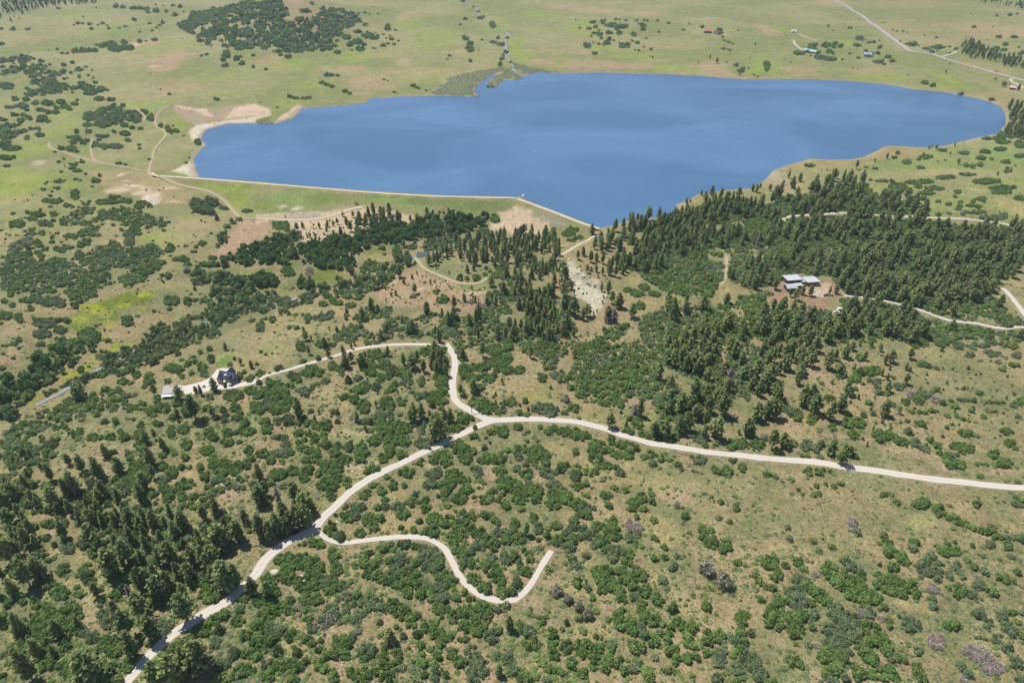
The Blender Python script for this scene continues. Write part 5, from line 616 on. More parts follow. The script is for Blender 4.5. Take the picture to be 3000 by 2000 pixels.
# ------------------------------------------------------------------ lake water
m, n, l, b = mat_new('lake_water')
b.inputs['Base Color'].default_value = (0.08, 0.18, 0.32, 1); b.inputs['Roughness'].default_value = 0.12; b.inputs['IOR'].default_value = 1.33; b.inputs['Specular IOR Level'].default_value = 0.6
tc = n.new('ShaderNodeTexCoord'); mp = n.new('ShaderNodeMapping'); mp.inputs['Scale'].default_value = (1, 1.6, 1); mp.inputs['Rotation'].default_value = (0, 0, .5); l.new(tc.outputs['Object'], mp.inputs[0])
w1 = n.new('ShaderNodeTexNoise'); w1.inputs['Scale'].default_value = 0.4; w1.inputs['Detail'].default_value = 5; w1.inputs['Roughness'].default_value = .7; l.new(mp.outputs[0], w1.inputs['Vector'])
w2 = n.new('ShaderNodeTexNoise'); w2.inputs['Scale'].default_value = 0.004; w2.inputs['Detail'].default_value = 5; w2.inputs['Distortion'].default_value = .6; l.new(mp.outputs[0], w2.inputs['Vector'])
rr = n.new('ShaderNodeMapRange'); rr.inputs[1].default_value = .3; rr.inputs[2].default_value = .7; rr.inputs[3].default_value = .14; rr.inputs[4].default_value = .34; l.new(w2.outputs['Fac'], rr.inputs[0]); l.new(rr.outputs[0], b.inputs['Roughness'])
bp = n.new('ShaderNodeBump'); bp.inputs['Strength'].default_value = 0.8; bp.inputs['Distance'].default_value = 0.6; l.new(w1.outputs['Fac'], bp.inputs['Height']); l.new(bp.outputs[0], b.inputs['Normal'])
wc = n.new('ShaderNodeMix'); wc.data_type = 'RGBA'; wc.inputs[6].default_value = (.062, .150, .275, 1); wc.inputs[7].default_value = (.105, .210, .365, 1)
wr = n.new('ShaderNodeMapRange'); wr.inputs[1].default_value = .38; wr.inputs[2].default_value = .66; l.new(w2.outputs['Fac'], wr.inputs[0]); l.new(wr.outputs[0], wc.inputs[0]); l.new(wc.outputs[2], b.inputs['Base Color'])
WATER = m
big = []
Q = np.array(LAKE); cen = Q.mean(0)
bm = bmesh.new(); vs = []
for i in range(len(Q)):                                                  # sheet reaches 4 m under the shore
    p0, p1, p2 = Q[i - 1], Q[i], Q[(i + 1) % len(Q)]
    t = (p2 - p0) / (np.hypot(*(p2 - p0)) + 1e-6); nn = np.array((t[1], -t[0]))
    q = p1 + nn * 2.5
    if not inside(np.array([q[0]]), np.array([q[1]]), LAKE)[0]: pass
    else: q = p1 - nn * 2.5
    vs.append(bm.verts.new((q[0], q[1], 0.0)))
bm.faces.new(vs); bmesh.ops.triangulate(bm, faces=bm.faces[:]); bmesh.ops.recalc_face_normals(bm, faces=bm.faces[:])
me = bpy.data.meshes.new('lake_water'); bm.to_mesh(me); bm.free()
for p in me.polygons:
    if p.normal.z < 0: p.flip()
me.materials.append(WATER); lk = bpy.data.objects.new('lake_water', me); COL.objects.link(lk); structure(lk)

# ------------------------------------------------------------------ road surfaces
def road_mat(name, col, flecks=(.3, .27, .2)):
    m, n, l, b = mat_new(name); tc = n.new('ShaderNodeTexCoord')
    a = n.new('ShaderNodeTexNoise'); a.inputs['Scale'].default_value = 0.35; a.inputs['Detail'].default_value = 6; a.inputs['Roughness'].default_value = .7; l.new(tc.outputs['Object'], a.inputs['Vector'])
    at = n.new('ShaderNodeAttribute'); at.attribute_name = 'track'
    mx = n.new('ShaderNodeMix'); mx.data_type = 'RGBA'; mx.inputs[6].default_value = (*[c * .88 for c in col], 1); mx.inputs[7].default_value = (*[min(.9, c * 1.12) for c in col], 1); l.new(a.outputs['Fac'], mx.inputs[0])
    m2 = n.new('ShaderNodeMix'); m2.data_type = 'RGBA'; l.new(mx.outputs[2], m2.inputs[6]); m2.inputs[7].default_value = (*flecks, 1)
    mu = n.new('ShaderNodeMath'); mu.operation = 'MULTIPLY'; l.new(at.outputs['Fac'], mu.inputs[0]); l.new(a.outputs['Fac'], mu.inputs[1]); l.new(mu.outputs[0], m2.inputs[0])
    l.new(m2.outputs[2], b.inputs['Base Color']); b.inputs['Roughness'].default_value = .95; b.inputs['Specular IOR Level'].default_value = .1
    return m
RM = dict(gravel=road_mat('pale_gravel', (.62, .56, .48), (.40, .36, .29)), sand=road_mat('sandy_dirt', (.62, .52, .40), (.34, .28, .18)), track=road_mat('dusty_track', (.47, .38, .25), (.24, .25, .11)), faint=road_mat('trodden_grass', (.36, .31, .175), (.25, .26, .11)), asphalt=road_mat('worn_asphalt', (.42, .40, .37), (.36, .35, .33)))
for nm, surf, w, L in ROADW:
    if surf == 'faint': continue
    T = np.gradient(L, axis=0); T /= np.hypot(T[:, 0], T[:, 1])[:, None] + 1e-9; N = np.stack([-T[:, 1], T[:, 0]], 1); s = np.arange(len(L)) * 3.0
    cols = [-1, -.8, -.42, 0, .42, .8, 1]; co = []; tr = []
    for k, c in enumerate(cols):
        e = (vnoise(s, s * 0 + k, 7, 5 + k) - .5) * (.42 if abs(c) == 1 else 0) + (vnoise(s, s * 0, 60, 3) - .5) * .16 * abs(c)
        q = L + N * (w * .5 * (c + e * np.sign(c + 1e-9)))[:, None] if True else None
        dist = np.hypot(q[:, 0], q[:, 1]); lift = .10 + dist * .00035
        z = ground_z(q[:, 0], q[:, 1]) if nm != 'dam_road' else np.full(len(q), 3.0)
        zc = ground_z(L[:, 0], L[:, 1]) if nm != 'dam_road' else z
        z = np.maximum(z, zc * .6 + z * .4) + lift - (0.06 if abs(c) == 1 else 0)
        co.append(np.stack([q[:, 0], q[:, 1], z], 1)); tr.append(np.full(len(L), {0: .9, .42: 0.0, .8: .7, 1: 1.3}[abs(c)] * (1.1 if surf == 'track' else .8)))
    co = np.stack(co, 1).reshape(-1, 3); tr = np.stack(tr, 1).ravel(); nn_ = len(cols)
    ix = np.arange(len(L) * nn_).reshape(len(L), nn_); fc = np.stack([ix[:-1, :-1], ix[1:, :-1], ix[1:, 1:], ix[:-1, 1:]], -1).reshape(-1, 4)[:, ::-1]
    o = structure(mesh_obj(nm, co, fc, RM[surf], smooth=True)); a = o.data.attributes.new('track', 'FLOAT', 'POINT'); a.data.foreach_set('value', tr.astype(np.float32))
# gravel yard by the slate-roofed house
yard = chain('0 2:1630 405,1700 412,1900 352,1960 300,1990 262,2060 250,2160 270,2200 330,2190 385,2352 352,2352 378,2200 420,2050 442,1940 452,1850 472,1740 492,1640 475')
X, Y = land([p[0] for p in yard], [p[1] for p in yard]); P2 = smooth_line(list(zip(X, Y)) + [(X[0], Y[0])], 3)[:-1]
bm = bmesh.new(); vs = [bm.verts.new((p[0] + (vnoise(p[0], p[1], 4, 3) - .5) * 1.6, p[1] + (vnoise(p[0], p[1], 4, 8) - .5) * 1.6, 0)) for p in P2]; bm.faces.new(vs)
bmesh.ops.triangulate(bm, faces=bm.faces[:]); bmesh.ops.subdivide_edges(bm, edges=bm.edges[:], cuts=2)
for v in bm.verts: v.co.z = float(ground_z(v.co.x, v.co.y)) + .22
me = bpy.data.meshes.new('gravel_yard'); bm.to_mesh(me); bm.free()
for p in me.polygons:
    if p.normal.z < 0: p.flip()
me.materials.append(RM['gravel']); o = bpy.data.objects.new('gravel_yard', me); COL.objects.link(o); structure(o)

# creek below the dam and the stream that feeds the lake
def creek(name, pxs, w, mat, z0):
    X, Y = land([p[0] for p in pxs], [p[1] for p in pxs]); L = smooth_line(list(zip(X, Y)), 3)
    T = np.gradient(L, axis=0); T /= np.hypot(T[:, 0], T[:, 1])[:, None] + 1e-9; N = np.stack([-T[:, 1], T[:, 0]], 1); s = np.arange(len(L)) * 3.0
    co = []
    for c in (-1, 0, 1):
        q = L + N * (w * c * (.35 + .9 * vnoise(s, s * 0 + c, 16, 6)))[:, None]; co.append(np.stack([q[:, 0], q[:, 1], zr(q[:, 0], q[:, 1]) + z0], 1))
    co = np.stack(co, 1).reshape(-1, 3); ix = np.arange(len(L) * 3).reshape(len(L), 3); fc = np.stack([ix[:-1, :-1], ix[1:, :-1], ix[1:, 1:], ix[:-1, 1:]], -1).reshape(-1, 4)[:, ::-1]
    return structure(mesh_obj(name, co, fc, mat, smooth=True))
CW = flat_mat('creek_water', (.30, .32, .33), .25, noise=.35, scale=.5, spec=.5)
creek('creek', chain('1 1:1900 650,1770 712,1650 735,1560 760,1480 780|1 1:1410 825,1340 870,1250 950|1 1:1000 1080,700 1120,420 1160,280 1205,150 1232|0 1:2352 1235,2190 1260,2120 1290,2080 1330,1880 1420,1700 1500|0 2:1300 60,1130 150,1000 215,950 240,830 300,780 335,640 420,560 475,430 540,330 590'), 2.1, CW, .35)
creek('stream', chain('1 0:1860 -20,1880 8,1990 55,2045 110,2065 170,2180 230,2190 265,2310 310,2290 400,2300 460,2330 510,2290 525,2345 575|2 0:10 640,60 690,95 705'), 3.0, CW, .5)
pond = chain('1 1:1470 775,1500 758,1590 752,1560 785,1530 797,1480 800'); X, Y = land([p[0] for p in pond], [p[1] for p in pond])
o = structure(mesh_obj('pond', [(x, y, float(np.mean(zr(X, Y))) + .8) for x, y in zip(X, Y)], [list(range(len(pond)))[::-1]], flat_mat('pond_water', (.10, .11, .11), .2, spec=.5)))
# ------------------------------------------------------------------ plant shapes
def leaf_mat(name, dark, light, rough=0.75, hue=0.03, trans=0.30):
    m, n, l, b = mat_new(name); tc = n.new('ShaderNodeTexCoord'); oi = n.new('ShaderNodeObjectInfo'); ge = n.new('ShaderNodeNewGeometry')
    ns = n.new('ShaderNodeTexNoise'); ns.inputs['Scale'].default_value = 3.0; ns.inputs['Detail'].default_value = 3; l.new(tc.outputs['Object'], ns.inputs['Vector'])
    ad = n.new('ShaderNodeMath'); ad.operation = 'MULTIPLY_ADD'; ad.inputs[1].default_value = .55; l.new(oi.outputs['Random'], ad.inputs[0])
    sc = n.new('ShaderNodeMath'); sc.operation = 'MULTIPLY'; sc.inputs[1].default_value = .45
    rn = n.new('ShaderNodeMath'); rn.operation = 'ADD'; rn.use_clamp = True; l.new(ns.outputs['Fac'], sc.inputs[0]); l.new(sc.outputs[0], ad.inputs[2])
    rp = n.new('ShaderNodeMath'); rp.operation = 'MULTIPLY_ADD'; rp.inputs[1].default_value = .9; rp.inputs[2].default_value = -.45; l.new(ge.outputs['Random Per Island'], rp.inputs[0])
    l.new(ad.outputs[0], rn.inputs[0]); l.new(rp.outputs[0], rn.inputs[1])
    mx = n.new('ShaderNodeMix'); mx.data_type = 'RGBA'; mx.inputs[6].default_value = (*dark, 1); mx.inputs[7].default_value = (*light, 1); l.new(rn.outputs[0], mx.inputs[0])
    hs = n.new('ShaderNodeHueSaturation'); mr = n.new('ShaderNodeMapRange'); mr.inputs[3].default_value = .5 - hue; mr.inputs[4].default_value = .5 + hue
    ml = n.new('ShaderNodeMath'); ml.operation = 'FRACT'; m7 = n.new('ShaderNodeMath'); m7.operation = 'MULTIPLY'; m7.inputs[1].default_value = 7.3; l.new(oi.outputs['Random'], m7.inputs[0]); l.new(m7.outputs[0], ml.inputs[0])
    l.new(ml.outputs[0], mr.inputs[0]); l.new(mr.outputs[0], hs.inputs['Hue']); l.new(mx.outputs[2], hs.inputs['Color'])
    l.new(hs.outputs[0], b.inputs['Base Color']); b.inputs['Roughness'].default_value = rough; b.inputs['Specular IOR Level'].default_value = .15
    if trans:
        tr = n.new('ShaderNodeBsdfTranslucent'); l.new(hs.outputs[0], tr.inputs[0]); ms = n.new('ShaderNodeMixShader'); ms.inputs[0].default_value = trans
        l.new(b.outputs[0], ms.inputs[1]); l.new(tr.outputs[0], ms.inputs[2]); l.new(ms.outputs[0], n['Material Output'].inputs[0])
    return m
LM = dict(
 p=leaf_mat('pine_needles', (.130, .180, .060), (.390, .450, .165), hue=.02), o=leaf_mat('oak_leaves', (.130, .225, .065), (.350, .485, .150), hue=.02),
 g=leaf_mat('grey_leaves', (.180, .245, .120), (.390, .475, .240), hue=.015), b=leaf_mat('fresh_leaves', (.17, .265, .070), (.36, .47, .15), hue=.015),
 t=leaf_mat('cottonwood_leaves', (.105, .195, .055), (.260, .390, .120), hue=.01), c=leaf_mat('willow_leaves', (.19, .265, .10), (.38, .47, .20), hue=.02),
 j=leaf_mat('juniper_needles', (.11, .16, .062), (.25, .31, .13), hue=.02), k=leaf_mat('dusky_twigs', (.32, .31, .21), (.56, .52, .38), hue=.01),
 d=leaf_mat('dead_twigs', (.44, .37, .32), (.76, .66, .58), hue=.01, trans=0), q=leaf_mat('dead_twigs_red', (.20, .14, .12), (.34, .27, .25), hue=.02, trans=0),
 r=leaf_mat('reeds', (.24, .29, .17), (.46, .52, .30), hue=.02))
BARK = flat_mat('pine_bark', (.20, .13, .085), .95, scale=3); BARKG = flat_mat('grey_bark', (.28, .25, .22), .95, scale=3)
def quads_mesh(cen, nrm, size, R, aspect=1.0, tilt=0.5):
    n = len(cen); nrm = nrm + R.normal(0, tilt, (n, 3)); nrm /= np.linalg.norm(nrm, axis=1)[:, None] + 1e-9
    a = np.cross(nrm, R.normal(0, 1, (n, 3))); a /= np.linalg.norm(a, axis=1)[:, None] + 1e-9; b_ = np.cross(nrm, a)
    sz = (size * R.uniform(.6, 1.35, n))[:, None]; a = a * sz; b_ = b_ * sz * aspect
    j = lambda: 1 + R.uniform(-.3, .3, (n, 1))
    V = np.stack([cen - a * j() - b_ * .55 * j(), cen + a * j() - b_ * j(), cen + a * .7 * j() + b_ * j(), cen - a * .8 * j() + b_ * .8 * j()], 1).reshape(-1, 3)
    return V, np.arange(4 * n).reshape(n, 4)
def shrub_shape(seed, lobes=8, per=62, leaf=.13, flat=1.0, spread=.62, dens=1.0, tall=False, aspect=1.0):
    R = np.random.default_rng(seed); C = []; N = []
    for i in range(lobes):
        a = 2 * math.pi * (i * .618 + R.uniform(-.08, .08)); rr = spread * math.sqrt((i + .3) / lobes) * R.uniform(.75, 1.3); lr = R.uniform(.20, .46)
        zc = R.uniform(.30, .62) * (1.15 - rr) + .05 if not tall else R.uniform(.22, .80)
        if tall: rr *= math.sqrt(max(.1, 1 - ((zc - .5) / .55) ** 2)) 
        c = np.array((math.cos(a) * rr, math.sin(a) * rr, zc)); d = R.normal(0, 1, (int(per * dens), 3)); d /= np.linalg.norm(d, axis=1)[:, None]; d[:, 2] = np.where(d[:, 2] < -.35, -d[:, 2], d[:, 2])
        q = c + d * np.array((lr, lr, min(lr * flat, .97 - zc if not tall else .3))) * R.uniform(.60, 1.25, (len(d), 1)); C.append(q); N.append(d)
    C = np.vstack(C); N = np.vstack(N); C[:, 2] = np.maximum(C[:, 2], .03)
    return quads_mesh(C, N, leaf, R, aspect, .45)
def pine_shape(seed, slim=1.0, tiers=15, bare=.16, thin=0.0):
    R = np.random.default_rng(seed); C = []; N = []; lean = R.uniform(-.02, .02, 2)
    for k in range(tiers):
        z = bare + (0.985 - bare) * (k / (tiers - 1)) ** .92; f = (z - bare) / (1 - bare)
        r = .215 * slim * (min(1, (f + .10) / .34) ** .7) * (1 - f) ** .52 + .014
        nb = int(5 + 5 * (1 - f)); off = R.uniform(0, 6.28)
        for j in range(nb):
            if R.random() < .14 + thin: continue
            a = off + 6.28 * j / nb + R.uniform(-.25, .25); rl = r * R.uniform(.62, 1.22); m = max(2, int(2 + rl / .045))
            t = np.linspace(.28, 1, m) + R.uniform(-.05, .05, m); up = R.uniform(-.05, .16)
            P = np.stack([np.cos(a) * rl * t + lean[0] * z, np.sin(a) * rl * t + lean[1] * z, z + up * rl * t + R.normal(0, .008, m)], 1); P = np.repeat(P, 2, 0) + R.normal(0, .012, (2 * m, 3))
            C.append(P); N.append(np.stack([np.cos(a) * .55 + 0 * P[:, 0], np.sin(a) * .55 + 0 * P[:, 0], .8 + 0 * P[:, 0]], 1))
    C = np.vstack(C); N = np.vstack(N)
    return quads_mesh(C, N, .030, R, .9, .6)
def juniper_shape(seed):
    R = np.random.default_rng(seed); n = 420; z = R.random(n) ** .8; prof = np.clip((z + .10) / .3, 0, 1) ** .6 * (1 - z) ** .5 * 1.12
    a = R.uniform(0, 6.28, n); lump = 1 + .22 * np.sin(a * 3 + seed) * np.cos(z * 9 + seed); r = prof * lump * R.uniform(.72, 1.05, n)
    C = np.stack([np.cos(a) * r, np.sin(a) * r, .04 + z * .95], 1); N = np.stack([np.cos(a), np.sin(a), .5 + z], 1)
    return quads_mesh(C, N, .115, R, 1.0, .45)
def twig_shape(seed, rnd=False):
    R = np.random.default_rng(seed); n = 520; d = R.normal(0, 1, (n, 3)); d[:, 2] = np.abs(d[:, 2]); d /= np.linalg.norm(d, axis=1)[:, None]
    r = R.uniform(.25, 1.0, n)[:, None] ** .6 * (1 if rnd else R.uniform(.7, 1.1, (n, 1))); C = d * r * np.array((.92, .92, .92)); C[:, 2] = np.maximum(C[:, 2], .03)
    V = []; 
    t = d + R.normal(0, .35, (n, 3)); t /= np.linalg.norm(t, axis=1)[:, None]; s = np.cross(t, R.normal(0, 1, (n, 3))); s /= np.linalg.norm(s, axis=1)[:, None]
    L = R.uniform(.12, .28, (n, 1)); w = R.uniform(.03, .06, (n, 1)); V = np.stack([C - t * L * .5 - s * w, C - t * L * .5 + s * w, C + t * L * .5 + s * w * .5, C + t * L * .5 - s * w * .5], 1).reshape(-1, 3)
    return V, np.arange(4 * n).reshape(n, 4)
def snag_shape(seed):
    V, Fc = pine_shape(seed, .8, 16, .14, .15); c = V.reshape(-1, 4, 3).mean(1, keepdims=True)
    V = (c + (V.reshape(-1, 4, 3) - c) * np.array((.75, .75, .55))).reshape(-1, 3); return V, Fc
def trunk_shape(h0=.0, h1=.9, r0=.022, r1=.004, limbs=5, seed=1, spread=.1):
    R = random.Random(seed); V = []; Fc = []
    def tube(p, q, a, b, k=7):
        p = Vector(p); q = Vector(q); d = (q - p).normalized(); u = d.orthogonal().normalized(); w = d.cross(u); s = len(V)
        for pt, rad in ((p, a), (q, b)):
            for i in range(k): V.append(pt + (u * math.cos(6.283 * i / k) + w * math.sin(6.283 * i / k)) * rad)
        for i in range(k): Fc.append((s + i, s + (i + 1) % k, s + k + (i + 1) % k, s + k + i))
        Fc.append(tuple(s + i for i in range(k))[::-1]); Fc.append(tuple(s + k + i for i in range(k)))
    mid = (R.uniform(-.01, .01), R.uniform(-.01, .01), (h0 + h1) * .45)
    tube((0, 0, h0 - .03), mid, r0, r0 * .7); tube(mid, (0, 0, h1), r0 * .7, r1)
    for i in range(limbs):
        z = h0 + (h1 - h0) * (.25 + .6 * i / limbs); a = R.uniform(0, 6.28); tube((0, 0, z), (math.cos(a) * spread, math.sin(a) * spread, z + spread * .5), r0 * .35, r1 * .5, 5)
    return V, Fc
def bake(name, vf, mat):
    V, Fc = vf; me = bpy.data.meshes.new(name); V = np.asarray([tuple(v) for v in V], np.float32)
    if isinstance(Fc, np.ndarray):
        nf, k = Fc.shape; me.vertices.add(len(V)); me.vertices.foreach_set('co', V.ravel()); me.loops.add(nf * k); me.loops.foreach_set('vertex_index', Fc.astype(np.int32).ravel())
        me.polygons.add(nf); me.polygons.foreach_set('loop_start', np.arange(0, nf * k, k, dtype=np.int32)); me.polygons.foreach_set('loop_total', np.full(nf, k, np.int32)); me.update(calc_edges=True)
    else: me.from_pydata([tuple(map(float, v)) for v in V], [], Fc); me.update()
    me.materials.append(mat); return me
NV = dict(p=8, o=8, g=6, b=5, t=5, c=5, j=5, k=3, d=4, q=4)
CROWN = {}; TRUNK = {}
for i in range(8): CROWN['p', i] = bake('pine_crown', pine_shape(100 + i, [1, .82, 1.15, .95, 1.25, .75, 1.05, .9][i], 15, [.14, .2, .22, .12, .26, .16, .10, .3][i], [.0, .05, .08, 0, .12, .02, 0, .1][i]), LM['p'])
for i in range(8): CROWN['o', i] = bake('oak_foliage', shrub_shape(200 + i, 9 + i % 5, 64, .098, 1, .70), LM['o'])
for i in range(6): CROWN['g', i] = bake('grey_foliage', shrub_shape(300 + i, 11, 46, .092, .9, .72, .9), LM['g'])
for i in range(5): CROWN['b', i] = bake('bright_foliage', shrub_shape(400 + i, 10, 52, .10, .95, .70), LM['b'])
for i in range(5): CROWN['t', i] = bake('cottonwood_crown', shrub_shape(500 + i, 13, 52, .115, .85, .62, 1, True), LM['t'])
for i in range(5): CROWN['c', i] = bake('willow_crown', shrub_shape(600 + i, 12, 50, .105, .8, .66, .9, True), LM['c'])
for i in range(5): CROWN['j', i] = bake('juniper_foliage', juniper_shape(700 + i), LM['j'])
for i in range(3): CROWN['k', i] = bake('dusky_foliage', shrub_shape(800 + i, 12, 55, .085, .8, .60), LM['k'])
for i in range(4): CROWN['d', i] = bake('bare_twigs', twig_shape(900 + i), LM['d'])
for i in range(4): CROWN['q', i] = bake('dead_branches', snag_shape(950 + i), LM['q'])
for i in range(8): TRUNK['p', i] = bake('pine_trunk', trunk_shape(0, .93, .021, .004, 6, i, .09), BARK)
for kk in 'tc':
    for i in range(5): TRUNK[kk, i] = bake('broadleaf_trunk', trunk_shape(0, .62, .055, .02, 6, 40 + i, .3), BARKG)
for i in range(4): TRUNK['q', i] = bake('snag_trunk', trunk_shape(0, .96, .020, .003, 8, 70 + i, .10), BARKG)

# ------------------------------------------------------------------ where each plant stands
PL = {k: [] for k in 'pogbtcjkdqr'}            # x, y, radius, height, explicit
def blob(kind, px, py, rx, ry):                 # photo pixels
    s = float(s_of(py)); d = float(dep_of(py)); sd, cd = math.sin(d), math.cos(d)
    rw = rx / s; rb = max(1.95 if kind != 'k' else 3.5, 4.6 / s) * (1.5 if kind in 'tc' else 1)
    if rw < 1.5 * rb:
        if kind in 'jk': h = float(np.clip(2 * ry / s / (cd + sd * .55), rw * 1.0, rw * 3.4)); h = max(h, rw * (1.1 if kind == 'k' else 1.3))
        else: h = float(np.clip((2 * ry - 1.5 * rx * sd) / (s * cd), rw * 1.05, rw * (2.0 if kind in 'tc' else 1.7)))
        base = py + max(0, ry - rw * .9 * s * sd); PL[kind].append((px, base, rw * 1.08, h, 1)); return
    h = rb * (2.0 if kind in 'tc' else 1.5)
    ex = rx - rb * s * .75; ey = max(ry - rb * s * sd * .75 - h * s * cd * .30, 1.0); oy = h * s * cd * .28
    stepx = rb * s * 1.18; stepy = max(rb * s * sd * 1.25, 2.2); ny = max(1, int(round(2 * ey / stepy)) + 1)
    for j in range(ny):
        v = 0 if ny == 1 else -1 + 2 * j / (ny - 1); wx_ = ex * math.sqrt(max(0, 1 - (v * .9) ** 2)); nx = max(1, int(round(2 * wx_ / stepx)) + 1)
        for i in range(nx):
            u = 0 if nx == 1 else -1 + 2 * i / (nx - 1)
            if nx * ny > 6 and random.random() < .12: continue
            f = random.uniform(.62, 1.32)
            PL[kind].append((px + u * wx_ + random.uniform(-.25, .25) * stepx, py + oy + v * ey + random.uniform(-.25, .25) * stepy, rb * f, h * f * random.uniform(.85, 1.2), 1))
for (c, r), dd in VEG.items():
    for kind, txt in dd.items():
        if kind == 'p' or not txt.strip(): continue
        for e in nums(txt):
            x, y = e[0], e[1]; rx = e[2]; ry = e[3] if len(e) > 3 else rx * .8
            px, py = tp(c, r, x, y); blob(kind, px, py, rx / K, ry / K)
    for x, y, h in nums(dd.get('p', '')):
        px, py = tp(c, r, x, y); s = float(s_of(py)); d = float(dep_of(py)); H = h / K / s / math.cos(d); PL['p'].append((px, py, random.uniform(.95, 1.35), min(H * .88, 24), 1))
for px, py, h in [(1318, 1980 - 500 + 0, 0)][:0]: pass
for c, r, x, y, h in [(1, 2, 215, 1500, 150), (2, 2, 1985, 420, 190), (3, 1, 1825, 1110, 130), (2, 1, 2250, 700, 110), (2, 1, 935, 1395, 140), (2, 1, 860, 1390, 120), (0, 3, 1210, 800, 120), (2, 2, 1120, 690, 110), (0, 2, 1850, 495, 100), (3, 1, 1790, 1100, 90)]:
    px, py = tp(c, r, x, y); s = float(s_of(py)); d = float(dep_of(py)); PL['q'].append((px, py, 1.0, h / K / s / math.cos(d), 1))
PT = {}
for k, L in PL.items():
    if not L: PT[k] = np.zeros((0, 7)); continue
    A = np.array(L, float); X, Y = land(A[:, 0], A[:, 1]); PT[k] = np.stack([X, Y, A[:, 2], A[:, 3], A[:, 4], A[:, 0], A[:, 1]], 1)
RL = [(w, L) for nm, sf, w, L in ROADW if sf != 'faint']
def road_clear(x, y):
    out = np.full(len(x), 99.0)
    for w, L in RL:
        for k in range(0, len(L) - 1, 20):
            seg = L[k:k + 21:2] if len(L[k:k + 21]) > 3 else L[k:k + 21]; seg = np.vstack([seg, L[min(k + 20, len(L) - 1)]])
            m = (x > seg[:, 0].min() - 15) & (x < seg[:, 0].max() + 15) & (y > seg[:, 1].min() - 15) & (y < seg[:, 1].max() + 15)
            if m.any(): out[m] = np.minimum(out[m], seg_dist(x[m], y[m], [tuple(p) for p in seg]) - w / 2)
    return out
KEEP = []                                        # built ground kept free of random growth: x, y, radius
for px, py, r in [(665, 1110, 15), (495, 1152, 10), (2372, 835, 24), (2415, 850, 14), (2400, 880, 18), (2380, 900, 10), (2452, 912, 7), (1383, 1205, 5), (1532, 580, 8)]:
    x, y = land1(px, py); KEEP.append((x, y, r))
add = {k: [] for k in PL}
def put(kind, x, y, r, h): add[kind].append((x, y, r, h, 0, 0, 0))
for line in POLY.strip().splitlines():
    head, body = line.split(':'); kinds, cov, c, r = head.split(); cov = float(cov)
    pts = [tp(int(c), int(r), *e) for e in nums(body)]; X, Y = land([p[0] for p in pts], [p[1] for p in pts]); Pw = list(zip(X, Y))
    dist = math.hypot(np.mean(X), np.mean(Y)); kinds = {'P': 'pP', 'B': 'pb'}.get(kinds, kinds); tree = kinds[0] == 'p'
    if kinds == 'r': sp = 3.2
    elif tree: sp = (10.8 if kinds == 'pb' else 8.2) * (1 + max(0, dist - 1100) / 1500)
    elif kinds[0] in 'tc': sp = max(5.6, dist / 150)
    else: sp = max(3.5, dist / 250)
    x0, x1, y0, y1 = X.min(), X.max(), Y.min(), Y.max(); nx = int((x1 - x0) / sp) + 1; ny = int((y1 - y0) / sp) + 1
    gx_, gy_ = np.meshgrid(np.arange(nx), np.arange(ny)); gx_ = gx_.ravel() + (gy_.ravel() % 2) * .5; gy_ = gy_.ravel()
    qx = x0 + (gx_ + rng.uniform(-.42, .42, len(gx_))) * sp; qy = y0 + (gy_ + rng.uniform(-.42, .42, len(gy_))) * sp
    jx = (vnoise(qx, qy, 12, 5) - .5) * 14; jy = (vnoise(qx, qy, 12, 15) - .5) * 14; m = inside(qx + jx, qy + jy, Pw) & (sdist(qx, qy, LAKE) > (1.5 if kinds != 'r' else -3)); gapn = fbm(qx, qy, 26, 77, 2); m &= gapn < ((0.36 + .42 * cov if cov < .97 else 2) if not tree else .40 + (.26 if kinds == 'pb' else .36) * cov); m &= rng.random(len(qx)) < (cov if tree else .35 + .65 * cov)
    if 'p' not in kinds[0] or cov < .5: m &= road_clear(qx, qy) > (.8 if kinds != 'r' else 0)
    else: m &= road_clear(qx, qy) > 2.2
    for kx, ky, kr in KEEP: m &= np.hypot(qx - kx, qy - ky) > kr
    qx, qy = qx[m], qy[m]; pick = fbm(qx, qy, 40, 91, 3) * .7 + rng.random(len(qx)) * .3; pick = np.argsort(np.argsort(pick)) / max(1, len(pick))
    for x, y, t in zip(qx, qy, pick):
        if tree: put('p', x, y, rng.uniform(1.05, 1.45) if kinds == 'pb' else rng.uniform(.85, 1.15), (rng.uniform(11, 18) if kinds == 'pb' else rng.uniform(8.5, 16.5)) * (1.0 if kinds != 'pP' else 1.15)); continue
        kd = kinds[min(len(kinds) - 1, int(t * len(kinds)))]
        if kd == 'r': put('r', x, y, rng.uniform(1.4, 2.6), rng.uniform(.6, 1.3)); continue
        if kd == 'p': put('p', x, y, 1.0, rng.uniform(9, 15)); continue
        f = rng.uniform(.42, 1.12) * sp * .74
        put(kd, x, y, f * 1.04, f * rng.uniform(.95, 1.75) * (1.45 if kd in 'tc' else 1))
for line in SCATTER.strip().splitlines():
    head, body = line.split(':'); kd, cnt, c, r = head.split(); pts = [tp(int(c), int(r), *e) for e in nums(body)]; A = np.array(pts); k = int(cnt)
    qx = rng.uniform(A[:, 0].min(), A[:, 0].max(), k * 3); qy = rng.uniform(A[:, 1].min(), A[:, 1].max(), k * 3); m = inside(qx, qy, pts); qx, qy = qx[m][:k], qy[m][:k]
    X, Y = land(qx, qy); m = (sdist(X, Y, LAKE) > 3) & (road_clear(X, Y) > 1)
    for x, y in zip(X[m], Y[m]):
        s = float(s_of(project(x, y, 0)[1])); f = rng.uniform(.55, 1.25) * max(1, 1.6 / s); put(kd, x, y, f, f * (rng.uniform(1.3, 2.2) if kd == 'j' else rng.uniform(.8, 1.3)))
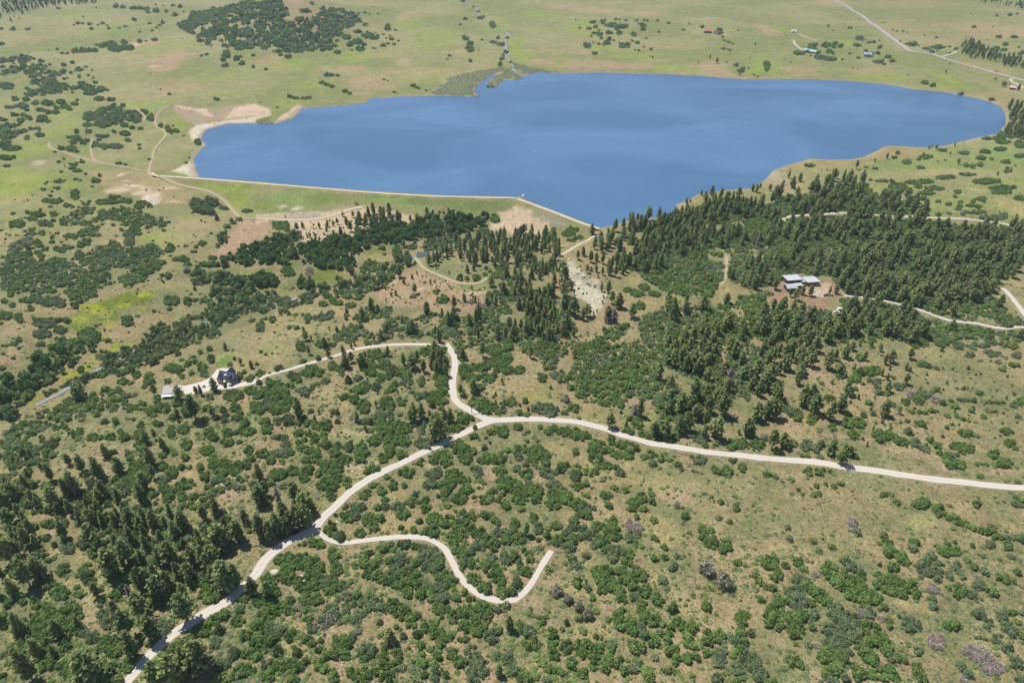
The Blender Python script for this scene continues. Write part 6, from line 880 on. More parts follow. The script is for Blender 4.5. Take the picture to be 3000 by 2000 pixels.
ZONE = [(-60, 1150), (500, 940), (800, 880), (1150, 1000), (1500, 700), (2300, 560), (3060, 640), (3060, 960), (2400, 1150), (2150, 1290), (1500, 1220), (1350, 1250), (930, 1550), (1500, 1560), (1640, 1600), (1900, 1800), (2050, 2050), (-60, 2050)]
qx = rng.uniform(-60, 3060, 30000); qy = 620 + 1430 * rng.random(30000) ** .8; zone = inside(qx, qy, ZONE); X, Y = land(qx, qy); nz = fbm(X, Y, 34, 66, 3)
m = (rng.random(30000) < np.where(zone, .75, .22) * np.clip((nz - .34) * 4.5, .08, 1)) & (sdist(X, Y, LAKE) > 8) & (road_clear(X, Y) > 1.0) & (seg_dist(X, Y, DAM) > 45)
for kx, ky, kr in KEEP: m &= np.hypot(X - kx, Y - ky) > kr
kd_n = fbm(X, Y, 60, 15, 2) + rng.uniform(-.12, .12, 30000)
for x, y, kn in zip(X[m], Y[m], kd_n[m]):
    f = rng.uniform(.45, 1.35) ** 1.3; put('b' if kn > .60 else ('o' if kn > .46 else 'g'), x, y, f * 1.25, f * rng.uniform(.55, 1.0))
qx = rng.uniform(-60, 3060, 17000); qy = 780 + 1280 * rng.random(17000) ** .75; X, Y = land(qx, qy); nz = fbm(X, Y, 28, 67, 3); m = (rng.random(17000) < np.clip((nz - .30) * 4, .1, 1)) & (road_clear(X, Y) > .6) & (sdist(X, Y, LAKE) > 6)
for kx, ky, kr in KEEP: m &= np.hypot(X - kx, Y - ky) > kr
for x, y, t in zip(X[m], Y[m], rng.random(int(m.sum()))): f = rng.uniform(.28, .62); put('g' if t < .62 else ('o' if t < .85 else 'b'), x, y, f * 1.3, f * rng.uniform(.6, 1.1))
def veil(A, pine=False):                                     # plants whose crown would stand over a road as seen from the hilltop
    bad = np.zeros(len(A), bool); d0 = np.hypot(A[:, 0], A[:, 1]); r_ = A[:, 3] * .17 if pine else A[:, 2]
    for t in (.15, .5, .85):
        k = 1 + (A[:, 3] * t) / CAM_Z; bad |= road_clear(A[:, 0] * k, A[:, 1] * k) < r_ * .35
    return bad
for k in PL:
    if add[k]: PT[k] = np.vstack([PT[k], np.array(add[k], float)])
    A = PT[k]
    if len(A):
        if k in 'pogbtjkc': A = A[~(veil(A, k == 'p') & (rng.random(len(A)) < (.80 if k == 'p' else .93)))]
        z = ground_z(A[:, 0], A[:, 1]); m = ~((A[:, 4] < 1) & (z < -.05) & (sdist(A[:, 0], A[:, 1], LAKE) < 0)); A = A[m]; z = z[m]
        px, py = project(A[:, 0], A[:, 1], z); A[:, 5] = px; A[:, 6] = py; PT[k] = np.concatenate([A, z[:, None]], 1)
print('plants', {k: len(v) for k, v in PT.items()})

# ------------------------------------------------------------------ labels tied to things one can find in the picture
MARKS = [(1386, 1205, 'the log gateway'), (1425, 1232, 'the fork of the main road'), (928, 1557, 'the turn-off of the looping track'), (866, 1562, 'the parked dark car'),
 (1467, 1761, 'the lowest bend of the looping track'), (1616, 1613, 'the dead end of the looping track'), (1180, 1572, 'the top of the looping track'), (1345, 1680, 'the steep middle of the looping track'), (803, 1672, 'the pale boulder below the road'),
 (2090, 1688, 'the pair of round dusky shrubs'), (2872, 1927, 'the big mauve dead thicket'), (495, 1150, 'the metal-roofed barn'), (665, 1105, 'the slate-roofed stone house'),
 (655, 1050, 'the little green lawn'), (1238, 748, 'the dark little pond'), (1720, 880, 'the white bare strip'), (2390, 835, 'the white-roofed house'), (1540, 640, 'the pale pad below the dam'),
 (260, 915, 'the yellow-green meadow'), (1835, 1278, 'the middle of the right-hand road'), (2200, 1338, 'the straight of the right-hand road'), (2600, 1382, 'the far right stretch of road'), (2990, 1431, 'where the road meets the right edge'), (380, 1985, 'where the road meets the bottom edge'),
 (560, 1850, 'the lowest stretch of the main road'), (700, 1720, 'the road below the pine grove'), (1130, 1360, 'the road between fork and turn-off'), (1280, 1010, 'the highest bend of the driveway'), (900, 1055, 'the middle of the driveway'), (1328, 1120, 'the road bend above the gateway'), (860, 1010, 'the pale fence line'),
 (1570, 1156, 'the yellow-flowered clearing'), (1982, 873, 'the bright grass clearing'), (2960, 880, 'the white lane at the right edge'), (328, 1354, 'the bare pink slope'), (647, 1422, 'the pale rocks on bare soil'),
 (100, 1180, 'the open bend of the creek'), (1275, 1690, 'the white fallen log'), (2680, 1771, 'the tan clearing at lower right'), (0, 1990, 'the bottom left corner'), (3000, 1990, 'the bottom right corner'), (1500, 1995, 'the middle of the bottom edge'), (2250, 1995, 'the right half of the bottom edge'), (850, 1995, 'the left half of the bottom edge'),
 (5, 1500, 'the middle of the left edge'), (5, 1750, 'the lower left edge'), (2995, 1200, 'the right edge above the road'), (2995, 1650, 'the lower right edge'), (1650, 1430, 'the open ground inside the roads'), (2030, 1500, 'the faint straight trail'), (585, 610, 'the round cottonwood clump'),
 (1130, 920, 'the pink bare ground below the pond'), (480, 560, 'the white eroded ground'), (600, 780, 'the pink bare bank'), (1532, 572, 'the intake tower'), (1750, 660, 'the end of the dam'), (2900, 650, 'the green field on the right'), (2450, 1230, 'the scattered pines above the road'), (420, 480, 'the dirt track junction'), (850, 20, 'the bald hilltop'), (2075, 92, 'the red-roofed barn'), (1440, 225, 'the reedy inlet'), (2965, 260, 'the rusty far house')]
ORD = ['nearest', 'second nearest', 'third nearest', 'fourth nearest', 'fifth nearest', 'sixth nearest', 'seventh nearest']
DIR = {'l': 'left of', 'r': 'right of', 'u': 'beyond', 'd': 'in front of'}
INFO = dict(p=('pine_tree', 'pine', 'pine tree', 'pines on the slopes below the lake', 'dark green'), o=('oak_shrub', 'scrub oak', 'shrub', 'scrub oaks on the slopes', 'green'), g=('grey_shrub', 'grey-green bush', 'shrub', 'grey-green bushes on the slopes', 'pale'),
 b=('bright_shrub', 'fresh green bush', 'shrub', 'fresh green bushes', 'leafy'), t=('cottonwood_tree', 'leafy tree', 'tree', 'dense dark leafy trees along the creek', 'dark'), c=('willow_tree', 'pale leafy tree', 'tree', 'light green trees along the creek', 'light-green'),
 j=('juniper_tree', 'juniper', 'juniper', 'junipers dotted over the slopes', 'dark'), k=('dusky_shrub', 'round shrub', 'shrub', 'dusky grey round shrubs', 'dusky'), d=('dead_shrub', 'dead shrub', 'dead shrub', 'bare dead shrubs', 'mauve-grey'), q=('dead_tree', 'dead pine', 'dead tree', 'dead standing pines', 'bare reddish-grey'))
def link(o, parent=None):
    COL.objects.link(o)
    if parent is not None: o.parent = parent
    return o
PROTO = {}
def plant(kind, v, x, y, z, r, h, rot, label):
    nm, word, cat, grp, adj = INFO[kind]
    has_trunk = (kind, v) in TRUNK
    sc = (h * r, h * r * random.uniform(.88, 1.12), h) if kind in 'pq' else (r * random.uniform(.82, 1.15), r * random.uniform(.82, 1.15), h)
    if has_trunk:
        if (kind, v) in PROTO:
            e0, t0, c0 = PROTO[kind, v]; e = e0.copy(); t = t0.copy(); c = c0.copy()
        else:
            e = bpy.data.objects.new(nm, None); t = bpy.data.objects.new('trunk', TRUNK[kind, v]); c = bpy.data.objects.new('crown', CROWN[kind, v]); PROTO[kind, v] = (e, t, c); e.empty_display_size = .5
        link(e); link(t, e); link(c, e)
    else:
        e = bpy.data.objects.new(nm, CROWN[kind, v]) if (kind, v) not in PROTO else PROTO[kind, v][0].copy(); PROTO.setdefault((kind, v), (e,)); link(e)
    e.location = (x, y, z - (.03 * h if kind in 'pq' else .02)); e.rotation_euler = (0, 0, rot); e.scale = sc
    e['label'] = label; e['category'] = cat; e['group'] = grp
    return e
MX = np.array([(a, b) for a, b, _ in MARKS], float)
def label_all(kind, A):
    nm, word, cat, grp, adj = INFO[kind]; size = A[:, 3] if kind in 'pqtc' else A[:, 2]; q1, q2 = np.quantile(size, [.33, .67]); cell = {}
    for i, a in enumerate(A):
        d = np.hypot(MX[:, 0] - a[5], (MX[:, 1] - a[6]) * 1.15); k = int(np.argmin(d)); dx = a[5] - MX[k, 0]; dy = a[6] - MX[k, 1]
        dr = ('l' if dx < 0 else 'r') if abs(dx) > abs(dy) * 1.2 else ('u' if dy < 0 else 'd')
        if k == len(MARKS) - 99: pass
        cell.setdefault((k, dr), []).append((d[k], i))
    out = [''] * len(A)
    for (k, dr), L in cell.items():
        L.sort()
        for n_, (d, i) in enumerate(L):
            sz = ['small', 'mid-sized', 'large'][int(size[i] > q1) + int(size[i] > q2)]
            nmk = MARKS[k][2]; dd = DIR[dr]
            if 'edge' in nmk or 'corner' in nmk: dd = {'l': 'to the left by', 'r': 'to the right by', 'u': 'above', 'd': 'at'}[dr] if dr in 'lr' else {'u': 'above', 'd': 'at'}[dr]
            if nmk.startswith('where'): dd = {'l': 'left of', 'r': 'right of', 'u': 'above', 'd': 'just below'}[dr]
            if n_ < 7: out[i] = f'{sz} {adj} {word}, {ORD[n_]} {dd} {nmk}'
            else: out[i] = f'{adj} {word}, farther {dd} {nmk} than the seven nearest'
            if len(out[i].split()) > 16: out[i] = out[i].replace(f'{adj} ', '', 1)
            if len(out[i].split()) > 16: out[i] = out[i].replace(' than the seven nearest', '')
            if len(out[i].split()) > 16: out[i] = out[i].replace(f'{sz} ', '', 1)
    return out
STUFFNAME = dict(p=('pine_forest', 'dark pines of the forest beyond the nearest ones', 'forest'), o=('oak_thickets', 'green scrub oak thickets spread over the slopes and the far hill', 'brush'), g=('grey_thickets', 'grey-green brush spread between the scrub oaks', 'brush'), b=('bright_thickets', 'fresh green low brush among the oaks', 'brush'),
 t=('cottonwood_grove', 'dense dark leafy grove below the dam', 'grove'), c=('willow_thickets', 'light green willow growth along the creek', 'thicket'), j=('juniper_scatter', 'small dark junipers dotted over open ground', 'brush'), k=('dusky_thickets', 'dusky grey brush', 'brush'), d=('dead_thickets', 'bare dead brush', 'brush'), q=('dead_pines', 'bare dead pines', 'trees'), r=('reed_bed', 'pale green reeds around the inlet of the lake', 'reeds'))
def stuff(kind, A):
    nm, lab, cat = STUFFNAME[kind]; n = len(A); me = bpy.data.meshes.new(nm); me.vertices.add(n); co = np.stack([A[:, 0], A[:, 1], A[:, 7] - .1], 1).astype(np.float32); me.vertices.foreach_set('co', co.ravel())
    rot = np.stack([rng.normal(0, .02, n), rng.normal(0, .02, n), rng.uniform(0, 6.28, n)], 1); scl = np.stack([A[:, 3] * A[:, 2], A[:, 3] * A[:, 2] * rng.uniform(.88, 1.12, n), A[:, 3]], 1) if kind in 'pq' else np.stack([A[:, 2], A[:, 2] * rng.uniform(.8, 1.2, n), A[:, 3]], 1)
    for a_, v in (('rot', rot), ('scl', scl)): me.attributes.new(a_, 'FLOAT_VECTOR', 'POINT').data.foreach_set('vector', v.astype(np.float32).ravel())
    nv = NV.get(kind, 3); me.attributes.new('vi', 'INT', 'POINT').data.foreach_set('value', rng.integers(0, nv, n).astype(np.int32)); me.update()
    o = bpy.data.objects.new(nm, me); COL.objects.link(o); o['kind'] = 'stuff'; o['label'] = lab; o['category'] = cat
    ng = bpy.data.node_groups.new(nm, 'GeometryNodeTree'); ng.interface.new_socket('Geometry', in_out='INPUT', socket_type='NodeSocketGeometry'); ng.interface.new_socket('Geometry', in_out='OUTPUT', socket_type='NodeSocketGeometry')
    N = ng.nodes; L = ng.links; gi = N.new('NodeGroupInput'); go = N.new('NodeGroupOutput'); ip = N.new('GeometryNodeInstanceOnPoints'); jj = N.new('GeometryNodeJoinGeometry')
    for i in range(nv):
        j2 = N.new('GeometryNodeJoinGeometry')
        for ob in (PROTO[kind, i] if kind in INFO else PROTO['r', i]):
            if ob.type != 'MESH': continue
            oi = N.new('GeometryNodeObjectInfo'); oi.inputs['Object'].default_value = ob; oi.transform_space = 'ORIGINAL'; L.new(oi.outputs['Geometry'], j2.inputs[0])
        g2 = N.new('GeometryNodeGeometryToInstance'); L.new(j2.outputs[0], g2.inputs[0]); L.new(g2.outputs[0], jj.inputs[0])
    L.new(gi.outputs[0], ip.inputs['Points']); L.new(jj.outputs[0], ip.inputs['Instance']); ip.inputs['Pick Instance'].default_value = True
    for a_, ty, sock in (('rot', 'FLOAT_VECTOR', 'Rotation'), ('scl', 'FLOAT_VECTOR', 'Scale'), ('vi', 'INT', 'Instance Index')):
        na = N.new('GeometryNodeInputNamedAttribute'); na.data_type = ty; na.inputs['Name'].default_value = a_; L.new(na.outputs['Attribute'], ip.inputs[sock])
    L.new(ip.outputs[0], go.inputs[0]); md = o.modifiers.new('grow', 'NODES'); md.node_group = ng
    return o
for kind in 'pogbtcjkdq':
    A = PT[kind]
    if not len(A): continue
    big_ = A[:, 3] * s_of(A[:, 6]); vis = (A[:, 5] > -25) & (A[:, 5] < 3025) & (A[:, 6] > -5) & (A[:, 6] < 2075); A = A[(A[:, 5] > -400) & (A[:, 5] < 3400)]
    big_ = A[:, 3] * s_of(A[:, 6]); vis = (A[:, 5] > -15) & (A[:, 5] < 3015) & (A[:, 6] > -5) & (A[:, 6] < 2030)
    order = np.argsort(-np.where(vis, big_, -1)); ind = order[:300]; ind = ind[vis[ind]]; rest = np.setdiff1d(np.arange(len(A)), ind)
    if len(rest) < 12 or (vis[rest].sum() < 3): rest = rest[:0]
    labs = label_all(kind, A[ind])
    for n_, (i, lb) in enumerate(zip(ind, labs)):
        a = A[i]; v = n_ % NV[kind] if n_ < NV[kind] else int(rng.integers(NV[kind]))
        plant(kind, v, a[0], a[1], a[7], a[2], a[3], rng.uniform(0, 6.28), lb)
    if len(rest): stuff(kind, A[rest])
    print(kind, len(ind), len(rest))
# reeds: one mesh of tufts
A = PT['r']; Rr = np.random.default_rng(5); V0, F0 = shrub_shape(77, 5, 9, .2, .7, .5); Vs = []; Fs = []
if len(A):
    n = len(A); a = Rr.uniform(0, 6.28, n); ca_, sa = np.cos(a)[:, None], np.sin(a)[:, None]; x = V0[None, :, 0] * A[:, 2:3]; y = V0[None, :, 1] * A[:, 2:3]; z = V0[None, :, 2] * A[:, 3:4] * 1.1
    W = np.stack([x * ca_ - y * sa + A[:, 0:1], x * sa + y * ca_ + A[:, 1:2], z + np.maximum(A[:, 7:8], -.05)], -1).reshape(-1, 3); Fq = (F0[None] + (np.arange(n) * len(V0))[:, None, None]).reshape(-1, 4)
    o = mesh_obj('reed_bed', W, Fq, LM['r']); o['kind'] = 'stuff'; o['label'] = STUFFNAME['r'][1]; o['category'] = 'reeds'
# ------------------------------------------------------------------ buildings, vehicles and small things
def place_of(px0, py0, px1, py1):                # two photo pixels along the near ground edge -> centre and yaw
    a = np.array(land1(px0, py0)); b = np.array(land1(px1, py1)); c = (a + b) / 2; d = b - a
    return c, math.atan2(d[1], d[0]), float(np.hypot(*d))
def empty(name, x, y, z, yaw, label, cat, group=None):
    e = bpy.data.objects.new(name, None); COL.objects.link(e); e.location = (x, y, z); e.rotation_euler = (0, 0, yaw); e.empty_display_size = 1; e['label'] = label; e['category'] = cat
    if group: e['group'] = group
    return e
class MB:
    def __init__(s): s.v = []; s.f = []
    def box(s, x0, x1, y0, y1, z0, z1):
        k = len(s.v); s.v += [(x, y, z) for z in (z0, z1) for x, y in ((x0, y0), (x1, y0), (x1, y1), (x0, y1))]
        s.f += [(k, k + 3, k + 2, k + 1), (k + 4, k + 5, k + 6, k + 7)] + [(k + i, k + (i + 1) % 4, k + 4 + (i + 1) % 4, k + 4 + i) for i in range(4)]; return s
    def slab(s, pts, t=.18):                      # sloped slab from 4 top corners (counter-clockwise from above)
        k = len(s.v); s.v += [tuple(p) for p in pts] + [(p[0], p[1], p[2] - t) for p in pts]; n = len(pts)
        s.f += [tuple(range(k, k + n)), tuple(range(k + n, k + 2 * n))[::-1]] + [(k + i, k + n + i, k + n + (i + 1) % n, k + (i + 1) % n) for i in range(n)]; return s
    def prism(s, prof, x0, x1, axis='x'):         # profile (u, z) swept along an axis
        k = len(s.v); n = len(prof); P = lambda u, z, w: (w, u, z) if axis == 'x' else (u, w, z)
        s.v += [P(u, z, x0) for u, z in prof] + [P(u, z, x1) for u, z in prof]; s.f += [tuple(range(k, k + n)), tuple(range(k + n, k + 2 * n))[::-1]] + [(k + i, k + n + i, k + n + (i + 1) % n, k + (i + 1) % n) for i in range(n)]; return s
    def cyl(s, p, q, r, r2=None, n=10):
        p = Vector(p); q = Vector(q); d = (q - p).normalized(); u = d.orthogonal().normalized(); w = d.cross(u); k = len(s.v); r2 = r if r2 is None else r2
        for pt, rad in ((p, r), (q, r2)): s.v += [tuple(pt + (u * math.cos(6.28318 * i / n) + w * math.sin(6.28318 * i / n)) * rad) for i in range(n)]
        s.f += [(k + i, k + (i + 1) % n, k + n + (i + 1) % n, k + n + i) for i in range(n)] + [tuple(range(k, k + n))[::-1], tuple(range(k + n, k + 2 * n))]; return s
    def build(s, name, mat, parent=None, bevel=0):
        me = bpy.data.meshes.new(name); me.from_pydata([tuple(map(float, v)) for v in s.v], [], s.f); bm = bmesh.new(); bm.from_mesh(me); bmesh.ops.recalc_face_normals(bm, faces=bm.faces[:])
        if bevel: bmesh.ops.bevel(bm, geom=bm.edges[:], offset=bevel, segments=1, affect='EDGES')
        bm.to_mesh(me); bm.free(); me.materials.append(mat); o = bpy.data.objects.new(name, me); COL.objects.link(o)
        if parent: o.parent = parent
        return o
SLATE = flat_mat('slate_roof', (.10, .125, .18), .6, scale=2, noise=.3); STONE = flat_mat('rubble_stone', (.36, .30, .25), .9, scale=4, noise=.35); WHITE = flat_mat('white_paint', (.80, .80, .80), .5, scale=1, noise=.05)
WOOD = flat_mat('dark_timber', (.13, .085, .06), .85, scale=3, noise=.3); METAL = flat_mat('grey_metal_roof', (.36, .31, .32), .5, scale=1, noise=.06); WINDOW = flat_mat('window_glass', (.04, .05, .07), .1, spec=.6)
LOGM = flat_mat('peeled_log', (.42, .33, .25), .9, scale=3, noise=.3); TAN = flat_mat('tan_stucco', (.52, .42, .33), .9, scale=2); TYRE = flat_mat('tyre_rubber', (.03, .03, .03), .9); ROCK = flat_mat('pale_rock', (.62, .56, .50), .95, scale=2.5, noise=.25)
def gable(parent, x0, x1, y0, y1, zb, ze, zr_, wall, roof, axis='x', over=.5, t=.2, wname='wall', rname='roof'):
    if axis == 'x':
        c = (y0 + y1) / 2; MB().prism([(y0, zb), (y1, zb), (y1, ze), (c, zr_ - .12), (y0, ze)], x0, x1, 'x').build(wname, wall, parent); sl = (zr_ - ze) / ((y1 - y0) / 2); a, b = x0 - over, x1 + over; ya, yb = y0 - over, y1 + over; zl = ze - sl * over + .12
        m = MB().slab([(a, ya, zl), (b, ya, zl), (b, c, zr_ + .12), (a, c, zr_ + .12)], t).slab([(a, c + .002, zr_ + .12), (b, c + .002, zr_ + .12), (b, yb, zl), (a, yb, zl)], t)
    else:
        c = (x0 + x1) / 2; MB().prism([(x0, zb), (x1, zb), (x1, ze), (c, zr_ - .12), (x0, ze)], y0, y1, 'y').build(wname, wall, parent); sl = (zr_ - ze) / ((x1 - x0) / 2); a, b = y0 - over, y1 + over; xa, xb = x0 - over, x1 + over; zl = ze - sl * over + .12
        m = MB().slab([(xa, a, zl), (c, a, zr_ + .12), (c, b, zr_ + .12), (xa, b, zl)], t).slab([(c + .002, a, zr_ + .12), (xb, a, zl), (xb, b, zl), (c + .002, b, zr_ + .12)], t)
    return m.build(rname, roof, parent)
def windows(parent, spec, depth=.06):              # (x, y, z, w, h, face) face: 'f' front, 'l' left, 'r' right
    for x, y, z, w, h, f in spec:
        if f == 'f': fr = MB().box(x - w / 2 - .08, x + w / 2 + .08, y - depth, y + .02, z - .08, z + h + .08).build('window', WHITE, parent); MB().box(x - w / 2, x + w / 2, y - depth - .02, y - depth + .01, z, z + h).build('pane', WINDOW, fr)
        else:
            sg = -1 if f == 'l' else 1; fr = MB().box(min(x, x + sg * depth), max(x, x + sg * depth), y - w / 2 - .08, y + w / 2 + .08, z - .08, z + h + .08).build('window', WHITE, parent); MB().box(min(x + sg * depth, x + sg * (depth + .02)), max(x + sg * depth, x + sg * (depth + .02)), y - w / 2, y + w / 2, z, z + h).build('pane', WINDOW, fr)
# slate-roofed stone house
c, yaw, L = place_of(636, 1118, 690, 1127); zb = float(ground_z(*c))
h = empty('stone_house', c[0], c[1], zb, yaw, 'stone house with steep slate gables, tall chimney and white porches beside the gravel yard', 'house'); h.scale = (.86, .86, .9)
gable(h, -7.6, 7.6, 0, 9, -1, 4.6, 9.4, STONE, SLATE)
gable(h, -7.2, -1.8, -2.4, 5, -1, 4.4, 8.6, STONE, SLATE, 'y', .45, .2, 'front_gable', 'gable_roof')
gable(h, 3.4, 7.9, -1.6, 5, -1, 4.2, 8.4, STONE, SLATE, 'y', .45, .2, 'front_gable', 'gable_roof')
gable(h, -3.4, 2.2, 5, 12.5, -1, 4.6, 9.3, STONE, SLATE, 'y', .45, .2, 'back_gable', 'gable_roof')
gable(h, -.9, .9, 1.4, 4.2, 5.6, 6.8, 7.9, WHITE, SLATE, 'y', .3, .12, 'dormer', 'dormer_roof')
st = MB().box(1.2, 2.9, -1.1, .1, -1, 9.6).build('chimney', STONE, h); MB().box(1.0, 3.1, -1.3, .3, 9.6, 9.9).build('chimney_cap', WHITE, st)
p = MB().slab([(-1.7, -2.3, 2.9), (1.0, -2.3, 2.9), (1.0, 0, 3.5), (-1.7, 0, 3.5)], .15).build('porch_roof', WHITE, h); MB().cyl((-1.5, -2.1, -1), (-1.5, -2.1, 2.8), .1).cyl((.8, -2.1, -1), (.8, -2.1, 2.8), .1).build('porch_post', WOOD, p)
MB().slab([(4.2, -3.6, 2.6), (8.2, -3.6, 2.6), (8.2, -1.65, 3.2), (4.2, -1.65, 3.2)], .15).build('porch_roof', WHITE, h)
windows(h, [(-4.5, -2.4, 1, 1.4, 1.5, 'f'), (-4.5, -2.4, 4.6, 1.0, 1.3, 'f'), (5.6, -1.6, 4.2, 1.0, 1.3, 'f'), (5.6, -1.6, .8, 1.6, 1.5, 'f'), (0, 1.4, 5.9, .8, .8, 'f'), (-7.6, 3, 1, 1.2, 1.4, 'l'), (-7.6, 6.5, 1, 1.2, 1.4, 'l')])
MB().box(-.9, .1, -.05, .05, -.2, 2.1).build('door', WOOD, h)
# metal-roofed barn
c, yaw, L = place_of(474, 1167.5, 520, 1163.5); zb = float(ground_z(*c))
b_ = empty('metal_roofed_barn', c[0], c[1], zb, yaw, 'barn with a pale metal roof and lower white porch roof beside the gravel yard', 'barn'); b_.scale = (.80, .86, .9)
MB().box(-6.2, 6.2, 1.6, 10.6, -1.5, 3.4).build('wall', WOOD, b_)
MB().slab([(-6.9, 1.2, 3.5), (6.9, 1.2, 3.5), (6.9, 9.6, 6.4), (-6.9, 9.6, 6.4)], .15).slab([(-6.9, 9.61, 6.4), (6.9, 9.61, 6.4), (6.0, 11.4, 5.6), (-6.0, 11.4, 5.6)], .15).build('roof', METAL, b_)
MB().slab([(-6.9, -1.2, 2.45), (6.9, -1.2, 2.45), (6.9, 1.1, 3.0), (-6.9, 1.1, 3.0)], .12).build('porch_roof', WHITE, b_)
for x in (-6.4, -3.2, 0, 3.2, 6.4): MB().box(x - .1, x + .1, -1.0, -.8, -1.5, 2.4).build('post', WOOD, b_)
MB().cyl((.2, 8.4, 5.5), (.2, 8.4, 7.0), .28).build('flue', TYRE, b_)
windows(b_, [(-4, 1.6, .6, 1.3, 1.2, 'f'), (3, 1.6, .6, 1.3, 1.2, 'f')]); MB().box(-1, 1, 1.54, 1.6, -1, 2).build('door', TAN, b_)
# white-roofed house in the forest clearing
c, yaw, L = place_of(2298, 850, 2412, 842); zb = float(ground_z(*c))
w_ = empty('white_roofed_house', c[0], c[1], zb, yaw, 'modern house with several white flat roofs in the reddish forest clearing', 'house')
ROOFW = flat_mat('pale_membrane_roof', (.52, .53, .54), .6, scale=.6, noise=.12)
def mono(x0, x1, y0, y1, z0, z1, o=.7):
    MB().prism([(y0, -1), (y1, -1), (y1, z1 - .3), (y0, z0 - .3)], x0, x1, 'x').build('wall', WOOD, w_); MB().slab([(x0 - o, y0 - o, z0), (x1 + o, y0 - o, z0), (x1 + o, y1 + o, z1), (x0 - o, y1 + o, z1)], .25).build('roof', ROOFW, w_)
mono(5, 17, 4, 15, 4.6, 4.0); mono(-13, 1.5, 9, 20, 5.2, 4.4); mono(.2, 6.2, 7, 12, 3.4, 3.2, .3)
WHITE_ = 1; gable(w_, -18.5, -9, -3, 5, -1, 3.2, 4.8, WOOD, ROOFW, 'x', .6, .2, 'wall', 'roof'); mono(-8, -1, 1, 6, 3.2, 3.0, .4)
windows(w_, [(8, 4, .6, 2.4, 2.2, 'f'), (12, 4, .6, 2.4, 2.2, 'f'), (-7, 9, .8, 2.6, 2.4, 'f'), (-14, -3, .6, 1.6, 1.4, 'f')]); MB().box(14.4, 16, 3.94, 4, -1, 2.1).build('door', TAN, w_)
# far houses
def far_house(name, p0, p1, label, cat, dep, he, hr, wall, roof, extra=()):
    c, yaw, L = place_of(*p0, *p1); e = empty(name, c[0], c[1], float(ground_z(*c)), yaw, label, cat); gable(e, -L / 2, L / 2, 0, dep, -1.5, he, hr, wall, roof, 'x', .8, .3)
    windows(e, [(-L * .28, 0, 1, 1.8, 1.4, 'f'), (L * .2, 0, 1, 1.8, 1.4, 'f')], .1); MB().box(-.7, .7, -.1, 0, -.5, 2.2).build('door', WOOD, e)
    for (x0, x1, y0, y1, ze, zr2) in extra: gable(e, L * x0, L * x1, y0, y1, -1.5, ze, zr2, wall, roof, 'y', .6, .3, 'wing', 'wing_roof')
    return e
REDR = flat_mat('red_metal_roof', (.62, .17, .15), .5, scale=.8, noise=.35); GREENR = flat_mat('pale_green_roof', (.33, .45, .44), .5); BLUER = flat_mat('blue_grey_roof', (.34, .40, .46), .6); PINKW = flat_mat('rusty_wall', (.42, .20, .18), .9); PINKR = flat_mat('pale_pink_roof', (.66, .52, .55), .6)
far_house('red_roofed_barn', (2067, 98), (2084, 98.5), 'barn with a bright red metal roof alone on the far plain', 'barn', 11, 5.5, 10, flat_mat('navy_wall', (.08, .09, .14), .9), REDR)
e = far_house('dark_cabin', (2094, 101), (2103, 103), 'small dark steep-roofed cabin just right of the red-roofed barn', 'cabin', 8, 2.0, 8.5, WOOD, flat_mat('charcoal_roof', (.10, .11, .15), .7))
far_house('long_ranch_house', (2352, 153), (2389, 158), 'long low house with a pale green roof among far trees beyond the lake', 'house', 12, 3.6, 6.8, WOOD, GREENR, [(-.22, .02, -4, 6, 3.6, 7.0)])
far_house('blue_roofed_farmhouse', (2530, 166), (2552, 168), 'blue-grey roofed farmhouse among scattered trees beyond the far shore', 'house', 12, 5, 8.5, flat_mat('grey_wall', (.4, .42, .45), .9), BLUER, [(-.15, .15, -4, 6, 4.6, 8)])
far_house('small_white_house', (2317, 97), (2332, 98), 'small pale house at the end of a lane beyond the lake', 'house', 9, 4, 7, WHITE, flat_mat('pale_roof', (.6, .52, .5), .8), [(-.2, .2, -3, 5, 3.6, 6.4)])
far_house('rusty_far_house', (2957, 263), (2974, 264), 'rust-red house with a pale pink roof near the right edge of the far shore', 'house', 7, 4.0, 6, PINKW, PINKR)
# intake tower at the bend of the dam
x, y = plane(1533, 583, 0.0); t = empty('intake_tower', float(x), float(y) + 1.0, 0, 0, 'slim tower with white cap standing in the water at the bend of the dam', 'tower')
MB().cyl((0, 0, -4), (0, 0, 3.4), .8, .7, 14).build('shaft', flat_mat('dark_steel', (.16, .11, .13), .6), t)
d = MB(); prof = [(1.7, 3.4), (1.75, 3.8), (1.5, 4.5), (.9, 5.0), (.05, 5.2)]
for (r0, z0), (r1, z1) in zip(prof[:-1], prof[1:]): d.cyl((0, 0, z0), (0, 0, z1), r0, r1, 16)
d.build('dome_cap', WHITE, t)
xb, yb = plane(1538, 590, 3.0); gx_, gy_ = float(xb) - float(x), float(yb) - float(y) - 1.0; k = MB(); n_ = math.hypot(gx_, gy_); ux, uy = gx_ / n_, gy_ / n_
k.slab([(-uy * .6, ux * .6, 3.1), (uy * .6, -ux * .6, 3.1), (gx_ + uy * .6, gy_ - ux * .6, 3.1), (gx_ - uy * .6, gy_ + ux * .6, 3.1)], .15); wk = k.build('footbridge', flat_mat('bridge_planks', (.34, .28, .26), .8), t)
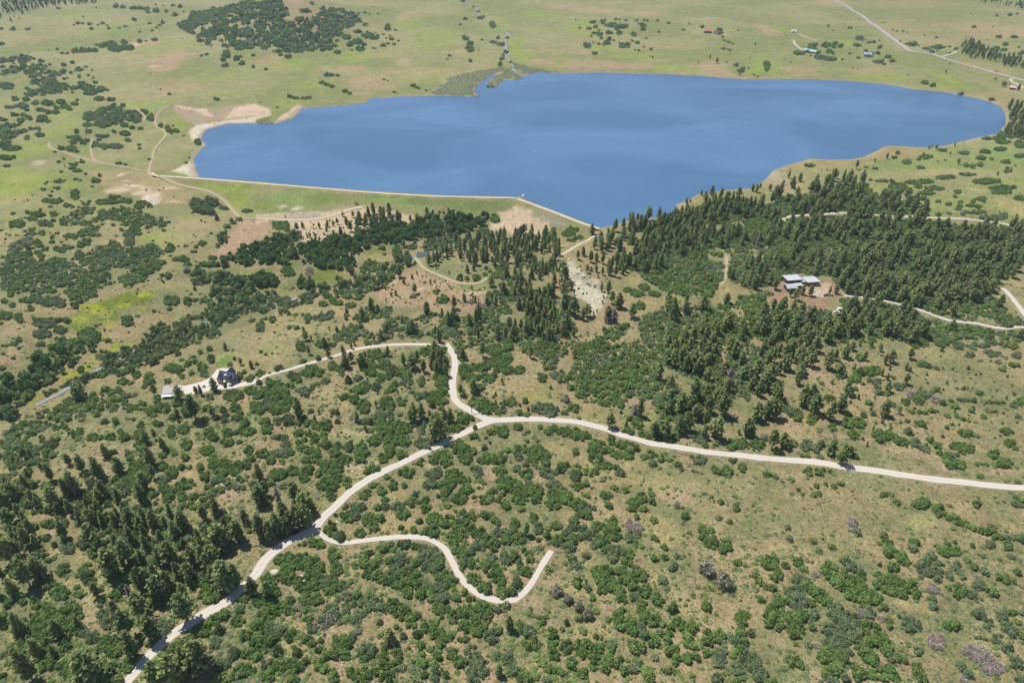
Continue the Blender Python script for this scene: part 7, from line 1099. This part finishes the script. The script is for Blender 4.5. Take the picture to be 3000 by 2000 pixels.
for sgn in (-1, 1): MB().cyl((-uy * .6 * sgn, ux * .6 * sgn, 4.1), (gx_ - uy * .6 * sgn, gy_ + ux * .6 * sgn, 4.1), .05, n=6).cyl((-uy * .6 * sgn, ux * .6 * sgn, 3.1), (-uy * .6 * sgn, ux * .6 * sgn, 4.1), .05, n=6).cyl((gx_ - uy * .6 * sgn, gy_ + ux * .6 * sgn, 3.1), (gx_ - uy * .6 * sgn, gy_ + ux * .6 * sgn, 4.1), .05, n=6).build('handrail', WOOD, wk)
# log gateway over the gravel road
a = np.array(land1(1382.5, 1211)); b2 = np.array(land1(1400, 1206)); c = (a + b2) / 2; dv = b2 - a; L = float(np.hypot(*dv)); yaw = math.atan2(dv[1], dv[0])
gt = empty('log_gateway', c[0], c[1], float(ground_z(*c)), yaw, 'tall gateway of peeled logs spanning the gravel road above the fork', 'gateway')
for sx in (-1, 1): MB().cyl((sx * L / 2, 0, -.5), (sx * L / 2, 0, 5.6), .26, .2).build('post', WOOD if sx < 0 else LOGM, gt)
MB().cyl((-L / 2 - .9, 0, 5.3), (L / 2 + .9, 0, 5.3), .2).cyl((-L / 2 + .1, 0, 4.6), (L / 2 - .1, 0, 4.6), .12).build('crossbeam', LOGM, gt); MB().box(-1.3, 1.3, -.06, .06, 4.7, 5.1).build('name_board', LOGM, gt)
# cattle grids across the main road
for px, py, lab in [(1254, 1319, 'flat steel cattle grid across the main road nearer the lower bend'), (1321, 1288, 'flat steel cattle grid across the main road nearer the fork')]:
    x, y = land1(px, py); L = [L for nm, s_, w, L in ROADW if nm == 'main_road'][0]; i = int(np.argmin(np.hypot(L[:, 0] - x, L[:, 1] - y))); d = L[i + 1] - L[i - 1]; yaw = math.atan2(d[1], d[0]); x, y = L[i]
    e = empty('cattle_grid', x, y, float(ground_z(x, y)) + .28, yaw, lab, 'cattle grid', 'cattle grids on the main road'); gm = flat_mat('worn_steel', (.30, .27, .25), .6)
    m_ = MB()
    for q in range(6): m_.box(-1.1 + q * .42, -.92 + q * .42, -3.1, 3.1, .1, .22)
    m_.build('bars', gm, e); MB().box(-1.3, 1.3, -3.35, -3.12, -.4, .4).build('curb', LOGM, e); MB().box(-1.3, 1.3, 3.12, 3.35, -.4, .4).build('curb', LOGM, e)
# vehicles
def car(name, px, py, yaw, label, cat, col, kind='suv', z=None):
    x, y = land1(px, py); e = empty(name, x, y, float(ground_z(x, y)) + .25, yaw, label, cat); pm = flat_mat(name + '_paint', col, .3, noise=.03, spec=.6); L = 4.6 if kind == 'suv' else 5.6
    prof = {'suv': [(-2.3, .45), (2.3, .45), (2.35, .95), (1.3, 1.1), (-2.3, 1.15)], 'pickup': [(-2.8, .55), (2.8, .55), (2.85, 1.05), (1.7, 1.2), (-2.8, 1.2)]}[kind]
    MB().prism([(u, v) for u, v in prof], -.92, .92, 'y').build('body', pm, e)
    o = e.children[0]; 
    cab = {'suv': [(-2.2, 1.16), (1.2, 1.12), (.5, 1.75), (-2.0, 1.78)], 'pickup': [(-.9, 1.21), (1.5, 1.21), (.8, 1.9), (-.7, 1.92)]}[kind]
    k = MB().prism(cab, -.82, .82, 'y').build('cabin', WINDOW, e); u0, u1 = cab[3][0] + .1, cab[2][0] - .05; MB().box(u0, u1, -.78, .78, cab[2][1] - .02, cab[2][1] + .06).build('roof', pm, k)
    for wx_ in (-1.45, 1.5):
        for wy_ in (-.95, .95): wh = MB().cyl((wx_, wy_ - .12, .38), (wx_, wy_ + .12, .38), .38, n=14).build('wheel', TYRE, e); MB().cyl((wx_, wy_ - .14, .38), (wx_, wy_ + .14, .38), .2, n=10).build('rim', METAL, wh)
    for wy_ in (-.65, .65): MB().box(prof[2][0] - .06, prof[2][0] + .03, wy_ - .16, wy_ + .16, .72, .9).build('headlight', WHITE, e)
    return e
car('parked_car', 866, 1563, math.radians(28), 'dark car parked on the main road under the pines near the turn-off', 'car', (.03, .035, .05))
car('blue_car', 2371, 903, math.radians(80), 'blue car at the pine edge left of the other blue car in the house clearing', 'car', (.05, .09, .35))
car('light_blue_car', 2387, 909, math.radians(85), 'lighter blue car between the blue car and the yellow digger', 'car', (.12, .17, .42))
car('dark_pickup', 2420, 867, math.radians(15), 'dark pickup truck by the pale rubble in front of the white-roofed house', 'truck', (.10, .07, .06), 'pickup')
car('white_pickup', 2450, 916, math.radians(8), 'white pickup truck parked among pines right of the house clearing', 'truck', (.8, .8, .82), 'pickup')
x, y = land1(2458, 910); e = empty('white_trailer', x, y, float(ground_z(x, y)), math.radians(10), 'white box trailer beside the white pickup among pines', 'trailer')
MB().box(-2.4, 2.4, -1.1, 1.1, .6, 2.7).build('body', WHITE, e, .1); MB().cyl((2.4, 0, .6), (3.6, 0, .55), .06).build('tow_bar', METAL, e)
for sy in (-1.15, 1.15): MB().cyl((0, sy - .1, .4), (0, sy + .1, .4), .4, n=14).build('wheel', TYRE, e)
x, y = land1(2402, 911); e = empty('yellow_digger', x, y, float(ground_z(x, y)), math.radians(20), 'yellow digger at the lower edge of the house clearing', 'digger'); YEL = flat_mat('machine_yellow', (.65, .40, .04), .5)
MB().box(-1.9, 1.5, -1.0, 1.0, .9, 1.8).build('body', YEL, e, .08); MB().box(-.6, .8, -.6, .6, 1.82, 3.0).build('cab', WINDOW, e)
for sy in (-1.1, 1.1): MB().box(-2.0, 2.0, sy - .25, sy + .25, 0, .85).build('track', TYRE, e, .15)
bo = MB().cyl((1.4, 0, 1.7), (3.4, 0, 3.4), .18, .15).cyl((3.4, 0, 3.4), (4.8, 0, 1.6), .15, .12).build('boom', YEL, e); MB().prism([(4.4, 1.6), (5.3, 1.3), (5.0, .7), (4.4, .8)], -.5, .5, 'y').build('bucket', YEL, bo)
# rocks
def rock_mesh(seed):
    bm = bmesh.new(); bmesh.ops.create_icosphere(bm, subdivisions=3, radius=1); R = np.random.default_rng(seed)
    pl = R.normal(0, 1, (9, 3)); pl /= np.linalg.norm(pl, axis=1)[:, None]
    for v in bm.verts:
        c_ = np.array(v.co); f = min(1.0, *(0.72 / max(.05, float(c_ @ p_)) for p_ in pl)); v.co = Vector(c_ * f * (1 + .1 * (vnoise(c_[0] * 3 + seed, c_[1] * 3 + c_[2] * 5, 1.0) - .5))); v.co.z *= .75
    me = bpy.data.meshes.new('boulder'); bm.to_mesh(me); bm.free(); me.materials.append(ROCK); return me
RMESH = [rock_mesh(i) for i in range(4)]
def rock(px, py, r, label, group=None, name='boulder'):
    x, y = land1(px, py); o = bpy.data.objects.new(name, RMESH[int(rng.integers(4))]); COL.objects.link(o); o.location = (x, y, float(ground_z(x, y)) + r * .15); o.scale = (r * rng.uniform(.9, 1.4), r, r * rng.uniform(.6, .9)); o.rotation_euler = (0, 0, rng.uniform(0, 6)); o['label'] = label; o['category'] = 'rock'
    if group: o['group'] = group
GB = 'pale boulders below the main road'
rock(803, 1675, 2.1, 'big pale boulder in a gap of the oaks just below the main road', GB)
for t_, (x, y, r, lb) in enumerate([(415, 590, 1.4, 'pale boulder topmost of the four in the oaks right of the big one'), (375, 640, 1.2, 'pale boulder leftmost of the four in the oaks right of the big one'), (440, 645, 1.5, 'pale flat boulder lowest of the four in the oaks right of the big one'), (585, 690, .9, 'pale boulder rightmost, alone in a small oak gap')]):
    rock(*tp(1, 3, x, y), r, lb, GB)
for x, y, r, lb in [(745, 90, .9, 'small white rock in the grass beside the turn-off, left of its neighbour'), (765, 96, .6, 'tiny white rock in the grass beside the turn-off, right of its neighbour'), (770, 325, .6, 'white rock just below the start of the looping track')]: rock(*tp(1, 3, x, y), r, lb, 'white rocks near the turn-off')
for i_, (x, y, r) in enumerate([(1990, 1328, .9), (2015, 1338, 1.1), (2045, 1322, .8), (2062, 1330, .7), (2030, 1310, .6)]): rock(*tp(0, 2, x, y), r, ['leftmost', 'largest', 'middle', 'rightmost', 'uppermost'][i_] + ' of five pale rocks lying on bare soil above the pine grove', 'pale rocks on bare soil')
for i_ in range(26):
    u, v = rng.uniform(0, 1), rng.uniform(-1, 1); rock(*tp(0, 0, 1790 + 140 * u, 1512 + 30 * v * (1.1 - u)), rng.uniform(.7, 1.5), 'reddish pale rock on the rocky spit at the left end of the lake', 'rocks of the spit', 'shore_rock')
for i_ in range(40):
    px, py = tp(3, 1, rng.uniform(430, 560), rng.uniform(1100, 1160)); rock(px, py, rng.uniform(.4, 1.1), 'pale rock in the rubble terrace in front of the white-roofed house', 'rubble before the white-roofed house', 'rubble_rock')
# fallen log
a = land1(*tp(1, 3, 1640, 565)); b2 = land1(*tp(1, 3, 1658, 630)); z0, z1 = float(ground_z(*a)) + .3, float(ground_z(*b2)) + .3; lg = MB().cyl((a[0], a[1], z0), (b2[0], b2[1], z1), .32, .2, 9).cyl((a[0] * .6 + b2[0] * .4, a[1] * .6 + b2[1] * .4, z0), (a[0] * .6 + b2[0] * .4 + .9, a[1] * .6 + b2[1] * .4 + .5, z0 + .7), .1, .04, 6).build('fallen_log', flat_mat('bleached_log', (.72, .66, .6), .9, scale=4), None); lg['label'] = 'bleached white fallen log lying in a tan gap left of the looping track'; lg['category'] = 'log'
# fences
def fence(name, spec, label, step, hgt, mat, rails=(.5, 1.0), r=.09):
    pts = chain(spec); X, Y = land([p[0] for p in pts], [p[1] for p in pts]); P = np.array(list(zip(X, Y))); T = [P[0]]
    for a, b in zip(P[:-1], P[1:]):
        n = max(1, int(round(np.hypot(*(b - a)) / step))); T += [a + (b - a) * (i + 1) / n for i in range(n)]
    T = np.array(T); Z = ground_z(T[:, 0], T[:, 1]); e = empty(name, T[0, 0], T[0, 1], float(Z[0]), 0, label, 'fence'); Q = np.stack([T[:, 0] - T[0, 0], T[:, 1] - T[0, 1], Z - Z[0]], 1)
    for q in Q: MB().cyl((q[0], q[1], q[2] - .3), (q[0], q[1], q[2] + hgt), r, n=6).build('post', mat, e)
    m_ = MB()
    for a, b in zip(Q[:-1], Q[1:]):
        for hz in rails: m_.cyl((a[0], a[1], a[2] + hz), (b[0], b[1], b[2] + hz), r * .55, n=5)
    m_.build('rail', mat, e)
fence('pale_rail_fence', '1 1:278 1455,300 1510,320 1568|1 2:322 0,360 70,395 140', 'pale rail fence running down the field to the driveway', 2.6, 1.3, flat_mat('bleached_rail', (.66, .60, .50), .9), (.35, .7, 1.1), .14)
fence('dark_post_fence', '2 2:1480 1020,1560 1040,1650 1052', 'short row of dark fence posts below the right-hand road', 2.4, 1.2, WOOD)
fence('driveway_fence', '1 2:30 145,130 90,270 10', 'thin fence crossing the field above the driveway', 5, 1.2, flat_mat('fence_wire', (.5, .45, .36), .9), (.6, 1.1), .07)

# ------------------------------------------------------------------ the air
hz = MB().box(-5200, 5200, -700, 7600, -60, 347).build('haze', bpy.data.materials.new('thin_haze'))
hm = hz.data.materials[0]; hm.use_nodes = True; hn = hm.node_tree.nodes; hl = hm.node_tree.links
for nd in list(hn):
    if nd.type == 'BSDF_PRINCIPLED': hn.remove(nd)
pv = hn.new('ShaderNodeVolumePrincipled'); pv.inputs['Color'].default_value = (.70, .84, 1.0, 1); pv.inputs['Density'].default_value = 0.00007; pv.inputs['Anisotropy'].default_value = 0.2
hl.new(pv.outputs[0], [x for x in hn if x.type == 'OUTPUT_MATERIAL'][0].inputs['Volume']); hz['kind'] = 'stuff'; hz['label'] = 'thin pale haze over the far plain'; hz['category'] = 'haze'
